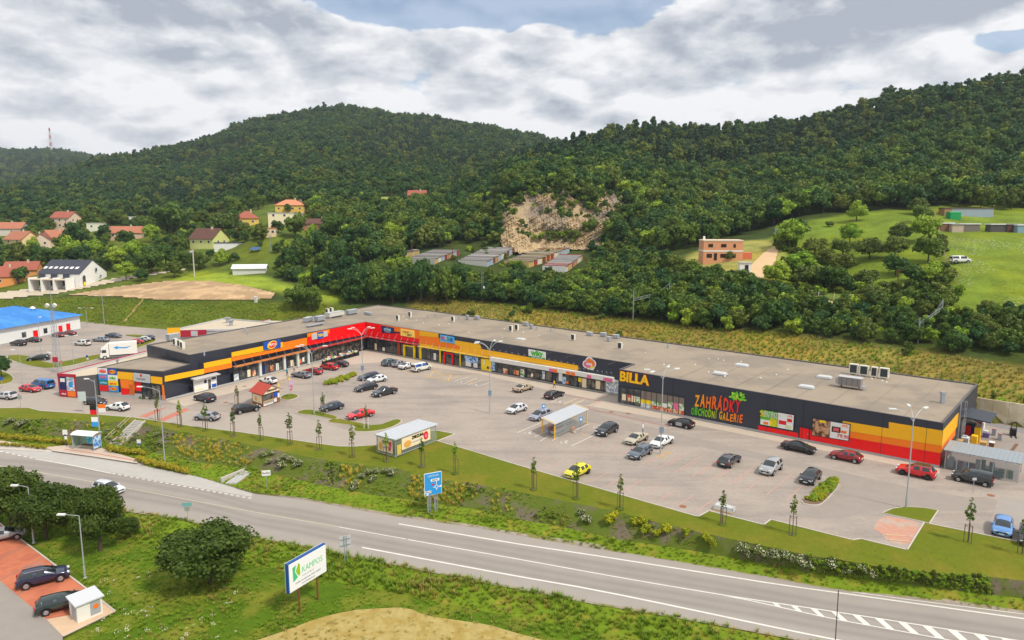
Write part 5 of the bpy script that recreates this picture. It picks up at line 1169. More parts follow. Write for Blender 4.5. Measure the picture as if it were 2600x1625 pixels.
# footway in front of the shops: a slightly raised strip
fw = [G(*p)[:2] for p in ((424, 1019), (930, 889), (1568, 1007), (1569, 1027), (2386, 1190), (2386, 1204), (1730, 1072), (1490, 1030), (1524, 1018), (1400, 992), (1208, 948), (990, 918), (880, 926), (780, 946), (640, 984), (540, 1010), (470, 1032))]
sheet('footway', fw, 0, mat('footway_pavers', S(186, 172, 156), .85, var=.12, scale=.8), thick=.02)
pline('kerb_red_line', [(1432, 1003), (1526, 1019), (1490, 1037), (1640, 1070), (1700, 1084)], .16, mat('red_line', S(190, 100, 92), .8, var=.15), z=0, lift=.03)
# painted bays
BAY = mat('bay_line_red', S(196, 150, 138), .85, var=.2, scale=.8)
def lines(lst, w, m, name='bay_line', z=0.0, lift=.02):
    for a, b in lst: pline(name, [a, b], w, m, z=z, lift=lift)
lines([((1019, 943), (1132, 966)), ((1090, 957), (1105, 938)), ((1137, 967), (1146, 950))], .16, YELLOW)
lines([((1092, 938), (1190, 957)), ((1090, 958), (1146, 950)), ((1105, 940), (1137, 967)), ((1137, 967), (1165, 955)), ((1095, 957), (1135, 950))], .09, YELLOW)
lines([((1151, 970), (1190, 957)), ((1176, 975), (1211, 960)), ((1189, 977), (1226, 965)), ((1211, 982), (1251, 969))], .13, WHITE)
lines([((1190, 975), (1212, 963)), ((1200, 966), (1194, 972))], .09, YELLOW)
lines([((1399, 1021), (1437, 1005)), ((1430, 1027), (1466, 1011)), ((1448, 1031), (1484, 1015)), ((1313, 1099), (1374, 1073)), ((1358, 1109), (1392, 1094)), ((1402, 1119), (1418, 1110)), ((1450, 1133), (1510, 1104)), ((1462, 1092), (1496, 1076)), ((1372, 1120), (1392, 1108))], .13, WHITE)
lines([((1434, 1026), (1465, 1012)), ((1446, 1031), (1482, 1015)), ((1448, 1014), (1455, 1026)), ((1466, 1012), (1480, 1015)), ((1430, 1027), (1447, 1031))], .08, YELLOW)
lines([((1366, 1082), (1394, 1078)), ((1476, 1101), (1488, 1108)), ((1665, 1158), (1692, 1163)), ((1668, 1154), (1690, 1159)), ((1680, 1146), (1708, 1152)), ((1684, 1149), (1704, 1154))], .13, YELLOW)
lines([((703, 966), (708, 981)), ((731, 957), (741, 974))], .35, YELLOW); lines([((703, 966), (765, 967)), ((708, 977), (742, 973)), ((706, 970), (734, 962))], .1, YELLOW)
for k_ in range(12):
    p0 = Vector(G(1300, 1172)).lerp(Vector(G(1780, 1306)), (k_ + .2) / 11.5); d_ = Vector((math.cos(R(50)), math.sin(R(50)), 0))
    for w_, off in ((0, 0), (1, 11.2)):
        a, b = p0 + d_ * (.3 + off), p0 + d_ * (4.9 + off)
        if w_ and k_ < 1: continue
        s_ = Vector((-d_.y, d_.x, 0)) * .05; tag(MB().quad(a + s_ + Vector((0, 0, .013)), a - s_ + Vector((0, 0, .013)), b - s_ + Vector((0, 0, .013)), b + s_ + Vector((0, 0, .013))).build('bay_line', BAY), kind='structure')
for k_ in range(9):
    p0 = Vector(G(1610, 1190)).lerp(Vector(G(2010, 1290)), k_ / 8.5); a, b = p0 + d_ * 2, p0 + d_ * 11.5
    s_ = Vector((-d_.y, d_.x, 0)) * .05; tag(MB().quad(a + s_ + Vector((0, 0, .014)), a - s_ + Vector((0, 0, .014)), b - s_ + Vector((0, 0, .014)), b + s_ + Vector((0, 0, .014))).build('bay_line', BAY), kind='structure')
def wheelchair(px, py):
    c = Vector(G(px, py)); rz_ = R(50) - R(90); b = MB()
    def ln(p, q, w=.1):
        p, q = Vector(p), Vector(q); d = (q - p).normalized(); s_ = Vector((-d.y, d.x)) * w / 2; rot = Matrix.Rotation(rz_, 2)
        b.quad(*[(c.x + (rot @ t).x, c.y + (rot @ t).y, .022) for t in (p + s_, p - s_, q - s_, q + s_)])
    for k_ in range(10): a0, a1 = R(150 + k_ * 25), R(150 + (k_ + 1) * 25); ln((math.cos(a0) * .42, math.sin(a0) * .42 - .2), (math.cos(a1) * .42, math.sin(a1) * .42 - .2))
    ln((-.1, .75), (-.05, .1), .16); ln((-.05, .1), (.4, .1), .12); ln((.4, .1), (.6, -.35), .12); ln((-.06, .45), (.35, .4)); ln((-.2, .85), (0, .85), .2)
    tag(b.build('wheelchair_marking', WHITE), kind='structure')
for p in ((1168, 971), (1205, 978), (1418, 1021), (1467, 1031), (1341, 1100), (1433, 1123), (1516, 1085)): wheelchair(*p)
MANH = mat('manhole_rust', S(146, 98, 70), .8, var=.2, scale=3)
for i, (x, y, lab) in enumerate(((1552, 1046, 'nearer the supermarket entrance'), (1596, 1050, 'outside the supermarket window posters'), (1734, 1286, 'in the front parking bays'), (2516, 1258, 'beside the grey van lane'), (621, 981, 'on the footway near the kiosk'), (573, 1022, 'left of the dark kiosk car'))):
    c = G(x, y); tag(MB().cyl((c[0], c[1], 0), (c[0], c[1], .026), .42, .42, 14).build('manhole_cover', MANH), 'rusty round manhole cover ' + lab, 'manhole cover', 'manhole covers in the paving')
# red paved crossing by the stairs
sheet('red_crossing', [G(x, y)[:2] for x, y in ((352, 1058), (402, 1038), (426, 1034), (372, 1060))], .012, REDPAVE); sheet('red_crossing', [G(x, y)[:2] for x, y in ((398, 1067), (470, 1036), (482, 1040), (416, 1070))], .012, REDPAVE)
# left yard: grass islands
island('left_grass_island', [(5, 905), (60, 900), (120, 925), (160, 920), (262, 897), (268, 906), (200, 925), (130, 938), (60, 928)], GRASS, rnd=1)
island('round_grass_island', [(310, 851), (350, 850), (392, 856), (400, 865), (372, 876), (338, 888), (330, 884), (368, 868), (384, 861), (350, 856)], GRASS, rnd=1)
island('left_corner_lawn', [(-60, 945), (-10, 940), (24, 948), (38, 962), (26, 974), (-20, 980), (-60, 978)], GRASS, rnd=1)
# bus stop side of the road: pavement, kerb, path
sheet('bus_stop_pavement', [G(x, y, ROADZ)[:2] for x, y in ((-300, 1096), (0, 1121), (125, 1137), (188, 1131), (262, 1140), (272, 1146), (352, 1170), (349, 1177), (132, 1145), (125, 1142), (0, 1129), (-300, 1104))], ROADZ, mat('stop_pavers', S(196, 176, 160), .85, var=.1), thick=.16)
pline('bus_stop_kerb', [(132, 1146), (240, 1161), (349, 1178)], .3, KERB, z=ROADZ, lift=.175); pline('tactile_strip', [(165, 1143), (250, 1155), (345, 1172)], .22, REDPAVE, z=ROADZ, lift=.172)
sheet('lay_by', [G(x, y, ROADZ)[:2] for x, y in ((-200, 1110), (0, 1142), (132, 1148), (349, 1180), (509, 1212), (560, 1229), (640, 1252), (640, 1262), (500, 1239), (283, 1200), (89, 1163), (0, 1145))], ROADZ + .006, mat('lay_by_pavers', S(178, 174, 168), .85, var=.12))
# outdoor stairs down the bank
top, bot = Vector(G(356, 1068, 0)), Vector(G(290, 1131, ROADZ + .17)); nst = 16; STONE = mat('stair_concrete', S(176, 172, 164), .85, var=.15, scale=2)
st = thing('outdoor_stairs', 'grey concrete outdoor stairs leading down from car park to bus stop', 'stairs', bot)
run = (top - bot); rd_ = Vector((run.x, run.y, 0)); ln_ = rd_.length; rz_ = math.atan2(run.y, run.x)
stw = 1.7
for k_ in range(nst):
    t = (k_ + .5) / nst; p = rd_ * t; b = MB().box((p.x, p.y, run.z * (k_ + 1) / nst - .12), (ln_ / nst + .02, stw, .26), rz_); b.build('step', STONE, st)
side = Vector((-math.sin(rz_), math.cos(rz_), 0))
for s_ in (-1, 1):
    b = MB(); a = side * (s_ * (stw / 2 + .12)); q = [a - side * .1, a + side * .1]; up_ = Vector((0, 0, 1))
    b.hull([q[0] - up_ * .4, q[0] + rd_ + up_ * (run.z - .4), q[1] + rd_ + up_ * (run.z - .4), q[1] - up_ * .4], [q[0] + up_ * .15, q[0] + rd_ + up_ * (run.z + .15), q[1] + rd_ + up_ * (run.z + .15), q[1] + up_ * .15]); b.build('side_wall', CONC, st)
rl = MB(); a = side * (stw / 2 + .9); RAIL = mat('pale_rail', S(190, 178, 156), .6)
for hh in (.55, 1.05): rl.cyl(a + up_ * hh, a + rd_ + up_ * (run.z + hh), .035, .035, 6)
for k_ in range(5): p = a + rd_ * (k_ / 4) + up_ * (run.z * k_ / 4); rl.cyl(p - up_ * .3, p + up_ * 1.05, .035, .035, 6)
rl.build('handrail', RAIL, st)
# concrete culvert head beside the road
c0, c1 = Vector(G(562, 1226, ROADZ)), Vector(G(622, 1196, ROADZ + .3)); cv = thing('drain_culvert', 'pale concrete drain culvert head sloping to the road edge', 'culvert', c0)
v = c1 - c0; MB().box((v.x / 2, v.y / 2, .35), (v.length, .28, .75), math.atan2(v.y, v.x)).build('edge_beam', CONC, cv)
qv = [Vector(G(*p, ROADZ + .12)) - c0 for p in ((572, 1228), (622, 1200), (638, 1208), (598, 1229))]; b = MB(); b.hull([q - up_ * .3 for q in qv], [q + up_ * (.1 + .3 * (i in (1, 2))) for i, q in enumerate(qv)]); b.build('apron_slab', PLINTH, cv)
# yard on the right: wall, pallets, cage store
def label_thing(o, l, c, g=None): return tag(o, l, c, g)
wl = [G(2478, 1062), G(2600, 1084), G(2720, 1108), G(3000, 1165)]
rw = thing('retaining_wall', 'pale concrete retaining wall behind the loading yard', 'wall', wl[0]); cwm = mat('pale_concrete', S(226, 212, 182), .85, var=.12, scale=.5, color2=S(200, 184, 150), c2scale=.2)
for i in range(3):
    a, b_ = Vector(wl[i]), Vector(wl[i + 1]); n_ = max(1, round((b_ - a).length / 2.4))
    for k_ in range(n_):
        p = a.lerp(b_, k_ / n_); q = a.lerp(b_, (k_ + 1) / n_); c = (p + q) / 2 - Vector(wl[0]); v = q - p
        MB().box((c.x, c.y, 1.78 + .03 * ((k_ * 7) % 3)), (v.length - .03, .3 + .02 * (k_ % 2), 3.6), math.atan2(v.y, v.x)).build('wall_panel', cwm, rw)
sheet('yard_gravel', [G(x, y)[:2] for x, y in ((2478, 1068), (2600, 1086), (3000, 1170), (3000, 1190), (2600, 1102), (2500, 1078))], .007, mat('dark_gravel', S(140, 134, 134), .95, var=.3, scale=3))
# lot of the blue-roofed hall: building
B0, B1 = G(205, 837), G(0, 878); hall = thing('blue_roofed_hall', 'white hall with bright blue metal roof and red doors, left of the yard', 'building', B0)
hw = Wall(B0, B1); L0 = Vector(B0)
far0 = Vector(G(205, 837)) + hw.n * -24; far1 = Vector(B1) + hw.u * 12 - hw.n * 24; e1 = Vector(B1) + hw.u * 12
b = MB(); b.prism([(B0[0], B0[1]), (e1.x, e1.y), (far1.x, far1.y), (far0.x, far0.y)], 0, 4.5); wb(b, 'wall', mat('hall_white', S(232, 232, 230), .7, var=.05), hall)
wb(hw.box(-.0, hw.len + 12, 0, .4, .002, .06), 'plinth', PLINTH, hall)
BLUER = mat('blue_metal_roof', S(48, 128, 206), .45, var=.12, scale=.5, color2=S(70, 146, 214), c2scale=.15)
ridge_h = 8.2; c_far, c_near = (far0 + far1) / 2, (Vector(B0) + e1) / 2
ea0, ea1 = Vector(B0) + hw.n * .9 - hw.u * .8, e1 + hw.n * .9 + hw.u * .8; fa0, fa1 = far0 - hw.n * .9 - hw.u * .8, far1 - hw.n * .9 + hw.u * .8
m0, m1 = (ea0 + fa0) / 2 + hw.u * 11, (ea1 + fa1) / 2 - hw.u * 11
up45, upr = Vector((0, 0, 4.45)), Vector((0, 0, ridge_h))
b = MB(); b.v = [tuple(q) for q in (ea0 + up45, ea1 + up45, fa1 + up45, fa0 + up45, m0 + upr, m1 + upr)]; b.f = [(0, 4, 5, 1), (2, 5, 4, 3), (0, 3, 4), (1, 5, 2), (0, 1, 2, 3)]; rfo = wb(b, 'roof', BLUER, hall)
rbm = MB()
for k_ in range(46):
    t = (k_ + .5) / 46; p = ea0.lerp(ea1, t); d_in = -hw.n; ln2 = 13.0 * min(1, max(.08, t / .24, )) if t < .24 else (13.0 if t < .76 else 13.0 * (1 - t) / .24)
    q = p + d_in * ln2; zz = 4.45 + (ridge_h - 4.45) * ln2 / 13.0; rbm.cyl(p + up45 + Vector((0, 0, .02)), q + Vector((0, 0, zz + .02)), .05, .05, 3, cap=False)
r2 = wb(rbm, 'roof_ribs', BLUER, rfo); r2['kind'] = 'stuff'
for x_, y_, z1_, w_, m_, nm in ((91, 856, 2.3, 1.5, REDC, 'door'), (154, 842, 2.3, 1.3, REDC, 'door'), (174, 838, 2.5, 1.4, REDC, 'door'), (61, 852, 2.4, 1.3, GLASS, 'window'), (115.5, 843, 2.4, 1.2, GLASS, 'window')):
    a = hw.pix(x_, y_)[0]; z0_ = .3 if nm == 'door' else 1.0; o = wb(hw.box(a - w_ / 2, a + w_ / 2, z0_, z1_, .004, .08), nm, m_, hall); wb(hw.box(a - w_ / 2 - .1, a + w_ / 2 + .1, z1_, z1_ + .12, .004, .1), 'lintel', GREYL, o)
b = MB().cyl(hw.pt(8, 6.2, -8), hw.pt(8, 7.3, -8), .45, .45, 10); b.cyl(hw.pt(8, 7.3, -8), hw.pt(8, 7.9, -8), .8, .3, 10); wb(b, 'roof_ventilator', WHITEP, hall)
# long low building with red trim beside the corner block
A, Bq = Vector(G(153, 1007)), Vector(G(195, 1010)); dr_ = Vector(G(372, 895, 4.1)) - Vector(G(150, 953, 4.1)); dr_.z = 0; dr_.normalize(); perp = Vector((dr_.y, -dr_.x, 0)); wid = 9.0
rb = thing('red_trimmed_shop', 'low dark shop with crimson roof trim and poster end wall beside the corner block', 'building', A)
C = A + dr_ * 72; ring_ = [A, Bq, Bq + dr_ * 3 + perp * 3.2, Bq + perp * 3.2 + dr_ * 27, C + perp * 6.5, C]
b = MB(); b.prism([(p.x, p.y) for p in ring_], 0, 4.0); wb(b, 'wall', mat('dark_grey_wall', S(84, 82, 84), .7, var=.08), rb)
wb(tess([(p.x, p.y, 4.03) for p in ring_], '', ROOF), 'roof', mat('pale_roof', S(198, 184, 162), .9, var=.1, scale=.4), rb)
CRIM = mat('crimson_trim', S(176, 30, 56), .5)
b = MB()
for p, q in ((A, C), (A, Bq)):
    v = q - p; c = (p + q) / 2; b.box((c.x, c.y, 4.2), (v.length + .2, .3, .5), math.atan2(v.y, v.x))
wb(b, 'roof_trim', CRIM, rb)
b = MB(); v = C - A; nv = Vector((v.y, -v.x, 0)).normalized(); c = (A + C) / 2 + nv * .32; b.box((c.x, c.y, 4.18), (v.length, .3, .3), math.atan2(v.y, v.x)); wb(b, 'parapet', GREYL, rb)
we = Wall(A, Bq); wb(we.box(-.1, we.len + .1, .1, 4.4, .01, .08), 'poster_frame', CRIM, rb)
for t0, t1, z0_, z1_, m_ in ((.05, .46, 1.4, 3.9, NAVY), (.48, .95, 1.3, 3.9, POST[4]), (.05, .48, .25, 1.25, CRIM), (.5, .97, .2, 1.2, ORANGES), (.12, .4, 2.9, 3.6, WHITEP), (.62, .86, 2.0, 3.0, SKYB)): wb(we.box(we.len * t0, we.len * t1, z0_, z1_, .085, .10 + .01 * (m_ in (WHITEP, SKYB))), 'poster', m_, rb)
text_on(we, (we.len * .27, .6), None, 'AKCE', h=.4, m=WHITEP, parent=rb, d=.12)
p = Bq + perp * 2.2 + dr_ * 8; b = MB().cyl(p + Vector((0, 0, 1)), p + Vector((0, 0, 5.6)), .16, .16, 8); b.box((p.x, p.y, 5.65), (.6, .4, .3)); wb(b, 'flue_pipe', METAL, rb)
# rear block of the same shop, seen over the shops' roof
rr = [G(431, 842, 5), G(568, 811, 5), G(705, 822, 5), G(600, 838, 5)]
rbk = thing('rear_shop_block', 'pale flat-roofed rear block with crimson wall and yellow sign', 'building', (rr[0][0], rr[0][1], 0))
b = MB(); b.prism([p[:2] for p in rr], 0, 5.0); wb(b, 'wall', GREYL, rbk); ri = inset([(p, 5) for p in rr], -.3 if True else .3)
wb(tess([(p[0], p[1], 5.02) for p in rr], '', ROOF), 'roof', MATS['pale_roof'], rbk)
b = MB()
for i in range(4):
    p, q = Vector(rr[i]), Vector(rr[(i + 1) % 4]); v = q - p; c = (p + q) / 2; b.box((c.x, c.y, 5.15), (v.length + .3, .35, .4), math.atan2(v.y, v.x))
wb(b, 'parapet', GREYL, rbk)
fwl = Wall(rr[0], rr[3]); wb(fwl.box(.3, fwl.len * .55, 3.6, 5.3, .2, .3), 'fascia', CRIM, rbk); wb(fwl.box(-.4, 2.6, 3.8, 6.0, .31, .5), 'sign', YEL, rbk); wb(fwl.box(fwl.len * .32, fwl.len * .42, 3.8, 5.1, .31, .36), 'sign', GREYL, rbk)
for t, s_ in ((.35, .3), (.62, .55)):
    p = Vector(rr[1]).lerp(Vector(rr[3]), t); b = MB().cyl((p.x, p.y, 5), (p.x, p.y, 6.0), .45, .45, 10); b.cyl((p.x, p.y, 6.0), (p.x, p.y, 6.5), .5, .9, 10); wb(b, 'roof_ventilator', METAL, rbk)
# ================================================================ cars
TYRE = mat('tyre', S(34, 34, 36), .85); RIM = mat('alloy_rim', S(168, 170, 174), .35, metal=.6); RIMB = mat('black_rim', S(52, 52, 56), .4, metal=.4)
CGLASS = mat('car_glass', S(34, 42, 46), .05, spec=.8, coat=.3); HEADL = mat('headlight', S(222, 226, 230), .15, spec=.7); TAILL = mat('taillight', S(170, 18, 22), .25); PLATE = mat('number_plate', S(232, 232, 228), .5); TRIM = mat('black_trim', S(32, 32, 36), .6)
#        L     W     H    belt  hood  tail(boot top) xs of: rear-glass base, roof rear, roof front, windscreen base
CT = {
 'hatch': (4.15, 1.78, 1.48, .92, .93, .98, .03, .19, .55, .79),
 'sedan': (4.70, 1.82, 1.45, .92, .90, 1.0, .15, .33, .56, .76),
 'wagon': (4.65, 1.80, 1.48, .93, .91, .98, .03, .12, .54, .745),
 'suv': (4.50, 1.86, 1.68, 1.06, 1.06, 1.08, .03, .13, .54, .745),
 'mpv': (4.40, 1.80, 1.62, .98, .95, 1.0, .02, .13, .60, .82),
 'minivan': (4.45, 1.84, 1.82, 1.05, 1.05, 1.1, .005, .03, .60, .78),
 'van': (4.95, 1.92, 1.97, 1.15, 1.12, 1.2, .005, .03, .70, .88),
 'pickup': (5.20, 1.86, 1.78, 1.05, 1.02, .98, .36, .40, .58, .70),
}
_cc = {}
def car_geo(kind):
    if kind in _cc: return _cc[kind]
    L, W, H, belt, hood, tail, xr, xrr, xrf, xw = CT[kind]; hw = W / 2; wr = .33 if kind not in ('suv', 'pickup', 'van') else .37
    wx = (-.5 * L + .175 * L + .03, .5 * L - .185 * L)       # wheel centres
    X = lambda t: (t - .5) * L
    arch = lambda x: max([math.sqrt(max(0, (wr + .07) ** 2 - (x - c) ** 2)) + wr if abs(x - c) < wr + .07 else 0 for c in wx])
    mid = (xrr + xrf) / 2
    st = {X(0): 'end', X(.012): '', X(.05): '', X(xr + .004): 'r0', X(xrr): 'r1', X(mid - .012): 'p0', X(mid + .012): 'p1', X(xrf): 'r2', X(xw): 'w', X(.90): '', X(.965): '', X(.99): '', X(1): 'end'}
    for c in wx:
        for k_ in (-1.0, -.72, 0, .72, 1.0): st.setdefault(c + k_ * (wr + .07), '')
    xs = sorted(st); secs = []
    q = lambda x: x / L + .5
    for x in xs:
        t = q(x)
        z0 = max(.24, arch(x)); tp = 1.0
        if t < .03: tp = .93 + t / .03 * .07 * 1
        if t > .9: tp = 1 - ((t - .9) / .1) ** 2 * .14
        w = hw * tp
        bl = belt - (.04 * (t - .5)) if t < xw else hood - (t - xw) / (1 - xw) * .14
        if t > .985: bl = .60; z0 = max(z0, .30)
        elif t > .955: bl = min(bl, .74)
        if t < .012: bl = .80; z0 = max(z0, .32)
        if kind in ('van', 'minivan') and t > .96: bl = .8
        ins = .80 if kind in ('hatch', 'sedan', 'wagon') else .86
        if xrr <= t <= xrf: zt = H - .035 * abs((t - (xrr + xrf) / 2) / (xrf - xrr)) * 2; ew = w * ins; ez = zt - .07
        elif xr <= t < xrr: f_ = (t - xr) / (xrr - xr); zt = tail + (H - tail) * f_; ew = w * (.92 + (ins - .92) * f_); ez = zt - .05
        elif xrf < t <= xw + 1e-6: f_ = (xw - t) / (xw - xrf); zt = bl + .05 + (H - bl - .05) * f_; ew = w * (.9 + (ins - .9) * f_); ez = zt - .05
        elif t < xr: zt = tail if t > .02 else tail - .06; ew = w * .9; ez = zt - .02; bl = min(bl, zt - .03)
        else: zt = bl + .05; ew = w * .84; ez = bl + .015
        if t < .012 or t > .985: zt = bl + .03; ez = bl + .01
        bl2 = min(bl, ez - .005)
        half = [(0, max(z0 - .02, .2)), (w * .86, z0), (w, max(z0 + .04, min(.58, bl2 - .05))), (w * .965, bl2), (ew, ez), (0, zt)]
        secs.append([(x, -y, z) for y, z in half[:0:-1]][0:0] + [(x, y, z) for y, z in half] + [(x, -y, z) for y, z in half[4:0:-1]])
    n = 10; V = [p for s_ in secs for p in s_]; tagx = [st[x] for x in xs]; T_ = [q(x) for x in xs]
    parts = {'body': [], 'windscreen': [], 'rear_window': [], 'side_window': []}
    sw = {}
    for i in range(len(xs) - 1):
        t = (T_[i] + T_[i + 1]) / 2
        for j in range(n):
            f = (i * n + j, (i + 1) * n + j, (i + 1) * n + (j + 1) % n, i * n + (j + 1) % n)
            if j in (4, 5) and xrf < t < xw: parts['windscreen'].append(f)
            elif j in (4, 5) and xr < t < xrr and kind not in ('minivan', 'van'): parts['rear_window'].append(f)
            elif j in (3, 6) and xrr + .004 < t < xrf + .3 * (xw - xrf) and not (mid - .013 < t < mid + .013): sw.setdefault((j, t > mid), []).append(f)
            else: parts['body'].append(f)
    parts['body'] += [tuple(range(n)), tuple(range((len(xs) - 1) * n, len(xs) * n))[::-1]]
    # one smooth shell, rounded by subdivision, then taken apart into body and panes
    order = ['body', 'windscreen', 'rear_window'] + list(sw); fl = [parts['body'], parts['windscreen'], parts['rear_window']] + list(sw.values())
    me = bpy.data.meshes.new('shell'); me.from_pydata(V, [], [f for l_ in fl for f in l_]); me.polygons.foreach_set('material_index', np.concatenate([np.full(len(l_), i, np.int32) for i, l_ in enumerate(fl)]))
    for _ in order: me.materials.append(None)
    tmp = bpy.data.objects.new('shell', me); col.objects.link(tmp); tmp.modifiers.new('s', 'SUBSURF').levels = 1
    ev = bpy.data.meshes.new_from_object(tmp.evaluated_get(bpy.context.evaluated_depsgraph_get())); bpy.data.objects.remove(tmp)
    EV = [tuple(v_.co) for v_ in ev.vertices]; k_z = H / max(v_[2] for v_ in EV); k_y = W / 2 / max(v_[1] for v_ in EV); k_x = L / 2 / max(v_[0] for v_ in EV); EV = [(v_[0] * k_x, v_[1] * k_y, v_[2] if v_[2] < .6 else .6 + (v_[2] - .6) * (H - .6) / (H / k_z - .6)) for v_ in EV]
    def sub(i):
        fs = [tuple(p.vertices) for p in ev.polygons if p.material_index == i]
        ids = sorted({j for f in fs for j in f}); mp = {a: b for b, a in enumerate(ids)}; b = MB(); b.v = [EV[j] for j in ids]; b.f = [tuple(mp[j] for j in f) for f in fs]; return b
    out = {'L': L, 'W': W, 'H': H, 'wr': wr, 'wx': wx, 'belt': belt, 'hood': hood, 'kind': kind}
    me = sub(0).mesh('body'); soft(me, 45); out['body'] = me; out['side'] = []
    for i, k_ in enumerate(order):
        if i == 0 or not fl[i]: continue
        me = sub(i).mesh(k_ if i < 3 else 'side_window', CGLASS); me.shade_smooth()
        if i < 3: out[k_] = me
        else: out['side'].append(me)
    b = MB().cyl((0, -.1, 0), (0, .1, 0), wr, wr, 18); me = b.mesh('tyre', TYRE); soft(me, 50); out['tyre'] = me
    b = MB().cyl((0, .095, 0), (0, .115, 0), wr * .66, wr * .6, 12); out['rimg'] = b
    hl = MB().box((L / 2 - .22, 0, 0), (.34, .34, .13)); out['hl'] = hl
    _cc[kind] = out; return out
_cm = {}
def car_paint(c): 
    k_ = 'car_paint_%d_%d_%d' % c
    return mat(k_, S(*c), .25, spec=.55, coat=.6, metal=.0)
_shared = {}
def shared(key, fn):
    if key not in _shared: _shared[key] = fn()
    return _shared[key]
def car(kind, color, px, py, head, label, z=0.0, ground=None, cat='car', group='cars in the car park', rim=RIM, roof=None, extra=None, rails=False, name='parked_car'):
    g_ = car_geo(kind); loc = G(px, py, z) if ground is None else ground
    o = thing(name, label, cat, loc, R(head), group); P_ = car_paint(color)
    L, W, H, wr = g_['L'], g_['W'], g_['H'], g_['wr']
    def bm_(): m2 = g_['body'].copy(); m2.materials.append(P_); return m2
    body = obj('body', shared(('b', kind, color), bm_), o)
    if 'windscreen' in g_: obj('windscreen', g_['windscreen'], o)
    if 'rear_window' in g_: obj('rear_window', g_['rear_window'], o)
    elif kind in ('van', 'minivan'): obj('rear_window', shared(('rw', kind), lambda: MB().box((-L / 2 + .03, 0, H * .72), (.04, W * .68, H * .26)).mesh('rear_window', CGLASS)), o)
    for me in g_['side']: obj('side_window', me, o)
    rg = shared(('rim', kind, rim.name), lambda: g_['rimg'].mesh('rim', rim))
    for cx_ in g_['wx']:
        for s_ in (1, -1):
            w_ = obj('wheel', g_['tyre'], o, (cx_, s_ * (W / 2 - .10), wr)); r_ = obj('rim', rg, w_)
            if s_ < 0: r_.rotation_euler = (0, 0, math.pi)
    zf = g_['hood'] - .26 if kind not in ('van', 'minivan') else .82
    hm = shared(('hl', kind), lambda: MB().box((0, 0, 0), (.22, .34, .12)).mesh('headlight', HEADL)); tm_ = shared(('tl', kind), lambda: MB().box((0, 0, 0), (.12, .26, .2 if kind not in ('van', 'minivan', 'mpv') else .4)).mesh('taillight', TAILL)); pm = shared('pl', lambda: MB().box((0, 0, 0), (.03, .5, .12)).mesh('number_plate', PLATE)); mm = shared(('mi', color), lambda: MB().box((0, 0, 0), (.12, .2, .14)).mesh('mirror', P_))
    gm = shared('gr', lambda: MB().box((0, 0, 0), (.05, 1.0, .16)).mesh('grille', TRIM)); bmq = shared(('bump', kind), lambda: MB().box((0, 0, 0), (.08, W * .84, .16)).mesh('bumper', TRIM))
    for s_ in (1, -1):
        obj('headlight', hm, o, (L / 2 - .15, s_ * (W / 2 - .36), zf)); obj('taillight', tm_, o, (-L / 2 + .05, s_ * (W / 2 - .19), g_['belt'] - .12 if kind not in ('van', 'minivan') else .95)); obj('mirror', mm, o, (L * (CT[kind][9] - .5) - .35, s_ * (W / 2 + .06), g_['belt'] + .04))
    obj('number_plate', pm, o, (L / 2 - .005, 0, .46)); obj('number_plate', pm, o, (-L / 2 - .005, 0, .62)); obj('grille', gm, o, (L / 2 - .02, 0, .58)); obj('bumper', bmq, o, (-L / 2 + .02, 0, .36)); 
    if roof: obj('roof_panel', shared(('roof', kind, roof), lambda: MB().box((X_(kind, 'mid'), 0, H + .002), (L * (CT[kind][8] - CT[kind][7]) * .92, W * .6, .02)).mesh('roof_panel', car_paint(roof))), o)
    if rails:
        for s_ in (1, -1): obj('roof_rail', shared(('rail', kind), lambda: MB().box((X_(kind, 'mid'), 0, H - .01), (L * (CT[kind][8] - CT[kind][7]) * .9, .05, .07)).mesh('roof_rail', RIM)), o, (0, s_ * W * .37, 0))
    if extra: extra(o, g_)
    return o
def X_(kind, w): return ((CT[kind][7] + CT[kind][8]) / 2 - .5) * CT[kind][0]
BLK, NVY, WHT, SIL, RED_, GRY = (26, 28, 34), (30, 40, 62), (226, 228, 226), (168, 172, 178), (178, 20, 30), (98, 104, 114)
def cargo(o, g_):
    L, W = g_['L'], g_['W']; MB().box((-L * .32, 0, 1.0), (L * .31, W * .78, .03)).build('cargo_bed', TRIM, o); MB().box((-L * .38, .1, 1.06), (.7, .9, .12)).build('cargo', BROWN, o)
def blue_windows(o, g_):
    for s_ in (1, -1):
        for k_ in range(3): MB().box((-1.9 + k_ * 1.05, s_ * (g_['W'] / 2 * .905), 1.48), (.95, .03, .46), 0, Matrix.Rotation(s_ * .22, 3, 'X')).build('window_sticker', mat('blue_sticker', S(60, 110, 200), .3), o)
def silver_door(o, g_):
    for s_ in (1,): MB().box((-.02, s_ * (g_['W'] / 2 + .004), .62), (1.05, .02, .56)).build('replacement_door', mat('primer_silver', S(170, 172, 172), .5), o)
def open_boot(o, g_): MB().box((-g_['L'] / 2 + .1, 0, 1.75), (.9, 1.3, .06), 0, Matrix.Rotation(-.35, 3, 'Y')).build('raised_tailgate', GREYL, o)
KERBG = 'cars along the supermarket wall'
car('minivan', (52, 56, 60), 2468, 1225, 140, 'dark grey small van beside the grey cage store', cat='van', group=KERBG)
car('suv', (214, 24, 34), 2324, 1208, 140, 'bright red sport utility car with black roof and black wheels', rim=RIMB, roof=(40, 36, 36), rails=True, group=KERBG)
car('hatch', (150, 26, 34), 2147, 1168, 140, 'dark red five-door hatchback along the wall, left of the bright red one', group=KERBG)
car('sedan', BLK, 2028, 1145, -40, 'black saloon along the wall below the second hoarding', rim=RIMB, group=KERBG)
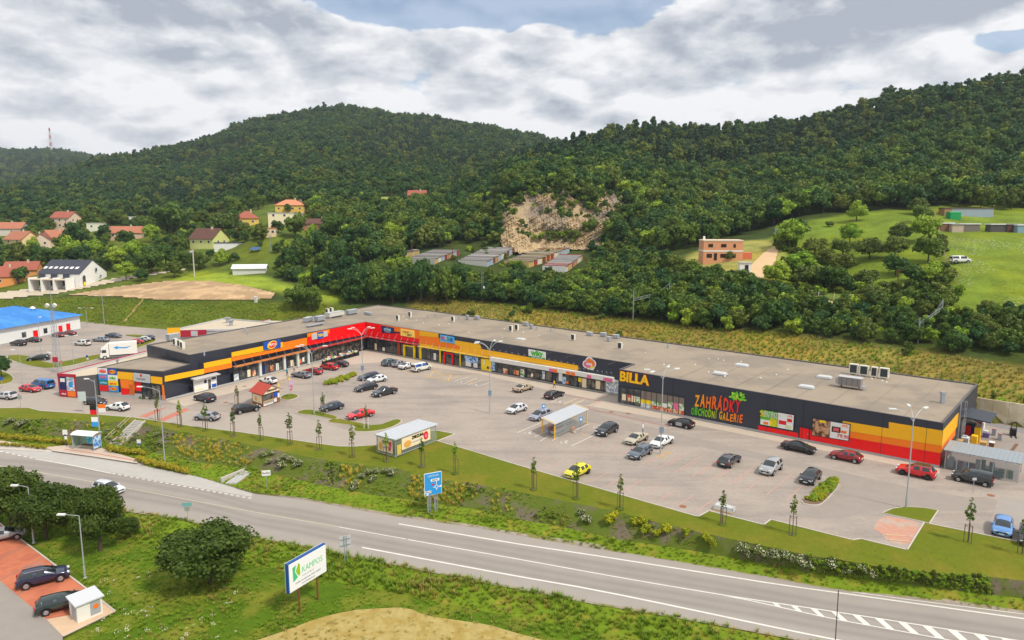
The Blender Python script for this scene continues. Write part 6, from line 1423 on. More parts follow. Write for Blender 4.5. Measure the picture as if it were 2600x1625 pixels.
car('hatch', (24, 24, 28), 1729, 1083, 140, 'black hatchback with one unpainted silver door below the gallery name', extra=silver_door, group=KERBG)
car('wagon', (50, 56, 62), 1852, 1178, 50, 'dark grey estate car parked tail towards the road', rails=True)
car('suv', (158, 160, 162), 1957, 1197, 230, 'silver-grey crossover between two dark cars near the planter')
car('hatch', (28, 30, 36), 2057, 1221, 230, 'black hatchback parked beside the right planter')
car('wagon', (84, 94, 108), 1625, 1158, 230, 'blue-grey estate car next to the lamp by yellow paint')
car('sedan', (184, 174, 150), 1616, 1122, 230, 'beige saloon with a person standing behind it')
car('sedan', WHT, 1680, 1130, 230, 'white saloon behind the lamp post with yellow paint')
car('suv', (34, 36, 44), 1540, 1101, 230, 'black compact sport utility car right of the trolley shelter')
car('hatch', (214, 206, 20), 1466, 1207, 230, 'bright yellow hatchback at the lawn edge', rim=RIMB)
car('hatch', (92, 140, 200), 2545, 1349, 232, 'light blue small car in front of dark asphalt at right')
car('sedan', (40, 44, 44), 2612, 1372, 232, 'dark car cut off by the right edge of the picture')
car('hatch', (206, 208, 214), 1312, 1046, 230, 'silver-white small hatchback left of the lilac people carrier')
car('mpv', (150, 154, 172), 1372, 1063, 230, 'lilac-grey people carrier beside the trolley shelter')
car('sedan', (176, 160, 136), 1329, 992, 48, 'beige liftback saloon in front of the toy shop windows')
car('wagon', BLK, 1408, 1009, 50, 'black estate car with roof rails by the disabled bay', rails=True)
car('van', (226, 226, 218), 1070, 941, 50, 'white passenger van with blue window stickers', cat='van', extra=blue_windows)
car('sedan', (220, 222, 222), 1036, 935, 50, 'white saloon next to the white passenger van')
car('hatch', (140, 142, 148), 1016, 930, 50, 'grey hatchback second in the row by the pet shop')
car('suv', (74, 98, 108), 993, 927, 50, 'teal-grey sport utility car, first in the row by the home shop')
car('wagon', (36, 44, 66), 936, 963, 225, 'dark blue estate car at the back of the middle row')
car('hatch', (222, 226, 228), 957, 970, 225, 'white hatchback between dark blue estate and black estate')
car('wagon', (30, 32, 40), 929, 991, 225, 'black estate car beside the dark green pickup')
car('pickup', (36, 46, 48), 976, 1003, 228, 'dark green pickup truck with open cargo bed', cat='pickup', extra=cargo)
car('hatch', (52, 62, 80), 842, 1041, 222, 'dark blue hatchback by the staked tree and lamp island')
car('sedan', (214, 34, 44), 915, 1060, 222, 'bright red saloon behind the turning lawn')
car('hatch', (30, 34, 38), 863, 930, 152, 'black hatchback furthest in along the left wing')
car('mpv', (200, 22, 32), 836, 938, 152, 'red high-roofed family car along the left wing')
car('wagon', (168, 20, 34), 794, 949, 152, 'dark red estate car half hidden by the grey estate')
car('wagon', (116, 124, 136), 765, 958, 152, 'grey estate car in front of the clothes shop')
car('hatch', (222, 226, 226), 681, 973, 152, 'white hatchback behind the ice cream kiosk')
car('suv', (22, 26, 30), 626, 1046, 42, 'black compact sport utility car left of the kiosk')
car('suv', (34, 38, 56), 520, 1018, 150, 'dark blue sport utility car below the white service window')
car('hatch', (150, 154, 160), 526, 1066, 168, 'silver hatchback driving along the front lane', name='moving_car', group=None)
car('hatch', (228, 230, 228), 299, 1041, 165, 'white hatchback driving past the stairs', name='moving_car', group=None)
car('hatch', (30, 34, 42), 243, 1027, -18, 'black hatchback driving in past the tenant board', name='moving_car', group=None)
car('van', (40, 110, 176), 109, 985, 158, 'blue passenger van beside the poster wall', cat='van', name='moving_van', group=None)
car('hatch', (200, 30, 50), 78, 994, -18, 'red hatchback next to the blue van', name='moving_car', group=None)
car('wagon', (190, 192, 196), 14, 1012, 165, 'silver estate car at the left edge of the picture', name='moving_car', group=None)
YG = 'cars in the left yard'
car('suv', (24, 26, 30), 47, 877, 160, 'black sport utility car by the white hall wall', group=YG); car('sedan', (26, 30, 36), 85, 868, 160, 'black saloon next to the red door of the hall', group=YG)
car('hatch', (120, 26, 40), 148, 855, 152, 'dark red hatchback behind the lattice mast', group=YG); car('sedan', (124, 24, 48), 176, 850, 152, 'dark red saloon by the rightmost red doors', group=YG)
car('mpv', (214, 216, 212), 210, 877, 165, 'white people carrier in the middle of the left yard', group=YG); car('wagon', (140, 148, 160), 256, 867, 165, 'silver-blue estate car left of the dark saloon in the yard', group=YG)
car('sedan', (60, 70, 82), 289, 857, -18, 'dark saloon by the round grass island', group=YG); car('wagon', (36, 46, 46), 98, 915, 205, 'dark green estate car with raised tailgate', extra=open_boot, group=YG)
car('hatch', (200, 60, 66), 343, 874, 200, 'red hatchback behind the lorry', group=YG); car('hatch', (140, 146, 152), 353, 870, 200, 'grey hatchback behind the lorry, next to the red one', group=YG); car('hatch', (196, 200, 196), 362, 867, 200, 'pale hatchback between grey and blue ones', group=YG); car('hatch', (44, 66, 112), 372, 864, 200, 'blue hatchback at the round grass island', group=YG)
car('wagon', (206, 210, 216), 276, 1249, -24, 'white estate car driving on the main road', z=ROADZ, name='moving_car', group=None, rails=True)
car('sedan', (150, 152, 156), 6, 1370, 30, 'silver saloon at the left end of the brick parking', z=FG + .14, group='cars on the brick parking')
car('suv', (34, 42, 72), 112, 1478, 33, 'navy blue sport utility car on brick parking', z=FG + .14, rails=True, group='cars on the brick parking')
car('wagon', (36, 52, 52), 166, 1541, 33, 'dark green estate car beside the white bin shed', z=FG + .14, group='cars on the brick parking')
gp = T(2437, 668); car('van', (236, 238, 236), 0, 0, -2, 'white van parked in the hillside meadow', ground=gp, cat='van', group=None)
# box lorry
def wb_l(b, n, m, p): return b.build(n, m, p)
lo = thing('box_lorry', 'white box lorry with a blue arrow on its side', 'lorry', G(303, 908), R(208))
LW = mat('lorry_white', S(234, 232, 224), .4, spec=.4)
b = MB(); b.hull([(-3.9, -1.22, .95), (1.9, -1.22, .95), (1.9, 1.22, .95), (-3.9, 1.22, .95)], [(-3.9, -1.22, 3.75), (1.9, -1.22, 3.75), (1.9, 1.22, 3.75), (-3.9, 1.22, 3.75)]); cb = b.build('cargo_box', LW, lo)
b = MB(); b.hull([(2.0, -1.15, .5), (3.9, -1.15, .5), (3.9, 1.15, .5), (2.0, 1.15, .5)], [(2.0, -1.1, 2.6), (3.6, -1.1, 2.6), (3.6, 1.1, 2.6), (2.0, 1.1, 2.6)]); b.hull([(2.0, -1.1, 2.62), (3.5, -1.1, 2.62), (3.5, 1.1, 2.62), (2.0, 1.1, 2.62)], [(2.0, -1.05, 3.6), (2.3, -1.0, 3.6), (2.3, 1.0, 3.6), (2.0, 1.05, 3.6)]); cab = b.build('cab', LW, lo)
MB().quad((3.88, -1.0, 1.55), (3.88, 1.0, 1.55), (3.66, 1.0, 2.45), (3.66, -1.0, 2.45)).build('windscreen', CGLASS, cab)
for s_ in (1, -1): MB().box((3.0, s_ * 1.13, 1.95), (.9, .06, .7)).build('side_window', CGLASS, cab); MB().box((3.98, s_ * .85, .85), (.08, .3, .2)).build('headlight', HEADL, cab); MB().box((3.7, s_ * 1.3, 2.1), (.1, .2, .5)).build('mirror', TRIM, cab)
MB().bb(-3.8, 3.8, -.5, .5, .6, .93).build('chassis', TRIM, lo); MB().box((3.93, 0, .62), (.06, 1.5, .3)).build('grille', TRIM, cab)
for x_ in (-2.4, 2.9):
    for s_ in (1, -1): w_ = MB().cyl((0, -.15, 0), (0, .15, 0), .48, .48, 16).build('wheel', TYRE, lo); w_.location = (x_, s_ * 1.02, .48); MB().cyl((0, .15 * s_, 0), (0, .165 * s_, 0), .28, .26, 12).build('rim', GREYL, w_)
for s_ in (1, -1):
    arc = [(-2.9, 2.9), (-1.6, 2.35), (.2, 2.5), (.2, 2.2), (1.0, 2.75), (.1, 3.1), (.15, 2.8), (-1.5, 2.65)]
    b = MB(); b.add([(x_, s_ * 1.232, z_) for x_, z_ in arc], []); tr = tessellate_polygon([[Vector((x_, z_, 0)) for x_, z_ in arc]]); b.f = [tuple(t) for t in tr]; b.build('arrow_emblem', SKYB, cb)

# ================================================================ lamps, young trees, shelters, signs
LAMP = mat('lamp_grey', S(176, 182, 186), .5, metal=.3); LAMPH = mat('lamp_head', S(226, 226, 222), .5)
def lamp(px, py, H, arms, label, z=0.0, reach=1.9, drop=1.3, rz_=0.0, r=.085, box=False, name='street_lamp', group='street lamps of the car park'):
    o = thing(name, label, 'street lamp', G(px, py, z), rz_, group)
    b = MB().cyl((0, 0, 0), (0, 0, 1.3), r * 1.5, r * 1.4, 10); b.cyl((0, 0, 1.3), (0, 0, H - drop), r, r * .65, 10); b.build('pole', LAMP, o); MB().cyl((0, 0, 0), (0, 0, .08), r * 2.6, r * 2.6, 10).build('base', CONC, o)
    for a in arms:
        pts = []
        for t in np.linspace(0, 1, 6): rr = reach * t; zz = H - drop + drop * math.sin(t * math.pi / 2) ** .8; pts.append((math.cos(R(a)) * rr, math.sin(R(a)) * rr, zz))
        ar = MB().tube(pts, .032, 6).build('arm', LAMP, o)
        h_ = MB(); e = pts[-1]; h_.box((e[0] + math.cos(R(a)) * .32, e[1] + math.sin(R(a)) * .32, e[2] + .02), (.8, .3, .14), R(a)); h_.build('lamp_head', LAMPH, ar)
    if box: b = MB().box((.0, -.2, 3.6), (.6, .1, .9)); b.build('notice_board', mat('notice_blue', S(120, 140, 158), .5), o); 
    return o
lamp(1244, 1049, 12.3, (35, 70, 190, 160), 'tall lamp with four heads in the middle of the car park', box=True)
lamp(1677, 1153, 12.2, (20, 60, 175, 215), 'tall four-headed lamp in front of the supermarket entrance', box=True)
lamp(2300, 1290, 11.6, (30, 75, 165), 'tall three-headed lamp on the corner lawn at right')
lamp(798, 1052, 11.8, (10, 180, 150), 'tall lamp on the grass island near the kiosk')
lamp(922, 978, 11.5, (20, 60, 150, 190), 'tall four-headed lamp in front of the red corner', box=True)
lamp(419, 1178, 11.5, (175,), 'single-arm lamp on the planted bank beside the road', z=-2.4, reach=2.6, drop=.6, group='street lamps along the road')
lamp(216, 1468, 6.8, (178,), 'short single-arm lamp beside the brick parking', z=FG, reach=1.5, drop=.1, r=.07, group='street lamps along the brick parking')
lamp(86, 1379, 6.8, (178,), 'short lamp between the trees by the brick parking', z=FG, reach=1.2, drop=.2, r=.07, group='street lamps along the brick parking')
lamp(57, 972, 6.8, (175,), 'slim lamp at the left yard entrance', reach=1, drop=.2, r=.06); lamp(187, 922, 6.5, (180, 0), 'slim lamp behind the lorry lane', reach=.8, drop=.1, r=.06)
lamp(265, 822, 9, (180, 0), 'double-armed lamp under the green bank', reach=1.6, drop=.15, r=.08); lamp(222, 831, 6, (180, 0), 'low double-armed lamp by the hall corner', reach=1.6, drop=.15, r=.07)
lamp(105, 905, 9.5, (90,), 'slim lamp in front of the hall wall', reach=.6, drop=.1, r=.06)
# lattice mast
M0 = G(148, 946); ms = thing('lattice_mast', 'grey steel lattice mast with floodlights by the poster wall', 'mast', M0)
b = MB(); cs = [(-.55, -.55), (.55, -.55), (.55, .55), (-.55, .55)]; HM = 15.0
for x_, y_ in cs: b.cyl((x_, y_, 0), (x_ * .45, y_ * .45, HM), .05, .04, 5)
for k_ in range(15):
    z0_, z1_ = k_ * HM / 15, (k_ + 1) * HM / 15; f0, f1 = 1 - .55 * z0_ / HM, 1 - .55 * z1_ / HM
    for i in range(4): a, c = cs[i], cs[(i + 1) % 4]; b.cyl((a[0] * f0, a[1] * f0, z0_), (c[0] * f1, c[1] * f1, z1_), .022, .022, 4); b.cyl((a[0] * f1, a[1] * f1, z1_), (c[0] * f1, c[1] * f1, z1_), .02, .02, 4)
b.build('lattice', METAL, ms); MB().cyl((0, 0, HM), (0, 0, HM + 5.5), .06, .03, 6).build('antenna', METAL, ms)
for s_ in (-1, 1): MB().cyl((s_ * .8, -.1, HM - .2), (s_ * .8, -.5, HM - .35), .42, .42, 12).build('floodlight', WHITEP, ms)
MB().box((0, -.6, 3.0), (1.1, .12, 1.1)).build('sign', CRIM, ms)
# young staked trees
SAPL = [leaf_mesh('crown', [(0, 0, 2.5, .34, 1.2), (.1, .06, 3.1, .36, 1.2), (-.1, 0, 3.6, .28, 1.3), (.2, -.1, 2.8, .2, 1), (-.18, .12, 3.2, .2, 1), (.03, .02, 4.15, .16, 1.8)], 200, .11, m, 500 + i, core=False) for i, m in enumerate((L_OLIVE, L_BROAD, L_OLIVE, L_BRIGHT))]
SAPT = MB().cyl((0, 0, 0), (0, 0, 2.4), .05, .04, 6).cyl((0, 0, 2.4), (0, 0, 4.4), .035, .015, 5).mesh('trunk', BARK)
STK = MB().cyl((0, 0, 0), (0, 0, 2.0), .04, .04, 6).mesh('stake', mat('stake_wood', S(112, 96, 80), .8)); STKW = MB().cyl((0, 0, 0), (0, 0, 2.0), .05, .05, 6).mesh('stake', mat('stake_white', S(214, 214, 208), .7))
BARS = MB().tube([(.38, 0, 1.85), (-.19, .33, 1.85), (-.19, -.33, 1.85), (.38, 0, 1.85)], .025, 5).mesh('tie_bars', MATS['stake_wood'])
PIT = MB().cyl((0, 0, -.1), (0, 0, .03), .5, .45, 10).mesh('planting_pit', SOIL)
row = [(401, 1069), (458, 1082), (522, 1092), (593, 1105), (662, 1116), (737, 1127), (811, 1140), (894, 1157), (981, 1169), (1071, 1183), (1156, 1201), (1355, 1241), (1463, 1264), (1574, 1290), (1834, 1330), (2012, 1356), (2457, 1378), (2595, 1408)]
ordn = 'first second third fourth fifth sixth seventh eighth ninth tenth eleventh twelfth thirteenth fourteenth fifteenth sixteenth seventeenth eighteenth'.split()
gs = random.Random(12)
def sapling(px, py, label, s=1.0, white=False, z=0.0):
    o = thing('young_tree', label, 'tree', G(px, py, z), gs.random() * 6, 'young staked trees around the car park')
    obj('planting_pit', PIT, o); obj('trunk', SAPT, o, scale=(1, 1, s)); obj('crown', SAPL[gs.randrange(4)], o, scale=(s * gs.uniform(.8, 1.25), s * gs.uniform(.8, 1.25), s)); obj('tie_bars', BARS, o)
    for k_ in range(3): a = k_ * 2.094; obj('stake', STKW if white else STK, o, (math.cos(a) * .38, math.sin(a) * .38, 0))
for i, (x_, y_) in enumerate(row): sapling(x_, y_, '%s staked young tree from the stairs along the lawn above the road' % ordn[i], gs.uniform(.88, 1.1))
sapling(603, 1030, 'staked young tree just left of the wooden kiosk', .85); sapling(821, 1054, 'staked young tree in front of the dark blue hatchback', .9); sapling(930, 1089, 'young tree with white stakes in front of the red saloon', .9, True)
# trolley shelter: posts, bars, corrugated roof
CORR = mat('corrugated_roof', S(206, 210, 214), .45, metal=.2, var=.05)
def frame_box(name, label, cat, pts, H, roofm, post, over=.25):
    P0, P1, P2 = (Vector(G(*p)) for p in pts); P3 = P0 + P2 - P1; o = thing(name, label, cat, P1); L_ = P1
    q = [p - L_ for p in (P0, P1, P2, P3)]
    for p in q: MB().cyl((p.x, p.y, 0), (p.x, p.y, H), .06, .06, 6).build('post', post, o)
    u, v = (q[2] - q[1]), (q[0] - q[1]); un, vn = u.normalized(), v.normalized()
    ring_ = [q[1] - un * over - vn * over, q[2] + un * over - vn * over, q[3] + un * over + vn * over, q[0] - un * over + vn * over]
    b = MB(); b.hull([Vector((p.x, p.y, H)) for p in ring_], [Vector((p.x, p.y, H + .12)) for p in ring_]); 
    a = sum(ring_[i].x * ring_[(i + 1) % 4].y - ring_[(i + 1) % 4].x * ring_[i].y for i in range(4))
    rf_ = b.build('roof', roofm, o)
    rb_ = MB(); n_ = int(u.length / .45)
    for k_ in range(n_ + 1): p = ring_[0].lerp(ring_[1], k_ / n_); w_ = ring_[3].lerp(ring_[2], k_ / n_); rb_.cyl((p.x, p.y, H + .13), (w_.x, w_.y, H + .13), .04, .04, 4, cap=False)
    r_ = rb_.build('roof_ribs', roofm, rf_); r_['kind'] = 'stuff'
    return o, q, u, v
sh, q, u, v = frame_box('trolley_shelter', 'grey trolley shelter with ice cream banners on the lawn', 'shelter', [(958, 1149), (1004, 1162), (1107, 1121)], 2.6, CORR, LAMP)
w1 = Wall(Vector(G(1004, 1162)), Vector(G(1107, 1121))); w2 = Wall(Vector(G(1004, 1162)), Vector(G(958, 1149)))
def wp(w, a0, a1, z0, z1, d, m, nm, p): return wb(w.box(a0, a1, z0, z1, d, d + .03), nm, m, p)
SG = mat('shelter_glass', S(150, 158, 158), .1, alpha=.45)
wp(w1, .1, w1.len - .1, .3, 2.4, 0, SG, 'side_glazing', sh); wp(w2, .1, w2.len - .1, .3, 2.4, 0, SG, 'side_glazing', sh)
for w_ in (w1, w2): wp(w_, .0, w_.len, .12, .25, .02, LAMP, 'bottom_rail', sh); wp(w_, 0, w_.len, 2.42, 2.55, .02, LAMP, 'top_rail', sh)
def icecream(w_, a0, a1, z0, z1, big):
    bn = wp(w_, a0, a1, z0, z1, .08, CREAM, 'banner', sh); l_ = a1 - a0; flip = w_ is w2
    def fx(t): return a1 - l_ * t if flip else a0 + l_ * t
    disc(w_, fx(.2), z0 + (z1 - z0) * .38, l_ * .13, (z1 - z0) * .3, .14, mat('caramel_print', S(226, 168, 88), .5, var=.2, scale=3), bn, 'print'); disc(w_, fx(.84), z0 + (z1 - z0) * .52, l_ * .085, (z1 - z0) * .38, .14, REDS, bn, 'print', .15); disc(w_, fx(.84), z0 + (z1 - z0) * .5, l_ * .05, (z1 - z0) * .18, .15, PINKS, bn, 'print')
    text_on(w_, (fx(.55), z0 + (z1 - z0) * .76), None, 'ZMRZLINA', h=.62 if big else .3, fit=l_ * (.42 if big else .5), m=mat('dark_brown_print', S(60, 40, 30), .6), parent=bn, d=.14, bold=.02)
    wp(w_, min(fx(.36), fx(.62)), max(fx(.36), fx(.62)), z0 + (z1 - z0) * .3, z0 + (z1 - z0) * .42, .115, GREYL, 'print', bn)
icecream(w1, w1.len * .14, w1.len * .84, .75, 2.4, True); icecream(w2, w2.len * .12, w2.len * .92, .5, 2.4, False)
wp(w1, .3, w1.len * .13, .3, 1.7, .05, mat('yellow_pane', S(216, 190, 90), .4), 'print', sh)
s2, q, u, v = frame_box('trolley_shelter', 'trolley shelter with yellow end frames and rows of trolleys', 'shelter', [(1377, 1100), (1408, 1115), (1490, 1076)], 2.35, CORR, LAMP)
YF = mat('yellow_frame', S(246, 190, 20), .5)
for e0, e1 in ((q[0], q[1]), (q[2], q[3])):
    b = MB().cyl((e0.x, e0.y, 0), (e0.x, e0.y, 2.45), .085, .085, 6); b.cyl((e1.x, e1.y, 0), (e1.x, e1.y, 2.45), .085, .085, 6); b.cyl((e0.x, e0.y, 2.45), (e1.x, e1.y, 2.45), .085, .085, 6); b.build('end_frame', YF, s2)
w1 = Wall(Vector(G(1408, 1115)), Vector(G(1490, 1076))); wp(w1, .1, w1.len - .1, .3, 2.2, 0, SG, 'side_glazing', s2)
for z_ in (.35, 1.1, 1.9): wp(w1, 0, w1.len, z_, z_ + .05, .03, LAMP, 'rail', s2)
un = u.normalized(); vn = v.normalized()
def trolley_row(t, n_, lab):
    o = thing('trolley_row', lab, 'trolleys', Vector(G(1408, 1115)) + vn * (v.length * t) + un * .4, math.atan2(un.y, un.x))
    for k_ in range(n_):
        b = MB(); x_ = k_ * .36; 
        b.hull([(x_ - .1, -.24, .5), (x_ + .75, -.2, .5), (x_ + .75, .2, .5), (x_ - .1, .24, .5)], [(x_ - .2, -.28, .95), (x_ + .85, -.24, .9), (x_ + .85, .24, .9), (x_ - .2, .28, .95)]); b.cyl((x_ - .1, -.22, .08), (x_ + .7, -.22, .5), .02, .02, 4); b.cyl((x_ - .1, .22, .08), (x_ + .7, .22, .5), .02, .02, 4); b.cyl((x_ + .7, -.2, .08), (x_ - .1, -.2, .3), .02, .02, 4)
        c = b.build('trolley', METAL, o); MB().cyl((x_ - .25, -.28, 1.02), (x_ - .25, .28, 1.02), .035, .035, 6).build('handle', mat('trolley_red', S(206, 60, 34), .5), c)
trolley_row(.27, 9, 'row of shopping trolleys with red handles, nearer the road'); trolley_row(.72, 11, 'row of shopping trolleys with red handles, nearer the shops')
# cage store on the right
s3, q, u, v = frame_box('cage_store', 'grey mesh cage store with corrugated roof full of crates', 'shed', [(2413, 1165), (2398, 1189), (2583, 1226)], 2.5, mat('grey_corrugated', S(150, 158, 164), .5, var=.06), LAMP)
w1 = Wall(Vector(G(2398, 1189)), Vector(G(2583, 1226)))
MESH = mat('cage_mesh', S(128, 138, 144), .5, alpha=.5)
n_ = 6
for k_ in range(n_):
    a0, a1 = w1.len * k_ / n_ + .08, w1.len * (k_ + 1) / n_ - .08; wp(w1, a0, a1, .15, 2.4, .01, MESH, 'mesh_panel', s3); wp(w1, a1 + .02, a1 + .14, 0, 2.5, .03, LAMP, 'post', s3)
gc = random.Random(5); CRC = [mat('crate_%d' % i, c, .6) for i, c in enumerate((S(150, 40, 36), S(70, 110, 80), S(180, 178, 160), S(60, 70, 80), S(196, 180, 130)))]
crn = [mat_ for mat_ in ('dark red', 'green', 'pale grey', 'dark grey', 'tan')]
for k_ in range(14):
    a = .6 + k_ * (w1.len - 1.2) / 13.5; st_h = gc.randint(2, 5); ci = gc.randrange(5); p = w1.pt(a, 0, -.7 - gc.random() * .5)
    o = thing('crate_stack', 'stack of %s crates inside the cage store, %s from the left' % (crn[ci], ordn[k_]), 'crates', p, w1.rz(), 'crates in the cage store')
    for j in range(st_h): MB().box((0, 0, .18 + j * .36), (.55, .42, .33)).build('crate', CRC[ci], o)
# pallets and waste in the yard
def pile(px, py, parts, name, label, cat, rz_=None):
    o = thing(name, label, cat, G(px, py), W4.rz() if rz_ is None else rz_)
    for nm, c, s_, m in parts: MB().box(c, s_).build(nm, m, o)
    return o
PALL = mat('pallet_wood', S(196, 160, 104), .8, var=.2, scale=4)
pile(2472, 1136, [('crate', (0, 0, .25 + k * .45), (1.1, .75, .42), YF) for k in range(4)], 'crate_stack', 'tall stack of yellow crates beside the loading yard', 'crates')
pile(2480, 1122, [('crate', (0, 0, .25 + k * .45), (1.0, .75, .42), YF) for k in range(5)], 'crate_stack', 'taller stack of yellow crates behind the other yellow stack', 'crates')
pile(2450, 1126, [('sack', (0, 0, .5), (1.3, .9, 1.0), WHITEP), ('top', (.2, .1, 1.05), (.8, .6, .2), GREYL)], 'waste_sack', 'white bulky waste sack next to the ladder', 'sack')
pile(2436, 1131, [('box', (0, 0, .4), (1.3, .8, .8), BROWN), ('lid', (0, 0, .82), (1.35, .85, .05), PALL)], 'wooden_box', 'brown wooden box at the foot of the ladder', 'box')
pile(2496, 1137, [('deck', (0, 0, .1 + k * .16), (1.2, .8, .12), PALL) for k in range(6)], 'pallet_stack', 'stack of pale wooden pallets right of the yellow crates', 'pallets')
pile(2517, 1137, [('deck', (0, 0, .08), (1.2, .8, .14), PALL), ('goods', (0, 0, .5), (.9, .6, .7), BROWN), ('sheet', (0, 0, .88), (1.0, .7, .06), WHITEP)], 'loaded_pallet', 'single loaded pallet standing apart in the yard', 'pallet')
pile(2456, 1103, [('body', (0, 0, .8), (1.3, .9, 1.6), REDS), ('lid', (0, 0, 1.65), (1.4, 1.0, .1), BLACKS)], 'waste_bin', 'red waste bin under the loading canopy', 'bin')
pile(2466, 1104, [('body', (0, 0, .9), (1.2, .9, 1.8), NAVY), ('lid', (0, 0, 1.85), (1.3, 1.0, .1), BLACKS)], 'waste_bin', 'dark blue waste bin next to the red one', 'bin')
pile(2482, 1102, [('cage', (0, 0, .9), (1.6, 1.2, 1.6), METAL), ('rubbish', (0, 0, 1.85), (1.4, 1.0, .5), POST[0]), ('rubbish', (.2, .3, 2.2), (.8, .7, .4), POST[2]), ('rubbish', (-.4, -.2, 2.1), (.6, .6, .4), POST[3])], 'waste_cage', 'metal cage overfilled with colourful rubbish', 'cage')
pile(2496, 1090, [('board', (0, 0, .6), (1.9, .2, 1.2), WHITEP), ('board', (.1, .3, .5), (1.6, .2, 1.0), GREENS)], 'stacked_boards', 'white and green boards leaning by the canopy edge', 'boards')
pile(2503, 1110, [('box', (0, 0, .35), (.9, .8, .7), mat('purple_print', S(120, 100, 160), .6)), ('box', (.1, .1, .85), (.7, .6, .3), WHITEP)], 'cardboard_pile', 'pile of purple and white boxes right of rubbish cage', 'boxes')
pile(2523, 1105, [('frame', (0, 0, .5), (.6, .5, .9), METAL), ('handle', (-.3, 0, 1.0), (.08, .6, .08), REDS)], 'hand_trolley', 'hand trolley with red handle, nearer the wall', 'trolley'); pile(2538, 1117, [('frame', (0, 0, .5), (.6, .5, .9), METAL), ('handle', (-.3, 0, 1.0), (.08, .6, .08), REDS)], 'hand_trolley', 'hand trolley with red handle, nearer the road', 'trolley')
fk = thing('forklift_truck', 'black hand forklift standing in the yard', 'forklift', G(2572, 1107), R(-120)); MB().box((-.4, 0, .55), (.9, .8, 1.0)).build('body', BLACKS, fk)
for s_ in (-.3, .3): MB().box((.15, s_, 1.1), (.1, .1, 2.2)).build('mast_rail', BLACKS, fk); MB().box((.75, s_, .08), (1.1, .16, .06)).build('fork', TRIM, fk)
MB().box((.15, 0, 2.15), (.1, .6, .1)).build('cross_bar', BLACKS, fk)
for s_ in (-.3, .3): MB().cyl((-.6, s_ - .06, .15), (-.6, s_ + .06, .15), .15, .15, 10).build('wheel', TYRE, fk)
rp = [G(2563, 1153), G(2582, 1128)]; tag(MB().box((*[(rp[0][k] + rp[1][k]) / 2 for k in (0, 1)], .05), (math.dist(*rp), .35, .1), math.atan2(rp[1][1] - rp[0][1], rp[1][0] - rp[0][0])).build('steel_plate', mat('rust_plate', S(120, 86, 62), .8, var=.2)), 'long rusty steel plate lying in the yard', 'steel plate')
# wrapped paver pallet on the lot
o = thing('wrapped_pallet', 'pallet of pavers wrapped in white film at the lawn corner', 'pallet', G(1838, 1296), R(-36)); MB().box((0, 0, .08), (2.2, 1.2, .14)).build('deck', PALL, o); b = MB(); b.hull([(-1.1, -.55, .16), (1.1, -.55, .16), (1.1, .55, .16), (-1.1, .55, .16)], [(-.95, -.45, .6), (.95, -.45, .64), (.95, .45, .6), (-.95, .45, .62)]); b.build('wrapped_load', mat('white_film', S(196, 196, 194), .35), o); MB().box((1.12, 0, .4), (.1, .9, .5)).build('paver_stack', GREYL, o)
# ice cream kiosk
K0, K1, K2 = Vector(G(641, 1025)), Vector(G(668, 1034)), Vector(G(711, 1020)); K3 = K0 + K2 - K1
ki = thing('ice_cream_kiosk', 'small wooden ice cream kiosk with red gable roof', 'kiosk', K1); WOOD = mat('kiosk_wood', S(140, 88, 46), .7, var=.2, scale=4)
b = MB(); b.prism([(p.x, p.y) for p in (K0, K1, K2, K3)], 0, 2.35); wb(b, 'wall', WOOD, ki)
wf, wl_ = Wall(K1, K2), Wall(K1, K0); zr = Vector((0, 0, 1))
# gable over the serving side, ridge running back
uf = (K2 - K1).normalized(); us = (K0 - K1).normalized(); ov = .45
f0, f1 = K1 - uf * ov - us * ov, K2 + uf * ov - us * ov; b0, b1 = K0 - uf * ov + us * ov, K3 + uf * ov + us * ov
rdg0, rdg1 = (f0 + f1) / 2 + zr * 3.55, (b0 + b1) / 2 + zr * 3.55
KR = mat('kiosk_red_roof', S(176, 66, 52), .7, var=.12, scale=1.5)
b = MB(); t_ = zr * .08
for e0, e1, r0, r1 in ((f0, b0, rdg0, rdg1), (f1, b1, rdg0, rdg1)):
    a_, c_ = e0 + zr * 2.3, e1 + zr * 2.3; b.hull([a_, c_, r1, r0], [a_ + t_, c_ + t_, r1 + t_, r0 + t_])
wb(b, 'roof', KR, ki); m_f = (K1 + K2) / 2
b = MB(); g0, g1, g2 = K1 - us * .2 + zr * 2.3, K2 - us * .2 + zr * 2.3, m_f - us * .2 + zr * 3.4; b.hull([g0, g1, g2], [p - us * .08 for p in (g0, g1, g2)]); gb = wb(b, 'gable_board', CREAM, ki)
wg = Wall(K1 - us * .28, K2 - us * .28); text_on(wg, (wg.len / 2, 2.72), None, 'ZMRZLINA', h=.5, fit=2.5, m=MATS['dark_brown_print'], parent=ki, d=.03, bold=.02)
wb(wf.box(.2, wf.len * .56, 1.0, 2.1, .01, .06), 'serving_hatch', GLASS, ki); wb(wf.box(.1, wf.len * .58, .15, .95, .02, .08), 'counter_front', WHITEP, ki); wb(wf.box(.1, wf.len * .58, .95, 1.03, .02, .45), 'counter', PALL, ki); wb(wf.box(wf.len * .64, wf.len * .84, 1.2, 2.1, .02, .07), 'blue_poster', BLUES, ki); wb(wf.box(wf.len * .62, wf.len * .8, .3, .95, .02, .06), 'menu_board', WHITEP, ki); wb(wf.box(wf.len * .87, wf.len * .98, .9, 1.7, .02, .06), 'menu_board', WHITEP, ki)
pb = wb(wl_.box(.3, wl_.len - .3, .6, 2.0, .01, .06), 'poster', CREAM, ki); disc(wl_, wl_.len * .6, 1.2, .35, .4, .1, MATS['caramel_print'], pb, 'print')
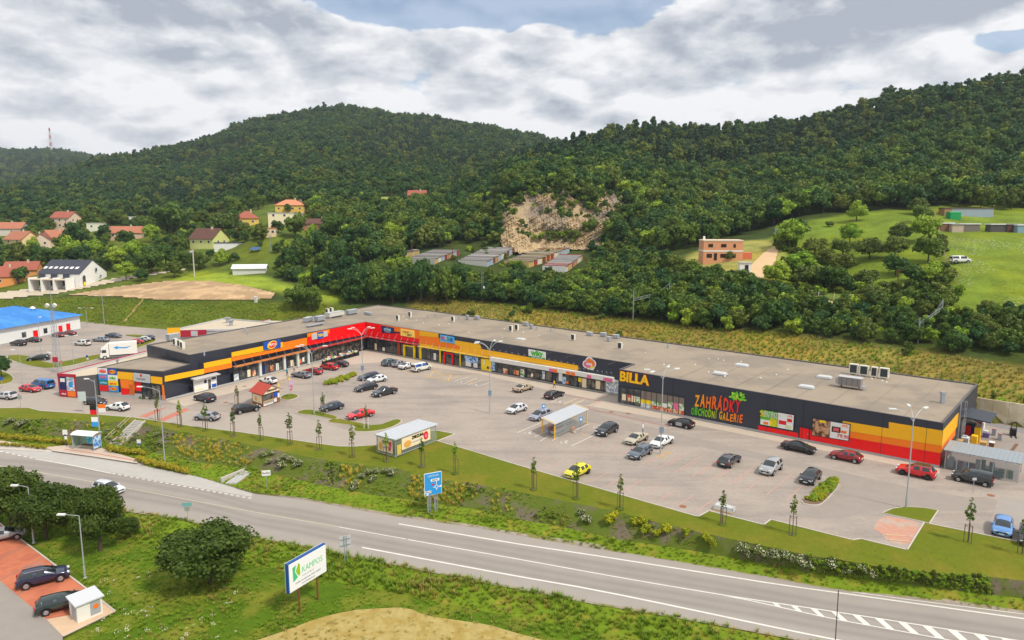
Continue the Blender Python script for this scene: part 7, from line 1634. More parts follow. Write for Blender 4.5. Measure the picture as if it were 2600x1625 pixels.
# flag, signs, shelter at the bus stop
fl = thing('feather_flag', 'small white and pink feather flag on the kiosk lawn', 'flag', G(735, 1009, .12)); MB().tube([(0, 0, 0), (0, 0, 2.6), (.15, 0, 3.2), (.45, 0, 3.5)], .025, 5).build('pole', METAL, fl); b = MB(); pts = [(0.02, 0, 1.0), (.55, .02, 1.5), (.85, .02, 2.5), (.8, 0, 3.2), (.45, 0, 3.48), (.15, 0, 3.18), (.02, 0, 2.6)]; b.hull(pts, [(p[0], p[1] + .03, p[2]) for p in pts]); b.build('banner', mat('flag_print', S(214, 196, 220), .6, color2=S(206, 90, 110), c2scale=1.2), fl)
def sign(px, py, z, H, panels, label, rz_=0.0, name='road_sign', posts=((0, 0),), pm=METAL, r=.035, cat='road sign'):
    o = thing(name, label, cat, G(px, py, z), rz_)
    for x_, y_ in posts: MB().cyl((x_, y_, 0), (x_, y_, H), r, r, 6).build('post', pm, o)
    for nm, x_, z_, w_, h_, m, d in panels: MB().box((x_, -d - r, z_), (w_, .04, h_)).build(nm, m, o)
    return o
def sign_text(o, body, x_, z_, h, m, d=.09, fit=None):
    me = text_mesh(body, 1.0, .02).copy(); me.materials.clear(); me.materials.append(m); t = obj('lettering', me, o); w_ = max(v.co.x for v in me.vertices) - min(v.co.x for v in me.vertices)
    t.matrix_local = Matrix.Translation((x_, -d, z_)) @ Matrix.Rotation(R(90), 4, 'X') @ Matrix.Diagonal(((fit / w_) if fit else h, h, .3, 1)); return t
s_ = sign(678, 1242, -2.4, 2.6, [('panel', 0, 2.25, 1.1, .75, WHITEP, .02)], 'white town name sign on the verge', R(14)); sign_text(s_, 'Kuřim', 0, 2.25, .38, BLACKS)
s_ = thing('direction_sign', 'large blue roundabout direction sign on lattice legs', 'road sign', G(1100, 1304, -2.45), R(28)); hb = 2.8; wbp = 2.25
b = MB()
for x_ in (-.45, .45):
    for y_ in (0, .3): b.cyl((x_ - .15, y_, 0), (x_ - .15, y_, 5.0), .035, .035, 5); b.cyl((x_ + .15, y_, 0), (x_ + .15, y_, 5.0), .035, .035, 5)
    for k_ in range(6): b.cyl((x_ - .15, 0, k_ * .5), (x_ + .15, 0, k_ * .5 + .5), .02, .02, 4); b.cyl((x_ - .15, .3, k_ * .5 + .5), (x_ - .15, 0, k_ * .5), .02, .02, 4)
b.build('lattice_legs', METAL, s_); zc = 3.85
pn = MB().box((0, -.08, zc), (wbp, .06, hb)).build('border', WHITEP, s_); MB().box((0, -.12, zc), (wbp - .12, .04, hb - .12)).build('panel', SKYB, s_)
for x_, z_, w_, h_ in ((.25, zc + .45, 1.1, .32), (-.7, zc - .95, .9, .3), (.95, zc - .45, .22, .22), (-.75, zc - 1.25, .25, .2)): MB().box((x_, -.15, z_), (w_, .02, h_)).build('white_field', WHITEP, s_)
b = MB(); cc = (.42, zc - .45)
for k_ in range(12): a0, a1 = k_ * .5236, (k_ + 1) * .5236; b.cyl((cc[0] + math.cos(a0) * .2, -.15, cc[1] + math.sin(a0) * .2), (cc[0] + math.cos(a1) * .2, -.15, cc[1] + math.sin(a1) * .2), .045, .045, 4)
for dx_, dz_ in ((0, .75), (.42, 0), (-.42, 0), (0, -.4)): b.cyl((cc[0] + dx_ * .35, -.15, cc[1] + dz_ * .35), (cc[0] + dx_, -.15, cc[1] + dz_), .05, .05, 4)
b.build('roundabout_symbol', WHITEP, s_); MB().box((-.05, -.155, zc - .1), (.34, .02, .2)).build('red_field', REDS, s_); sign_text(s_, 'CENTRUM', .0, zc + 1.0, .3, WHITEP, .15)
sign_text(s_, 'BRNO', .25, zc + .45, .26, BLACKS, .17); sign_text(s_, 'TIŠNOV', -.7, zc - .95, .24, BLACKS, .17)
s_ = sign(879, 1438, FG + .1, 3.4, [('panel', 0, 2.75, 1.25, 1.25, GREYL, -.12)], 'grey back of a square road sign on two posts', R(30), posts=((-.12, 0), (.12, 0))); 
for z_ in (2.4, 3.05): MB().box((0, .02, z_), (1.1, .05, .08)).build('bracket', METAL, s_)
sign(478, 1330, ROADZ - .2, 2.6, [('name_plate', .0, 2.45, 1.1, .42, mat('green_plate', S(120, 176, 176), .5), .02), ('round_plate', 0, 1.9, .55, .55, mat('plate_back', S(150, 160, 150), .5), .02)], 'pale green street sign above a grey round sign by the bush', R(10))
sign(169, 1133, ROADZ + .16, 2.7, [('flag', 0, 2.3, .75, .8, WHITEP, .02), ('timetable', .05, 1.4, .4, .5, WHITEP, .02), ('band', 0, 1.85, .3, .2, NAVY, .02)], 'bus stop pole with white flag and timetable', 0, name='bus_stop_pole', r=.05, pm=mat('dark_pole', S(40, 60, 70), .6), cat='bus stop')
sign(355, 1147, ROADZ + .3, 1.9, [('panel', 0, 1.6, .6, .7, WHITEP, .02), ('stripe', 0, 1.28, .6, .18, BLUES, .03)], 'small white and blue board on the bank below the lamp', 0, name='info_board', cat='sign')
sign(1380, 1064, 0, 2.6, [('panel', 0, 2.25, .55, .75, SKYB, .02), ('symbol', 0, 2.25, .3, .4, WHITEP, .045)], 'blue disabled parking sign left of the trolley shelter', R(10)); sign(1474, 1096, 0, 2.4, [('panel', 0, 2.0, .5, .75, SKYB, .02), ('symbol', 0, 2.0, .28, .4, WHITEP, .045)], 'blue disabled parking sign in front of the trolley shelter', R(10))
sign(2470, 1252, 0, 2.0, [('panel', 0, 1.8, .5, .3, GREYL, .02)], 'small grey sign on a thin post by the cage store', 0)
s_ = sign(212, 1048, 0, 3.6, [('panel', 0, 2.9, 1.3, 1.7, mat('pale_panel', S(196, 206, 204), .5), .02)], 'pale square traffic sign in front of the black hatchback', R(5)); sign(53, 1038, 0, 2.4, [('panel', 0, 2.1, .7, .7, mat('plate_back', (.3, .3, .3)), .02)], 'grey back of a sign at the left lane', 0)
sign(6, 985, .12, 2.2, [('panel', 0, 1.9, .6, .6, BLUES, .02)], 'small blue sign on the corner lawn at left', 0); sign(223, 925, .12, 2.0, [('panel', 0, 1.9, .5, .5, BLUES, .02), ('panel', .1, 1.3, .4, .3, WHITEP, .02)], 'small blue sign on the grass by the lorry', 0); sign(156, 935, .12, 1.6, [('panel', 0, 1.4, .6, .6, mat('no_entry_red', S(214, 80, 60), .5), .02)], 'small red and white sign on the grass island', 0)
# banner pole at the stop
bp = thing('banner_pole', 'leaning lamp pole with three shop banners above the bus stop', 'banner pole', G(257, 1133, ROADZ + .1), 0); MB().cyl((0, 0, 0), (-.15, 0, 10.8), .1, .06, 8).build('pole', METAL, bp); MB().tube([(-.15, 0, 10.4), (-1.1, 0, 10.9)], .04, 5).build('arm', METAL, bp); MB().box((-1.35, 0, 10.9), (.7, .3, .14)).build('lamp_head', LAMPH, bp)
for i, (x_, z_, w_, h_, m1, m2) in enumerate(((-.75, 5.9, 1.0, 1.5, BLACKS, REDS), (-.6, 4.0, 1.1, 1.5, WHITEP, SKYB), (.65, 6.2, 1.1, 1.3, ORANGES, WHITEP))):
    o = MB().box((x_, -.02, z_ + h_ / 4), (w_, .05, h_ / 2)).build('banner', m1, bp); MB().box((x_, -.02, z_ - h_ / 4), (w_, .05, h_ / 2)).build('banner_print', m2, o)
# bus shelter
c = Vector(G(222, 1139, ROADZ + .16)); bs_ = thing('bus_shelter', 'white-roofed glass bus shelter with colourful posters', 'bus shelter', c, R(-12))
b = MB(); rw_ = 2.05
prof = [(-.95, 2.35), (-.3, 2.62), (.4, 2.66), (.95, 2.5)]
for k_ in range(3):
    (y0, z0_), (y1, z1_) = prof[k_], prof[k_ + 1]; b.hull([(-rw_, y0, z0_), (rw_, y0, z0_), (rw_, y1, z1_), (-rw_, y1, z1_)], [(-rw_, y0, z0_ + .07), (rw_, y0, z0_ + .07), (rw_, y1, z1_ + .07), (-rw_, y1, z1_ + .07)])
b.build('roof', WHITEP, bs_)
for x_ in (-1.9, 1.9):
    for y_ in (-.75, .75): MB().cyl((x_, y_, 0), (x_, y_, 2.5), .05, .05, 6).build('post', LAMP, bs_)
    MB().box((x_, 0, 1.25), (.03, 1.4, 1.9)).build('side_glass', mat('mint_glass', S(150, 176, 160), .2, alpha=.8) if x_ < 0 else POST[3], bs_)
for i, (x0, x1, m) in enumerate(((-1.85, -.8, mat('mint_glass2', S(160, 190, 176), .2, alpha=.7)), (-.75, .55, mat('cyan_poster', S(40, 170, 200), .5, color2=S(150, 220, 230), c2scale=1.5)), (.6, 1.85, mat('orange_poster', S(240, 170, 60), .5, color2=S(220, 232, 226), c2scale=1.2)))): MB().bb(x0, x1, .72, .76, .35, 2.35).build('rear_panel', m, bs_)
MB().bb(-1.3, 1.3, .25, .65, .42, .5).build('bench', mat('crimson_bench', S(120, 40, 60), .6), bs_)
# roadside hoarding in front
P0, P1 = Vector(G(763, 1551, FG)), Vector(G(809, 1521, FG)); v = P1 - P0; hz = thing('roadside_billboard', 'large white billboard with green logo on two rusty posts', 'billboard', P0, math.atan2(v.y, v.x)); D_ = v.length; RUST = mat('rusty_post', S(120, 74, 44), .8, var=.25, scale=3)
for x_ in (0, D_): MB().cyl((x_, .1, 0), (x_, .1, 5.0), .09, .09, 8).build('post', RUST, hz)
x0, x1, z0_, z1_ = -1.3, D_ + 1.15, 2.35, 5.2
BLF = mat('billboard_blue', S(24, 84, 150), .5)
MB().bb(x0, x1, -.02, .28, z0_, z1_).build('frame', BLF, hz); MB().bb(x0 + .12, x1 - .02, -.06, -.022, z0_ + .02, z1_ - .1).build('poster_face', mat('billboard_white', S(236, 236, 240), .5), hz); MB().bb(x0 - .02, x1, .29, .36, z0_, z1_ + .02).build('rear_panel', GREYL, hz)
wdt = x1 - x0; zc = (z0_ + z1_) / 2
lg = MB(); lg.add([(x0 + wdt * a, -.07, z0_ + (z1_ - z0_) * b_) for a, b_ in ((.11, .80), (.20, .84), (.17, .62), (.24, .40), (.12, .30))], [(0, 4, 3, 2, 1)]); lg.build('emblem', mat('logo_teal', S(70, 190, 130), .5), hz)
lg = MB(); lg.add([(x0 + wdt * a, -.071, z0_ + (z1_ - z0_) * b_) for a, b_ in ((.26, .86), (.30, .80), (.30, .46), (.26, .42), (.19, .62))], [(0, 4, 3, 2, 1)]); lg.build('emblem', mat('logo_lime', S(150, 190, 20), .5), hz)
me = text_mesh('KAMPOS', 1.0, .005).copy(); me.materials.clear(); me.materials.append(mat('logo_mint', S(120, 206, 150), .5)); t = obj('lettering', me, hz); w_ = max(q.co.x for q in me.vertices) - min(q.co.x for q in me.vertices); t.matrix_local = Matrix.Translation((x0 + wdt * .62, -.075, z0_ + (z1_ - z0_) * .56)) @ Matrix.Rotation(R(90), 4, 'X') @ Matrix.Diagonal((wdt * .54 / w_, .85, 1, 1))
for body, zz, h_, ft in (('s t a v e b n í', .36, .24, .3), ('prodej a montáž oken, dveří a stínění', .22, .2, .66), ('www.kampos.cz', .11, .2, .34)):
    me = text_mesh(body, 1.0, .004).copy(); me.materials.clear(); me.materials.append(mat('print_grey', S(110, 110, 120), .6)); t = obj('lettering', me, hz); w_ = max(q.co.x for q in me.vertices) - min(q.co.x for q in me.vertices); t.matrix_local = Matrix.Translation((x0 + wdt * .5, -.075, z0_ + (z1_ - z0_) * zz)) @ Matrix.Rotation(R(90), 4, 'X') @ Matrix.Diagonal((wdt * ft / w_, h_, 1, 1))
# brick parking in the front corner
BRK = mat('brick_paving', S(196, 116, 84), .85, var=.14, scale=1.2, color2=S(184, 104, 76), c2scale=.5)
Zb = FG + .06
sheet('parking_asphalt', [G(x, y, FG)[:2] for x, y in ((-500, 1400), (-60, 1440), (0, 1477), (117, 1573), (160, 1618), (150, 1700), (-500, 1760))], Zb, mat('old_asphalt', S(150, 142, 134), .9, var=.12, scale=.6), thick=.05)
sheet('brick_parking', [G(x, y, FG)[:2] for x, y in ((-500, 1000), (-200, 1180), (45, 1366), (137, 1435), (211, 1491), (258, 1528), (190, 1562), (117, 1574), (0, 1477), (-60, 1440), (-500, 1200))], Zb + .006, BRK, thick=.05)
sheet('gravel_pad', [G(x, y, FG)[:2] for x, y in ((258, 1528), (293, 1555), (161, 1619), (118, 1575), (190, 1562))], Zb + .004, mat('tan_gravel', S(206, 176, 146), .95, var=.2, scale=3), thick=.05)
pline('brick_kerb', [(-200, 1180), (45, 1366), (137, 1435), (211, 1491), (293, 1555), (161, 1619)], .16, KERB, z=FG, lift=.16)
for k_ in range(7):
    t = k_ / 6; a = Vector(G(-40, 1300, FG)).lerp(Vector(G(211, 1491, FG)), t); b2 = Vector(G(-160, 1360, FG)).lerp(Vector(G(90, 1552, FG)), t); d_ = (b2 - a).normalized(); s2_ = Vector((-d_.y, d_.x, 0)) * .06; zz = Vector((0, 0, .125))
    tag(MB().quad(a + s2_ + zz, a - s2_ + zz, b2 - s2_ + zz, b2 + s2_ + zz).build('bay_line', mat('grey_brick_line', S(140, 120, 116), .85)), kind='structure')
K1 = Vector(G(198, 1586, FG)); K2 = Vector(G(262, 1559, FG)); K0 = Vector(G(178, 1562, FG)); bsd = thing('bin_shed', 'small white bin shed with pale roof and printed panel', 'shed', K1 + Vector((0, 0, .1))); K3 = K0 + K2 - K1
b = MB(); b.prism([(p.x, p.y) for p in (K0, K1, K2, K3)], FG + .1, FG + 1.75); wb(b, 'wall', mat('shed_white', S(226, 224, 216), .6, var=.06), bsd)
cc = (K0 + K2) / 2; b = MB(); b.prism([tuple((p + (p - cc).normalized() * .25)[:2]) for p in (K0, K1, K2, K3)], FG + 1.76, FG + 1.88); wb(b, 'roof', mat('shed_roof', S(206, 208, 212), .5), bsd)
w_ = Wall(K1, K2); 
def wz(w, a0, a1, z0, z1, d, m, nm, p): return wb(w.panel([(a0, z0), (a1, z0), (a1, z1), (a0, z1)], d, d + .04, sz=True), nm, m, p)
pn = wz(w_, w_.len * .52, w_.len * .92, FG + .35, FG + 1.6, .005, mat('shed_mesh', S(160, 164, 168), .5), 'mesh_door', bsd); disc(w_, w_.len * .74, FG + 1.1, .22, .22, .08, ORANGES, pn, 'print'); wz(Wall(K1, K0), .3, 1.4, FG + .3, FG + 1.5, .005, MATS['shed_mesh'], 'mesh_panel', bsd)
# shop stands outside: goods in front of the discount shop
for i in range(7):
    x_ = 826 + i * 13.0; y_ = 925 - i * 3.6; o = thing('goods_stand', 'outdoor stand of mixed goods before the discount shop, %s from the door' % ordn[i], 'goods stand', G(x_, y_), WW.rz(), 'goods stands outside the discount shop')
    MB().box((0, 0, .45), (1.5, .7, .9)).build('rack', TRIM, o)
    for k_ in range(8): MB().box((-.6 + (k_ % 4) * .4, -.1 + .2 * (k_ // 4), 1.0 + .3 * (k_ // 4) * (i % 2 + .4)), (.34, .3, .32)).build('goods', (POST[0], WHITEP, POST[1], PINKS, POST[3], CREAM, GREENS, BLACKS)[(k_ * 3 + i) % 8], o)
# people
SKIN = mat('skin', S(206, 160, 132), .6); HAIR = mat('hair', S(60, 44, 34), .8)
def person(px, py, rz_, shirt, trousers, label, z=0.0, sit=False, stride=.12, bag=None, H=1.72):
    s = H / 1.72; me = bpy.data.meshes.new('person'); k_ = .45 if sit else 0
    hipz = .92 if not sit else .32
    if sit: pts = [(0, 0, .32), (0, .02, .55), (0, .05, .82), (0, .04, .92), (0, .02, 1.0), (0, .0, 1.12), (-.1, -.02, .3), (-.12, -.45, .42), (-.12, -.75, .06), (-.12, -.92, .03), (.1, -.02, .3), (.12, -.45, .44), (.12, -.7, .06), (.12, -.88, .03), (-.2, .04, .84), (-.26, -.1, .6), (-.2, -.35, .5), (.2, .04, .84), (.26, -.1, .6), (.2, -.35, .5)]
    else: pts = [(0, 0, .92), (0, 0, 1.12), (0, .01, 1.36), (0, 0, 1.47), (0, -.02, 1.56), (0, -.01, 1.70), (-.09, 0, .88), (-.1, -stride * .6, .48), (-.1, -stride, .07), (-.1, -stride - .14, .03), (.09, 0, .88), (.1, stride * .4, .48), (.1, stride, .08), (.1, stride - .13, .03), (-.2, .01, 1.40), (-.26, .04, 1.12), (-.25, -.06, .86), (.2, .01, 1.40), (.26, .02, 1.12), (.25, -.1, .88)]
    ed = [(0, 1), (1, 2), (2, 3), (3, 4), (4, 5), (0, 6), (6, 7), (7, 8), (8, 9), (0, 10), (10, 11), (11, 12), (12, 13), (2, 14), (14, 15), (15, 16), (2, 17), (17, 18), (18, 19)]
    rad = [.15, .14, .16, .06, .1, .085, .1, .065, .045, .04, .1, .065, .045, .04, .07, .05, .04, .07, .05, .04]
    me.from_pydata([(x_ * s, y_ * s, z_ * s) for x_, y_, z_ in pts], ed, []); o = bpy.data.objects.new('person', me); col.objects.link(o)
    md = o.modifiers.new('skin', 'SKIN'); md.use_smooth_shade = True
    for i, v_ in enumerate(me.skin_vertices[0].data): v_.radius = (rad[i] * s, rad[i] * s * .8)
    me.skin_vertices[0].data[0].use_root = True; o.modifiers.new('sub', 'SUBSURF').levels = 1
    dg = bpy.context.evaluated_depsgraph_get(); m2 = bpy.data.meshes.new_from_object(o.evaluated_get(dg)); bpy.data.objects.remove(o)
    for m in (shirt, trousers, SKIN, HAIR): 
        if m.name not in [q.name for q in m2.materials if q]: m2.materials.append(m)
    names = [q.name if q else '' for q in m2.materials]
    top_, neck = (1.12, .92) if sit else (1.70, 1.46)
    for p in m2.polygons:
        c = p.center; zz = c.z / s
        if zz > (neck + .10) and (c.y > -.03 * s or zz > neck + .2): m = HAIR
        elif zz > neck: m = SKIN
        elif abs(c.x) > .16 * s and zz < (neck - .5): m = SKIN
        elif (not sit and zz > .9) or (sit and zz > .36 and c.y > -.2): m = shirt
        else: m = trousers
        p.material_index = names.index(m.name)
    o = obj('person', m2, None, G(px, py, z), rz_); tag(o, label, 'person'); return o
C_ = lambda n, *c: mat('cloth_' + n, S(*c), .85)
person(729, 955, R(150), C_('cyan', 30, 150, 200), C_('navy', 30, 36, 60), 'person in bright blue top and dark trousers standing on the footway', H=1.8)
person(747, 946, R(160), C_('beige', 200, 184, 164), C_('greyblue', 90, 100, 120), 'person in beige top behind the grey estate car')
person(1632, 1101, R(60), C_('white', 226, 222, 220), C_('jeans', 80, 110, 150), 'person in white top at the boot of the beige saloon', bag=1)
person(1407, 986, R(120), C_('yellow', 236, 190, 20), C_('black', 40, 36, 40), 'person in yellow top walking by the toy shop', stride=.2)
person(1455, 1098, R(20), C_('tan', 190, 140, 110), C_('pale', 206, 190, 170), 'person sitting on the ground against the trolley shelter', sit=True)
person(1351, 967, R(40), C_('cream', 224, 214, 196), C_('brown', 120, 100, 84), 'person in pale clothes at the toy shop door')
# boulders and planting by the corner entrance
gb_ = random.Random(3)
ROCK = mat('boulder', S(172, 164, 152), .9, var=.2, scale=3)
for i in range(9):
    x_, y_ = 338 + i * 5.2 + gb_.uniform(-2, 2), 1008 + gb_.uniform(-4, 5); b = bmesh.new(); bmesh.ops.create_icosphere(b, subdivisions=2, radius=gb_.uniform(.35, .6))
    for v_ in b.verts: v_.co *= gb_.uniform(.8, 1.15); v_.co.z *= .7
    me = bpy.data.meshes.new('boulder'); b.to_mesh(me); b.free(); me.materials.append(ROCK); tag(obj('boulder', me, None, (*G(x_, y_)[:2], .2)), 'pale boulder in the planting at the corner entrance, %s from the left' % ordn[i], 'boulder', 'boulders at the corner entrance')
# ================================================================ behind the shops: land patches, quarry, houses, garages
def patch(name, poly, m, off=.12, step=6, bulge=None, kind='structure'):
    xs = np.arange(min(p[0] for p in poly), max(p[0] for p in poly) + step, step); ys = np.arange(min(p[1] for p in poly), max(p[1] for p in poly) + step, step)
    XX, YY = np.meshgrid(xs, ys); ins = inpoly(XX, YY, poly); V = {}; b = MB()
    def vid(i, j):
        if (i, j) not in V:
            p = list(T(xs[j], ys[i])); p[2] += off
            if bulge: p = bulge(p, xs[j], ys[i])
            V[(i, j)] = len(b.v); b.v.append(tuple(p))
        return V[(i, j)]
    for i in range(len(ys) - 1):
        for j in range(len(xs) - 1):
            c = [(i, j), (i + 1, j), (i + 1, j + 1), (i, j + 1)]; k_ = [q for q in c if ins[q]]
            if len(k_) >= 3:
                ids = [vid(*q) for q in c if ins[q]]
                if max(b.v[q][1] for q in ids) - min(b.v[q][1] for q in ids) < 40: b.f.append(tuple(ids))
    return tag(b.build(name, m, smooth=True), kind=kind)
patch('soil_field', Z_SOIL, mat('bare_soil', S(166, 138, 104), .95, var=.22, scale=.4, color2=S(196, 164, 124), c2scale=.15, bump=.6, bscale=3), off=.25, step=3)
patch('village_track', [(-120, 760), (0, 742), (60, 735), (150, 728), (260, 712), (330, 700), (400, 690), (470, 680), (480, 686), (400, 700), (330, 712), (240, 730), (150, 748), (60, 757), (-120, 778)], mat('pale_track', S(196, 182, 160), .9, var=.12), off=.25, step=4)
patch('bank_path', [(360, 762), (368, 762), (318, 822), (308, 822)], mat('trodden_earth', S(160, 140, 92), .95, var=.1), off=.25, step=4)
patch('dirt_road', [(1958, 628), (1982, 621), (1970, 665), (1950, 690), (1925, 728), (1880, 726), (1892, 700), (1905, 675), (1935, 645)], mat('dirt_track', S(206, 174, 134), .95, var=.14, scale=.6), off=.2, step=3)
patch('dirt_path', [(1955, 752), (2050, 760), (2130, 766), (2185, 772), (2185, 782), (2100, 778), (2040, 772), (1955, 764)], MATS['dirt_track'], off=.3, step=4)
def rock_push(p, x_, y_):
    a = np.array([x_ * 1.0]); c = np.array([y_ * 1.0]); s_ = x_ * .5 + y_ * .87      # strata dip to the right
    d = 1.0 + vnoise(a, c, 38, 91)[0] * 6 + vnoise(a, c, 13, 92)[0] * 2.2 + (abs((s_ / 7.0) % 2 - 1) - .5) * .9 + (abs((s_ / 2.6) % 2 - 1) - .5) * .35
    d = max(.2, d + ((s_ / 5.0) % 1 - .5) * 1.1 + random.uniform(-.3, .3)); return [p[0] - .1 * d, p[1] - d, p[2] + d * .25 + random.uniform(-.15, .15)]
ROCKM = mat('quarry_rock', S(180, 158, 124), .95, var=.42, scale=.45, color2=S(132, 120, 108), c2scale=.03, c2at=(.46, .6), bump=.8, bscale=1.6, spec=.15)
QE = ramp_poly([(x_ + random.uniform(-9, 9), y_ + random.uniform(-9, 9)) for x_, y_ in ramp_poly(Z_QUARRY, 1)], 1)
qr = patch('quarry_face', QE, ROCKM, off=.3, step=3, bulge=rock_push); qr.data.shade_flat()
gq = np.random.default_rng(77); pts_, sc_ = [], []
while len(pts_) < 760:
    x_, y_ = gq.uniform(1240, 1650), gq.uniform(462, 672)
    if inpoly(np.array([x_]), np.array([y_ ]), Z_GARAGE)[0] or (y_ > 618 and x_ < 1500): continue
    i_ = inpoly(np.array([x_]), np.array([y_]), Z_QUARRY)[0]; nn_ = vnoise(np.array([x_]), np.array([y_]), 26, 95)[0]
    if i_ and inpoly(np.array([x_]), np.array([y_]), [((a - 1425) * .86 + 1425, (b - 560) * .78 + 568) for a, b in Z_QUARRY])[0] and (nn_ < .08 - .25 * (y_ > 595) - .12 * (1400 < x_ < 1480) or gq.random() > .75): continue
    pts_.append(T(x_, y_)); sc_.append(gq.uniform(.35, 1.0) * (1 if i_ else 1.7))
scatter('quarry_scrub', np.array(pts_) - np.array([0, 1.8, -.3]), sc_, gq.random(760) * 6, gq.integers(0, 6, 760), BUSH, 'green bushes growing on the ledges of the rock face', 'bushes')
# ---- houses
GLW = mat('house_window', S(60, 66, 74), .15, spec=.5); TILE = {k_: mat('tiles_' + k_, S(*c), .8, var=.14, scale=1.2) for k_, c in dict(red=(160, 90, 72), orange=(176, 112, 86), brown=(98, 66, 56), dark=(66, 68, 80), grey=(150, 150, 148), terracotta=(206, 134, 98)).items()}
def hm(c): return mat('render_%d_%d_%d' % c, S(*c), .85, var=.06)
def house(px, py, L, W, H, RH, rz_, wall, roof, label, Y=None, kind='gable', win=2, floors=2, name='village_house', chim=True, over=.5, skyl=0, cat='house'):
    """L along the ridge (local x), W across; local -y faces the viewer"""
    p = T(px, py) if Y is None else at(px, py, Y); o = thing(name, label, cat, p, R(rz_)); wm = hm(wall); rm = TILE[roof] if isinstance(roof, str) else roof
    MB().bb(-L / 2, L / 2, -W / 2, W / 2, -2, H).build('wall', wm, o)
    if kind == 'gable':
        b = MB(); 
        for s_ in (-1, 1): b.add([(s_ * L / 2, -W / 2, H), (s_ * L / 2, W / 2, H), (s_ * L / 2, 0, H + RH)], [(0, 1, 2) if s_ > 0 else (0, 2, 1)])
        b.build('gable', wm, o); b = MB(); e = over; sl = RH / (W / 2); t = .18
        for s_ in (-1, 1):
            q = [(-L / 2 - e, s_ * (W / 2 + e), H - e * sl), (L / 2 + e, s_ * (W / 2 + e), H - e * sl), (L / 2 + e, 0, H + RH), (-L / 2 - e, 0, H + RH)]
            b.hull(q if s_ < 0 else q[::-1], [(x_, y_, z_ + t) for x_, y_, z_ in (q if s_ < 0 else q[::-1])])
        rf_ = b.build('roof', rm, o)
        for k_ in range(skyl): MB().box((-L / 2 + L * (k_ + .5) / skyl, -W * .27, H + RH * .46 + .22), (L / skyl * .5, 1.1, .08), 0, Matrix.Rotation(math.atan(sl), 3, 'X')).build('skylight', GREYL, rf_)
    elif kind == 'hip':
        e = over; b = MB(); c = max(0, L / 2 - W / 2); b.v = [(-L / 2 - e, -W / 2 - e, H), (L / 2 + e, -W / 2 - e, H), (L / 2 + e, W / 2 + e, H), (-L / 2 - e, W / 2 + e, H), (-c, 0, H + RH), (c, 0, H + RH)]; b.f = [(0, 1, 5, 4), (1, 2, 5), (2, 3, 4, 5), (3, 0, 4), (3, 2, 1, 0)]; rf_ = b.build('roof', rm, o)
    else: rf_ = MB().bb(-L / 2 - .2, L / 2 + .2, -W / 2 - .2, W / 2 + .2, H, H + .3).build('roof', rm, o)
    if chim and kind != 'flat': MB().bb(L * .15, L * .15 + .7, -.9, -.2, H + RH * .6, H + RH + .9).build('chimney', hm((200, 180, 160)), rf_)
    for f in range(floors):
        z = 1.3 + f * 2.8
        if z + 1.2 > H + (RH * .4 if kind == 'gable' else 0): break
        for k_ in range(win):
            if z + 1.2 <= H: w_ = MB().box((-L / 2 + L * (k_ + .5) / win, -W / 2 - .02, z + .6), (1.2, .08, 1.2)).build('window', WHITEP, o); MB().box((-L / 2 + L * (k_ + .5) / win, -W / 2 - .06, z + .6), (1.0, .05, 1.0)).build('pane', GLW, w_)
        for k_ in range(2):
            for s_ in (-1, 1): w_ = MB().box((s_ * (L / 2 + .02), -W * .18 + W * .36 * k_, z + .6), (.08, 1.1, 1.2)).build('window', WHITEP, o); MB().box((s_ * (L / 2 + .06), -W * .18 + W * .36 * k_, z + .6), (.05, .9, 1.0)).build('pane', GLW, w_)
    return o
# white terrace with dark roof
t_ = house(188, 722, 18, 13.5, 4.6, 4.8, -10, (232, 230, 226), 'dark', 'white terraced house with slate roof, skylights and stepped terraces', win=0, floors=0, over=.15, chim=False, name='terraced_house'); 
for k_ in range(7): MB().box((-8 + k_ * 2.3, -4.1, 6.75), (1.3, 1.3, .08), 0, Matrix.Rotation(math.atan(4.6 / 7), 3, 'X')).build('skylight', WHITEP, t_)
for k_ in range(4):
    x_ = -9.4 + k_ * 5.3; MB().bb(x_ - .2, x_ + .2, -11, -7.02, -2, 3.4).build('party_wall', hm((232, 230, 226)), t_)
    if k_ < 3: MB().bb(x_ + .3, x_ + 5, -10.6, -7.02, 2.5, 2.8).build('terrace_slab', hm((214, 196, 170)), t_); MB().bb(x_ + .5, x_ + 4.8, -7.08, -7.01, .1, 2.3).build('window', GLW, t_); MB().bb(x_ + 1.2, x_ + 3.6, -7.5, -7.02, 2.85, 4.6).build('dormer_window', TILE['dark'], t_)
MB().box((9.53, -5.2, 2.3), (.06, 1.1, 3.4)).build('window', GLW, t_); MB().box((9.56, -5.2, .9), (.06, 1.1, 1.3)).build('yellow_panel', YELS, t_); MB().box((9.53, 1.0, 5.8), (.06, .8, 1.3)).build('window', GLW, t_); MB().box((9.53, 3, 3.2), (.06, .9, .5)).build('window', GLW, t_)
house(533, 624, 12.5, 10.5, 3.4, 4.2, -18, (212, 214, 136), 'brown', 'pale yellow-green house with brown roof and two dormers', win=3)
house(170, 580, 11, 10, 6.2, 3.2, -6, (222, 196, 172), 'red', 'pink two-storey house with red roof at the wood edge', win=3)
house(20, 596, 19, 10, 3.6, 3.2, 8, (214, 206, 196), 'orange', 'long house with wide orange roof at the far left')
house(58, 622, 14, 9, 3.0, 3.8, -25, (226, 204, 150), 'orange', 'cream house with orange gable roof, left of the red-roofed pair'); house(108, 626, 9, 8, 3.2, 3.2, -60, (222, 200, 180), 'red', 'small house with red roof in the middle of three'); house(142, 618, 10, 8, 3.2, 3.4, 70, (224, 190, 160), 'orange', 'orange-roofed gable house behind the white terrace')
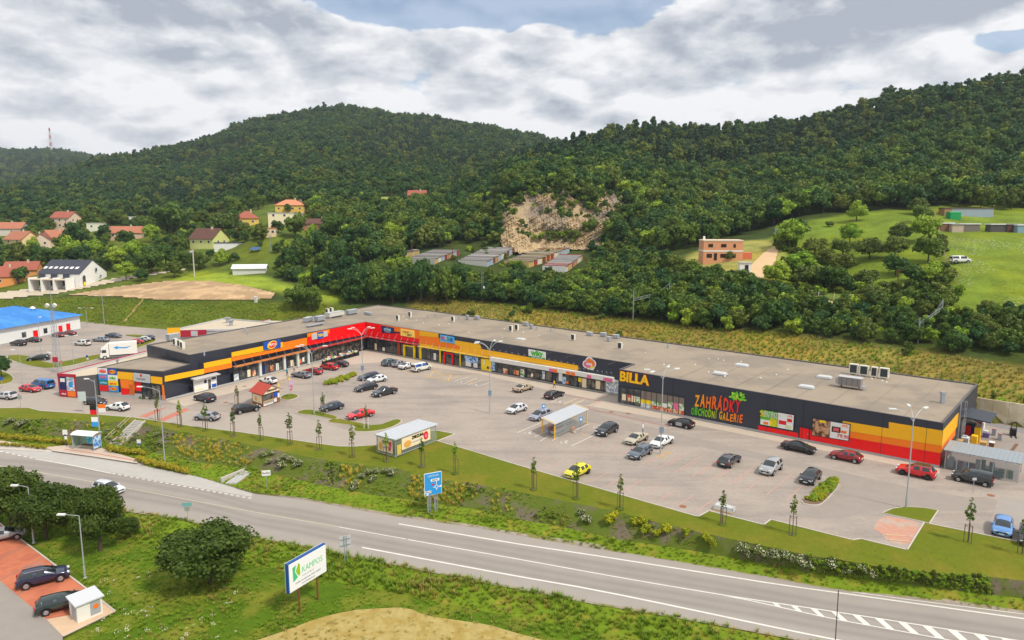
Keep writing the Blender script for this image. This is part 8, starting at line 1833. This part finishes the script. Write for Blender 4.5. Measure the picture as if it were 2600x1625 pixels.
house(320, 606, 18, 9, 3.2, 3.0, 12, (206, 176, 150), 'orange', 'brown-walled house with weathered orange roof among trees'); house(252, 583, 10, 7, 3.4, 0, 10, (222, 222, 200), mat('flat_roof_pale', S(206, 206, 196), .8), 'small flat-roofed pale house half hidden in trees', kind='flat'); house(322, 562, 8, 6, 2.6, 0, 8, (226, 226, 224), MATS['flat_roof_pale'], 'small white flat-roofed hut below the woods', kind='flat', floors=1)
house(628, 572, 11, 9, 3.4, 3.6, 20, (224, 190, 96), 'red', 'yellow house with red hipped roof behind trees', kind='hip')
house(12, 722, 12, 9, 3.6, 3.6, 55, (224, 150, 84), 'red', 'orange house with red roof at the left edge, nearer'); house(62, 702, 12, 8, 3.2, 3.0, 15, (226, 160, 96), 'red', 'orange house with red roof and white chimney behind the terrace')
house(739, 538, 15, 10, 3.6, 3.2, 8, (232, 190, 92), 'terracotta', 'yellow bungalow with terracotta hipped roof in the sunny clearing', kind='hip', win=4, floors=1); house(727, 572, 15, 9, 5.6, 0, 10, (236, 222, 186), MATS['flat_roof_pale'], 'cream flat-roofed two-storey house below the yellow bungalow', kind='flat', win=3)
house(805, 582, 16, 10, 2.6, 2.4, 5, (176, 120, 100), 'brown', 'low house with wide dark brown hipped roof', kind='hip', floors=1); house(853, 540, 8, 7, 5.2, 0, 10, (226, 190, 176), TILE['red'], 'pink flat-roofed house right of the yellow bungalow', kind='flat')
house(717, 515, 9, 5, 2.2, 1.4, 5, (150, 120, 96), mat('blue_grey_roof', S(130, 156, 176), .6), 'barn with blue-grey roof behind the yellow bungalow', floors=0, chim=False); house(763, 517, 7, 6, 4.2, 0, 8, (170, 130, 110), TILE['grey'], 'small brown house with grey flat roof', kind='flat'); house(1060, 507, 10, 6, 2.6, 2.6, 2, (150, 110, 96), 'red', 'lone cabin with red roof at the edge of the far woods', Y=402, floors=1)
house(688, 599, 4.5, 3.5, 3.2, 0, 10, (232, 206, 170), TILE['terracotta'], 'tiny cream tower shed in the gardens', kind='flat', floors=1); house(636, 690, 12, 5, 1.5, 1.2, 8, (206, 206, 200), mat('white_corrugated', S(226, 228, 228), .5), 'long low shed with white corrugated roof above the green strip', floors=0, chim=False, cat='shed', name='garden_shed'); house(592, 628, 15, 2, 1.8, 0, 8, (226, 226, 222), TILE['dark'], 'long white garden wall building beside the yellow-green house', kind='flat', floors=0, cat='shed', name='garden_shed')
house(1981, 594, 3, 2.4, 2.1, 0, 5, (170, 190, 206), TILE['grey'], 'small pale blue hut at the top of the dirt road', kind='flat', floors=0, cat='shed', name='garden_hut'); house(2092, 520, 3.4, 4, 3.0, 0, 5, (222, 222, 218), TILE['grey'], 'white building peeping out between the trees', kind='flat', floors=1, win=1)
house(2452, 547, 17, 4, 2.4, 0, 0, (150, 164, 176), mat('rusty_roof', S(110, 84, 78), .8), 'long blue-grey shed with rusty roof at the top of the meadow', kind='flat', floors=0, cat='shed', name='garden_shed'); house(2399, 547, 2.6, 3.4, 2.4, 0, 0, (160, 124, 92), MATS['rusty_roof'], 'small brown wooden hut left of the blue-grey shed', kind='flat', floors=0, cat='shed', name='garden_hut')
g_ = house(2420, 556, 3.6, 2.6, 2.0, .3, 0, (30, 150, 84), mat('green_tarp', S(30, 150, 84), .6), 'bright green tarpaulin tent in front of the blue-grey shed', floors=0, chim=False, cat='tent', name='garden_tent', over=.05)
for i, (x_, y_, l_, c, lab) in enumerate(((2398, 585, 4, (130, 96, 76), 'brown plank shed, leftmost of the meadow row'), (2425, 588, 3.4, (190, 170, 150), 'pale plywood shed next to the brown plank shed'), (2455, 587, 6, (120, 110, 104), 'open grey shed in the middle of the meadow row'), (2533, 588, 6, (84, 80, 80), 'dark open shed with white roof in the meadow'), (2566, 588, 4, (96, 62, 54), 'dark red-brown shed near the right edge'), (2590, 590, 3.4, (130, 160, 176), 'pale blue shed at the right edge'))): house(x_, y_, l_, 2.8, 2.1, 0, -3, c, (MATS['white_corrugated'], TILE['grey'], MATS['white_corrugated'])[i % 3], lab, kind='flat', floors=0, cat='shed', name='garden_shed')
# unfinished brick house
bh = T(1828, 660); BRH = thing('brick_house', 'unfinished orange brick house with flat roof and empty windows', 'house', bh, R(-6)); BRM = mat('raw_brick', S(216, 152, 112), .9, var=.1, scale=2); wk = 11.8
MB().bb(-wk / 2, wk / 2, -4.5, 4.5, -2, 5.9).build('wall', BRM, BRH); MB().bb(-wk / 2 - .12, wk / 2 + .12, -4.62, 4.62, 5.9, 6.3).build('roof', mat('ring_beam', S(222, 200, 178), .8), BRH); MB().bb(-wk / 2 - .05, wk / 2 + .05, -4.56, 4.56, 2.75, 3.15).build('floor_band', WHITEP, BRH); MB().bb(-wk / 2 + .2, -wk / 2 + .8, -2, -1.4, 6.3, 7.4).build('chimney', WHITEP, BRH)
for x0, x1, z0_, z1_ in ((-4.5, -3.1, 4.1, 5.1), (-.7, .9, 4.1, 5.1), (3.0, 3.7, 4.0, 5.1), (-4.9, -3.3, .9, 2.1), (-2.7, -1.8, .1, 2.3), (-.8, .8, .9, 2.1), (2.6, 3.8, .9, 2.1)): MB().bb(x0, x1, -4.56, -4.48, z0_, z1_).build('window_opening', mat('opening_shade_paint', S(44, 34, 32), .9), BRH)  # dark plates on the wall: interior shade painted as their colour
MB().bb(wk / 2 + .02, wk / 2 + 3.0, -3.5, 1.5, -2, 2.4).build('side_annexe', mat('raw_block', S(214, 116, 84), .9), BRH); p = T(1890, 690); hz2 = thing('concrete_hut', 'small white concrete hut with dark doorway below the brick house', 'hut', p, R(-8)); MB().bb(-1.6, 1.6, -1.5, 1.5, -1, 2.5).build('wall', WHITEP, hz2); MB().bb(-1.8, 1.8, -1.7, 1.7, 2.5, 2.75).build('roof', CONC, hz2); MB().bb(-.2, .8, -1.56, -1.5, .1, 2.0).build('doorway', MATS['opening_shade_paint'], hz2)  # doorway plate has the same inside shade painted on
# garage rows: a unit each with its door and roof sheet
GR = [mat('garage_roof_%d' % i, S(*c), .8, var=.12) for i, c in enumerate(((150, 146, 142), (122, 116, 116), (176, 172, 166), (134, 128, 126), (150, 70, 62), (166, 160, 156)))]; GD = [mat('garage_door_%d' % i, S(*c), .7, var=.1) for i, c in enumerate(((112, 66, 50), (150, 60, 50), (190, 160, 90), (150, 170, 190), (176, 130, 80), (206, 200, 190)))]
gg = random.Random(8)
def garage_row(pn, pf, depth, label, walls_=(216, 190, 120)):
    N_, F_ = Vector(T(*pn)), Vector(T(*pf)); v = F_ - N_; v.z = 0; n_ = max(3, round(v.length / 3.0)); L_ = v.length / n_; o = thing('garage_row', label, 'garages', N_, math.atan2(v.y, v.x)); dzz = (F_.z - N_.z) / n_
    for k_ in range(n_):
        z = max(0, dzz * k_); MB().bb(k_ * L_ + .02, (k_ + 1) * L_ - .02, 0, depth, -3, z + 2.35).build('garage_unit', hm(walls_), o); MB().bb(k_ * L_ - .01 * (k_ % 2), (k_ + 1) * L_ + .01 * (k_ % 2), -.35, depth + .2, z + 2.36 + .03 * (k_ % 3), z + 2.5 + .03 * (k_ % 3)).build('roof_sheet', GR[gg.choice((0, 0, 1, 1, 2, 3, 3, 4, 5))], o); MB().bb(k_ * L_ + .3, (k_ + 1) * L_ - .3, -.07, -.005, z + .05, z + 2.1).build('door', GD[gg.randrange(6)], o)
garage_row((1343, 680), (1446, 641), 12, 'longest row of lock-up garages with patched grey and red roofs'); garage_row((1236, 678), (1306, 640), 12, 'second garage row with grey roofs and dark red doors', (190, 186, 180)); garage_row((1104, 672), (1166, 648), 11, 'leftmost garage row, half hidden behind trees', (180, 176, 170)); garage_row((1436, 692), (1480, 660), 9, 'shortest garage row with pale end wall on the right', (214, 212, 208)); garage_row((1020, 656), (1065, 648), 6, 'low garage row behind the treetops on the far left', (190, 186, 180))
# railway gantries
GST = mat('gantry_steel', S(140, 146, 148), .5, metal=.2)
def gantry(p0, p1, Y0, Y1, h0, h1, label):
    A_, B_ = Vector(at(*p0, Y0)), Vector(at(*p1, Y1)); o = thing('railway_gantry', label, 'gantry', A_); v = B_ - A_
    MB().box((0, 0, h0 / 2 - 3), (.2, .2, h0 + 6)).build('post', GST, o); MB().box((v.x, v.y, v.z + h1 / 2 - 3), (.2, .2, h1 + 6)).build('post', GST, o); b = MB(); a, c = Vector((0, 0, h0 * .35)), v + Vector((0, 0, h1 * .35))
    for dz_ in (0, .6): b.cyl(a + Vector((0, 0, dz_)), c + Vector((0, 0, dz_)), .045, .045, 5)
    for k_ in range(12): p = a.lerp(c, k_ / 12); q_ = a.lerp(c, (k_ + 1) / 12); b.cyl(p + Vector((0, 0, .6 * (k_ % 2))), q_ + Vector((0, 0, .6 * ((k_ + 1) % 2))), .04, .04, 4)
    b.build('beam', GST, o); b = MB(); b.cyl(c + Vector((0, 0, h1 * .6)), a.lerp(c, .65) + Vector((0, 0, .6)), .03, .03, 4); b.cyl(c + Vector((0, 0, h1 * .6)), a.lerp(c, .8) + Vector((0, 0, .6)), .03, .03, 4); b.build('stay', GST, o)
gantry((1608, 778), (1699, 755), 178, 184, 4.2, 4.0, 'railway gantry rising from the thicket behind the shops'); gantry((2333, 838), (2391, 800), 140, 146, 2.6, 3.4, 'railway gantry above the dry bank at the right'); 
o = thing('railway_mast', 'single lattice railway mast above the thicket at centre', 'mast', at(1225, 742, 222)); b = MB()
for x_ in (-.25, .25):
    for y_ in (-.2, .2): b.cyl((x_, y_, -4), (x_, y_, 7), .05, .05, 4)
for k_ in range(8): b.cyl((-.25, -.2, k_ * .85), (.25, -.2, k_ * .85 + .85), .03, .03, 4)
b.build('lattice', GST, o); MB().cyl((0, 0, 3.2), (-4.2, 0, 2.8), .05, .05, 4).build('bracket_arm', GST, o); MB().box((.5, 0, 1.6), (.5, .4, .7)).build('switch_box', WHITEP, o)
for i, (x_, y_, Y_, h_, lab, m) in enumerate(((494, 703, None, 10.5, 'tall concrete power pole with transformer above the field', CONC), (1488, 686, None, 5, 'thin wooden pole right of the garages', BROWN), (1004, 640, None, 6, 'wooden pole left of the garages', BROWN), (1046, 648, None, 6, 'wooden pole in front of the leftmost garages', BROWN), (1149, 664, None, 7, 'wooden pole between two garage rows', BROWN), (2278, 735, None, 5, 'wooden pole at the foot of the orchard', BROWN), (688, 640, None, 7, 'grey pole in the village gardens', GST))):
    p = T(x_, y_); o = thing('power_pole', lab, 'pole', p); MB().cyl((0, 0, -1), (0, 0, h_), .16 if i else .3, .11 if i else .18, 7).build('pole', m, o); MB().box((0, 0, h_ - .4), (1.6, .12, .12)).build('cross_arm', m, o)
    if i == 0: MB().box((-.6, 0, h_ - .9), (.9, .5, .8)).build('transformer', GREYL, o)
# fences
FW = mat('fence_post_white', S(216, 210, 196), .8); FWD = mat('fence_weathered', S(150, 130, 104), .9)
def fence(pxs, label, m, h, rails):
    ps = [Vector(T(*p)) for p in pxs]; o = thing('post_fence', label, 'fence', ps[0]); b = MB()
    for p in ps: q_ = p - ps[0]; MB().box((q_.x, q_.y, q_.z + h / 2 - .2), (.14, .14, h + .4)).build('post', m, o)
    for a, c in zip(ps[:-1], ps[1:]):
        for z in rails: b.cyl(a - ps[0] + Vector((0, 0, z)), c - ps[0] + Vector((0, 0, z)), .025, .025, 4)
    b.build('wire', m, o)
fence([(1950, 744), (1967, 748), (2000, 752), (2040, 757), (2078, 759), (2117, 763), (2157, 766), (2198, 768)], 'white concrete post fence below the orchard', FW, 1.8, (.5, 1.0, 1.5)); fence([(2371, 540), (2376, 556), (2381, 575), (2384, 590), (2388, 610), (2392, 630), (2397, 650), (2403, 672)], 'weathered fence between the orchard and the van meadow', FWD, 1.7, (.4, .8, 1.2, 1.6))
wm_ = T(650, 768); o = thing('white_cabinet', 'white utility cabinet on top of the green bank', 'cabinet', wm_); MB().box((0, 0, .9), (.9, .6, 2.2)).build('housing', WHITEP, o); MB().box((0, -.32, .9), (.7, .04, 1.7)).build('door', GREYL, o)
tb = T(648, 640); o = thing('covered_boat', 'blue tarpaulin cover on trestles in the garden', 'tarpaulin', tb, .2); b = MB(); b.hull([(-2, -.9, .8), (2, -.9, 1.1), (2, .9, 1.1), (-2, .9, .8)], [(-1.6, -.2, 1.9), (1.8, -.2, 2.2), (1.8, .2, 2.2), (-1.6, .2, 1.9)]); b.build('cover', mat('blue_tarp', S(70, 100, 150), .6), o)
for x_ in (-1.4, 1.4): MB().box((x_, 0, .4), (.2, 1.2, .9)).build('trestle', TRIM, o)
# telecom tower on the far hill
tp = at(130, 380, 1790); tw = thing('telecom_tower', 'red and white lattice telecom tower on the far left hill', 'tower', (tp[0], tp[1], float(hgt(tp[0], tp[1]))))
for k_ in range(7):
    b = MB(); z0_, z1_ = k_ * 9.0, k_ * 9.0 + 9; w0, w1_ = 2.6 - k_ * .25, 2.6 - (k_ + 1) * .25
    for sx_, sy_ in ((-1, -1), (1, -1), (1, 1), (-1, 1)): b.cyl((sx_ * w0, sy_ * w0, z0_), (sx_ * w1_, sy_ * w1_, z1_), .4, .4, 5)
    for s_ in (-1, 1): b.cyl((-w0, s_ * w0, z0_), (w1_, s_ * w1_, z1_), .3, .3, 4); b.cyl((w0, s_ * w0, z0_), (-w1_, s_ * w1_, z1_), .3, .3, 4)
    b.build('tower_section', mat('tower_red', S(176, 70, 60), .7) if k_ % 2 == 0 else mat('tower_white', S(214, 206, 206), .7), tw)
# ================================================================ single trees, shrubs, hedges
TRK = MB().cyl((0, 0, -.5), (0, 0, 2.6), .26, .17, 7).cyl((0, 0, 2.4), (.9, .3, 4.4), .12, .06, 5).cyl((0, 0, 2.2), (-.8, .4, 4.2), .11, .06, 5).cyl((0, 0, 2.5), (.1, -.7, 4.6), .11, .06, 5).mesh('trunk', BARK)
CRN = {}
for nm, m, k_ in (('broad', L_BROAD, 0), ('dark', L_DARK, 1), ('olive', L_OLIVE, 2), ('bright', L_BRIGHT, 3), ('pine', L_PINE, 4)):
    CRN[nm] = [leaf_mesh('crown', crown_lobes(700 + k_ * 10 + j, 8, 6.8, 1.3, 19), 1500, .34, m, 720 + k_ * 10 + j) for j in range(2)]
gt = random.Random(21)
def nth(n): return ordn[n - 1] if n <= 18 else '%d%s' % (n, 'th' if n in (11, 12, 13) else {1: 'st', 2: 'nd', 3: 'rd'}.get(n % 10, 'th'))
def tree(p, w, h, leaf, label, group, name='leafy_tree', cat='tree'):
    o = thing(name, label, cat, p, gt.random() * 6.28, group); s_ = h / 8.3
    obj('trunk', TRK, o, scale=(s_, s_, s_)); obj('crown', gt.choice(CRN[leaf]), o, scale=(w / 8.6, w / 8.6, s_)); return o
def grove(lst, sx, x0, y0, leafs, text, group, hf=1.0):
    lst = sorted(lst)
    for i, (x_, y_, w_) in enumerate(lst):
        px_, py_ = x0 + x_ * sx, y0 + y_ * sx; p = T(px_, py_); w = w_ * sx * p[1] / F * 1.0
        tree((p[0], p[1] - .2, p[2] - .2), w, w * hf * gt.uniform(.85, 1.15), gt.choice(leafs), text % nth(i + 1), group)
K = .2976
grove([(345, 790, 280), (400, 715, 260), (560, 845, 220), (860, 745, 220), (800, 840, 200), (1030, 870, 290), (1245, 860, 220), (1280, 730, 210), (1500, 725, 250), (1530, 890, 260), (230, 1085, 280), (440, 1010, 270), (520, 1115, 260), (720, 1135, 300), (650, 980, 230), (820, 950, 210), (1000, 1105, 220), (1040, 1215, 190), (1250, 1000, 240), (1400, 1085, 250), (1560, 1085, 250), (1680, 1060, 210), (690, 590, 80), (920, 545, 190), (1490, 565, 220), (1450, 490, 190)], K, 1900, 400, ('olive', 'broad', 'olive', 'bright'), 'fruit tree in the hillside orchard, %s from the left', 'orchard trees', .85)
grove([(300, 615, 130), (420, 625, 140), (740, 585, 150), (980, 605, 170), (650, 775, 220), (890, 715, 150), (1080, 775, 170), (820, 855, 190), (520, 790, 130), (290, 790, 110), (100, 850, 130), (330, 885, 150), (720, 895, 170), (160, 1075, 180), (1450, 650, 330), (1300, 725, 150), (1600, 775, 100), (1500, 785, 120), (1950, 660, 260), (2090, 695, 160), (1730, 605, 170), (2000, 480, 160), (1700, 480, 150), (1080, 1045, 180), (1210, 1055, 140), (1300, 995, 260), (1490, 1025, 170), (1150, 905, 230), (1600, 935, 150), (1700, 955, 180), (1880, 925, 150), (1800, 855, 90), (2230, 705, 140), (1000, 950, 200), (450, 930, 220), (1420, 930, 200), (2100, 560, 120), (180, 940, 200), (600, 870, 210)], K, 0, 400, ('broad', 'dark', 'broad', 'olive', 'bright'), 'garden tree among the village houses, %s from the left', 'village garden trees', .95)
grove([(360, 645, 120), (510, 690, 200), (930, 430, 180), (1080, 405, 110), (1150, 455, 160), (700, 480, 150), (950, 570, 220), (1060, 710, 200), (1330, 730, 160), (640, 730, 170), (790, 700, 180), (850, 590, 150), (620, 470, 110), (440, 470, 80), (190, 440, 140)], K, 600, 400, ('bright', 'broad', 'olive', 'bright'), 'sunny tree by the clearing houses, %s from the left', 'trees around the clearing houses', 1.0)
grove([(560, 920, 200), (700, 840, 190), (760, 1040, 220), (450, 980, 190), (950, 1150, 260), (1030, 1190, 250), (1110, 1230, 250), (1230, 1225, 270), (1340, 1245, 250), (1470, 1225, 260), (1580, 1235, 270), (1700, 1245, 250), (1800, 1250, 230), (1900, 1205, 230), (870, 1060, 260)], K, 600, 400, ('dark', 'broad', 'dark'), 'tall dark tree behind the corner of the shops, %s from the left', 'tall trees behind the shops', 1.3)
grove([(520, 1305, 230), (640, 1315, 220)], K, 600, 400, ('broad',), 'round green bush on the bank above the left wing, %s from the left', 'bushes above the left wing', .95)
grove([(1000, 690, 160), (880, 720, 130), (2060, 760, 90), (1560, 900, 140), (2190, 885, 90)], K, 1200, 400, ('broad', 'olive'), 'lone tree near the brick house and garages, %s from the left', 'trees near the brick house', 1.1)
# foreground trees, fuller
BIGC = [leaf_mesh('crown', crown_lobes(800 + i, 8, 6.5, 1.3, 26), 9000, .155, leaf_mat('meadow_tree_leaf', S(56, 78, 24), S(84, 102, 34), .42), 810 + i) for i in range(2)]
for x_, y_, w, h, v_, lab in ((30, 1345, 8.2, 7.4, 0, 'leftmost dark green tree by the brick parking lamps'), (118, 1366, 7.6, 6.6, 1, 'rounded tree behind the short lamp post'), (255, 1396, 6.4, 7.2, 0, 'tall tree right of the lamps near the white estate car'), (190, 1352, 5.0, 5.6, 1, 'smaller tree squeezed between two larger roadside trees'), (533, 1478, 10, 6.4, 1, 'wide spreading tree in the front meadow'), (330, 1362, 2.6, 2.2, 0, 'low bush at the road edge between two trees'), (-60, 1300, 7, 6.5, 0, 'tree at the left frame edge beside the main road')):
    o = thing('leafy_tree', lab, 'tree', G(x_, y_, FG), gt.random() * 6, 'trees in the front meadow'); s_ = h / 8.0
    obj('trunk', TRK, o, scale=(s_, s_, s_)); obj('crown', BIGC[v_], o, scale=(w / 8.4, w / 8.4, s_))
# planting on the bank
bx = lambda px, t: G(px, line_y(B_EDGE, px) * (1 - t) + line_y(C_EDGE, px) * t, float(bz(px)) * (1 - t ** 1.2) + float(cz(px)) * t ** 1.2)
def petal_mat(n, c): return leaf_mat(n, S(*c), S(*c), .15)
WF = petal_mat('white_petals', (236, 232, 206)); YF2 = leaf_mat('golden_leaf', S(148, 158, 32), S(182, 180, 40), .3); YT = leaf_mat('yellow_tuft', S(188, 166, 50), S(208, 186, 76), .25)
SHR = leaf_mesh('foliage', crown_lobes(900, 2.0, 1.3, -.1, 9), 520, .12, L_OLIVE, 901); FLW = leaf_mesh('flowers', [(a, b_, c + .05, d * 1.08, e) for a, b_, c, d, e in crown_lobes(900, 2.0, 1.3, -.1, 9)], 280, .075, WF, 902, core=False); GLD = [leaf_mesh('foliage', crown_lobes(905 + i, 1.7, 1.6, -.1, 8), 420, .13, YF2, 906 + i) for i in range(2)]
fl_ = [(668, .35), (690, .2), (705, .45), (725, .25), (742, .3), (682, .6), (715, .65), (755, .45), (905, .7), (920, .45), (935, .3), (955, .2), (975, .18), (995, .2), (900, .9), (945, .5), (1475, .35), (1490, .6), (1885, .55), (1898, .75), (1925, .5), (1945, .6), (1968, .5), (1990, .35), (2008, .55), (2030, .6), (2050, .7), (2110, .5), (2190, .4), (2150, .75), (2210, .7), (345, .5), (395, .35), (410, .6), (300, .3), (270, .5), (60, .3), (30, .2), (45, .5), (15, .4)]
for i, (x_, t) in enumerate(sorted(fl_)):
    o = thing('flowering_shrub', 'white flowering rose shrub on the planted bank, %s from the left' % nth(i + 1), 'shrub', bx(x_, t), gt.random() * 6, 'white flowering shrubs on the bank'); s_ = gt.uniform(.5, .9); o.scale = (s_, s_, s_ * .8); obj('foliage', SHR, o); obj('flowers', FLW, o)
for i, (x_, t) in enumerate(((1545, .5), (1559, .3), (1610, .35), (1632, .25), (1640, .55), (1668, .6), (1690, .35), (1743, .35), (1788, .3), (1806, .6))):
    o = thing('golden_shrub', 'golden-leaved shrub on the planted bank, %s from the left' % nth(i + 1), 'shrub', bx(x_, t), gt.random() * 6, 'golden shrubs on the bank'); s_ = gt.uniform(.5, .85); o.scale = (s_, s_, s_); obj('foliage', GLD[i % 2], o)
gy = np.random.default_rng(66); pts_ = []
for xa, xb, n_ in ((440, 560, 90), (540, 640, 60), (860, 920, 40), (1040, 1180, 110), (1200, 1300, 14), (120, 330, 30)):
    for _ in range(n_): pts_.append(bx(gy.uniform(xa, xb), gy.uniform(.08, .95)))
YTF = []
for s_ in TUFT[:2]: me = s_.data.copy(); me.materials.clear(); me.materials.append(YT); YTF.append(source('yellow_tuft', me))
scatter('yellow_tufts', np.array(pts_), .35 + .3 * gy.random(len(pts_)), gy.random(len(pts_)) * 6, gy.integers(0, 2, len(pts_)), YTF, 'small yellow flowering tufts dotted over the bark mulch', 'flowers')
pts_ = [bx(gy.uniform(-100, 2700), gy.uniform(.05, .98)) for _ in range(2300)]; pts_ = np.array([p for p in pts_ if vnoise(np.array([p[0]]), np.array([p[1]]), 4, 33)[0] > .04])
scatter('bank_ground_cover', pts_, .06 + .10 * gy.random(len(pts_)), gy.random(len(pts_)) * 6, gy.choice([1, 2, 2, 4], len(pts_)), BUSH, 'low green ground cover growing on the planted bank', 'ground cover')
# planters
def fill(poly, n_, name, label, s0, s1, leafsrc):
    pp = []; xs = [p[0] for p in poly]; ys = [p[1] for p in poly]
    while len(pp) < n_:
        x_, y_ = gy.uniform(min(xs), max(xs)), gy.uniform(min(ys), max(ys))
        if inpoly(np.array([x_]), np.array([y_]), poly)[0]: pp.append(G(x_, y_, .1))
    scatter(name, np.array(pp), s0 + (s1 - s0) * gy.random(n_), gy.random(n_) * 6, gy.integers(0, len(leafsrc), n_), leafsrc, label, 'shrubs')
GB = [source('planter_shrub', leaf_mesh('planter_shrub', crown_lobes(930 + i, 3, 2.4, -.3, 8), 300, .2, (L_BRIGHT, YF2)[i], 931 + i)) for i in range(2)]
fill([(823, 978), (840, 967), (880, 956), (906, 951), (880, 965), (850, 976)], 70, 'planter_shrubs', 'yellow-green shrubs filling the long planter in the car park', .28, .42, GB)
fill([(2046, 1268), (2066, 1252), (2108, 1216), (2122, 1220), (2128, 1232), (2100, 1258), (2084, 1272), (2056, 1274)], 90, 'right_planter_shrubs', 'yellow-green shrubs filling the right planter', .2, .34, GB)
fill([(340, 1003), (388, 1008), (386, 1016), (344, 1012)], 16, 'entrance_shrubs', 'low shrubs between boulders at the corner entrance', .2, .35, [source('s', SHR)])
# hedges
def hedge(pts, w, h, label, z):
    ps = [Vector(G(x_, y_, z)) for x_, y_ in pts]; o_ = ps[0]; lobes = []
    for a, b_ in zip(ps[:-1], ps[1:]):
        n_ = max(2, int((b_ - a).length / .5))
        for k_ in range(n_): p = a.lerp(b_, k_ / n_) - o_; lobes.append((p.x + gt.uniform(-.15, .15), p.y + gt.uniform(-.2, .2), h * .45 + gt.uniform(-.08, .12), w * .55, .9))
    L_ = sum((b_ - a).length for a, b_ in zip(ps[:-1], ps[1:])); me = leaf_mesh('hedge', lobes, int(L_ * 95), .11, leaf_mat('hedge_leaf', S(150, 144, 30), S(168, 156, 40), .35), 950 + int(abs(o_.x)))
    tag(obj('clipped_hedge', me, None, o_), label, 'hedge', 'yellow-green hedges by the bus stop')
hedge([(-120, 1092), (0, 1113), (90, 1122), (186, 1130)], 1.0, 1.0, 'long yellow-green hedge left of the bus shelter', ROADZ + .1)
hedge([(274, 1144), (310, 1148), (372, 1156)], .9, .9, 'short yellow-green hedge right of the stairs foot', ROADZ + .3); hedge([(352, 1172), (380, 1180), (430, 1192), (482, 1204)], 1.0, .9, 'yellow-green hedge along the kerb below the lamp', ROADZ + .1); hedge([(0, 1130), (60, 1133), (122, 1140)], .5, .35, 'low grassy hedge strip beside the lay-by', ROADZ + .16)
o = tree(G(4, 958, .12), 4.2, 5, 'dark', 'dark purple-leaved tree on the left corner lawn', None)
# undergrowth of the orchard, stubble on the straw field
x_, y_ = jgrid(40, 190, 140, 240, 2.3, 81); px, py = land_px(x_, y_)
k_ = (inpoly(px, py, [(1940, 760), (1950, 715), (2000, 690), (2080, 700), (2180, 735), (2290, 735), (2380, 705), (2440, 745), (2420, 785), (2200, 780), (2000, 775)]) & (vnoise(x_, y_, 6, 82) > -.05)) | (inpoly(px, py, [(1975, 620), (2010, 600), (2050, 640), (2110, 680), (2060, 700), (1980, 690)]) & (vnoise(x_, y_, 5, 83) > .02)) | (inpoly(px, py, [(2330, 600), (2395, 590), (2408, 690), (2360, 690)]) & (vnoise(x_, y_, 5, 84) > .1))
x_, y_ = x_[k_], y_[k_]; n_ = len(x_); scatter('orchard_undergrowth', np.stack([x_, y_, hgt(x_, y_) - .2], 1), .5 + .8 * gy.random(n_), gy.random(n_) * 6, gy.choice([0, 1, 1, 2, 3, 4], n_), BUSH, 'rough bushes and young growth under the orchard trees', 'bushes')
p, qx, qy = on_faces('front_meadow', 5.0, 85, win=(560, 1460, 0, 1680)); k_ = inpoly(qx, qy, straw); p = p[k_]; n_ = len(p); scatter('straw_stubble', p + np.array([0, 0, .12]), .12 + .3 * gy.random(n_) ** 2, gy.random(n_) * 6, gy.integers(0, 3, n_) * 2, TUFT, 'pale dry stubble on the straw field', 'stubble')
# white clover in the meadows
def flowers(name, pts, label): scatter(name, pts, .5 + .6 * gy.random(len(pts)), gy.random(len(pts)) * 6, np.zeros(len(pts), int), [source('f', leaf_mesh('flower', [(0, 0, .25, .25, .6)], 14, .05, WF, 960, core=False))], label, 'flowers')
p, qx, qy = on_faces('front_meadow', .35, 71); k_ = (qx > 80) & (qx < 600) & (qy > 1380) & (qy < 1640) & (vnoise(p[:, 0], p[:, 1], 5, 35) > .05) & pad_(BRICKLOT, qx, qy); flowers('front_meadow_flowers', p[k_] + np.array([0, 0, .15]), 'tiny white flowers in the front meadow')
x_, y_ = jgrid(80, 200, 150, 215, .9, 73); px, py = land_px(x_, y_); k_ = inpoly(px, py, [(2395, 600), (2600, 590), (2600, 790), (2440, 770), (2410, 680)]) & (vnoise(x_, y_, 9, 36) > -.08); flowers('hill_meadow_flowers', np.stack([x_, y_, hgt(x_, y_) + .05], 1)[k_], 'pale flowers speckling the hillside meadow')
# ================================================================ the air between: thin summer haze over the valley
hz_ = MB().bb(-3200, 3200, -900, 2760, -10.5, 286).build('haze', None); hzm = bpy.data.materials.new('haze'); hzm.use_nodes = True; t = hzm.node_tree; t.nodes.clear(); k = NB(t)
pv = k.n('ShaderNodeVolumePrincipled'); pv.inputs['Color'].default_value = (.72, .82, .95, 1); pv.inputs['Density'].default_value = .00012; pv.inputs['Anisotropy'].default_value = .2
mo = k.n('ShaderNodeOutputMaterial'); k.link(pv.outputs[0], mo.inputs['Volume']); hz_.data.materials.append(hzm); tag(hz_, 'thin bluish haze lying over the whole valley', 'haze', None, 'stuff')
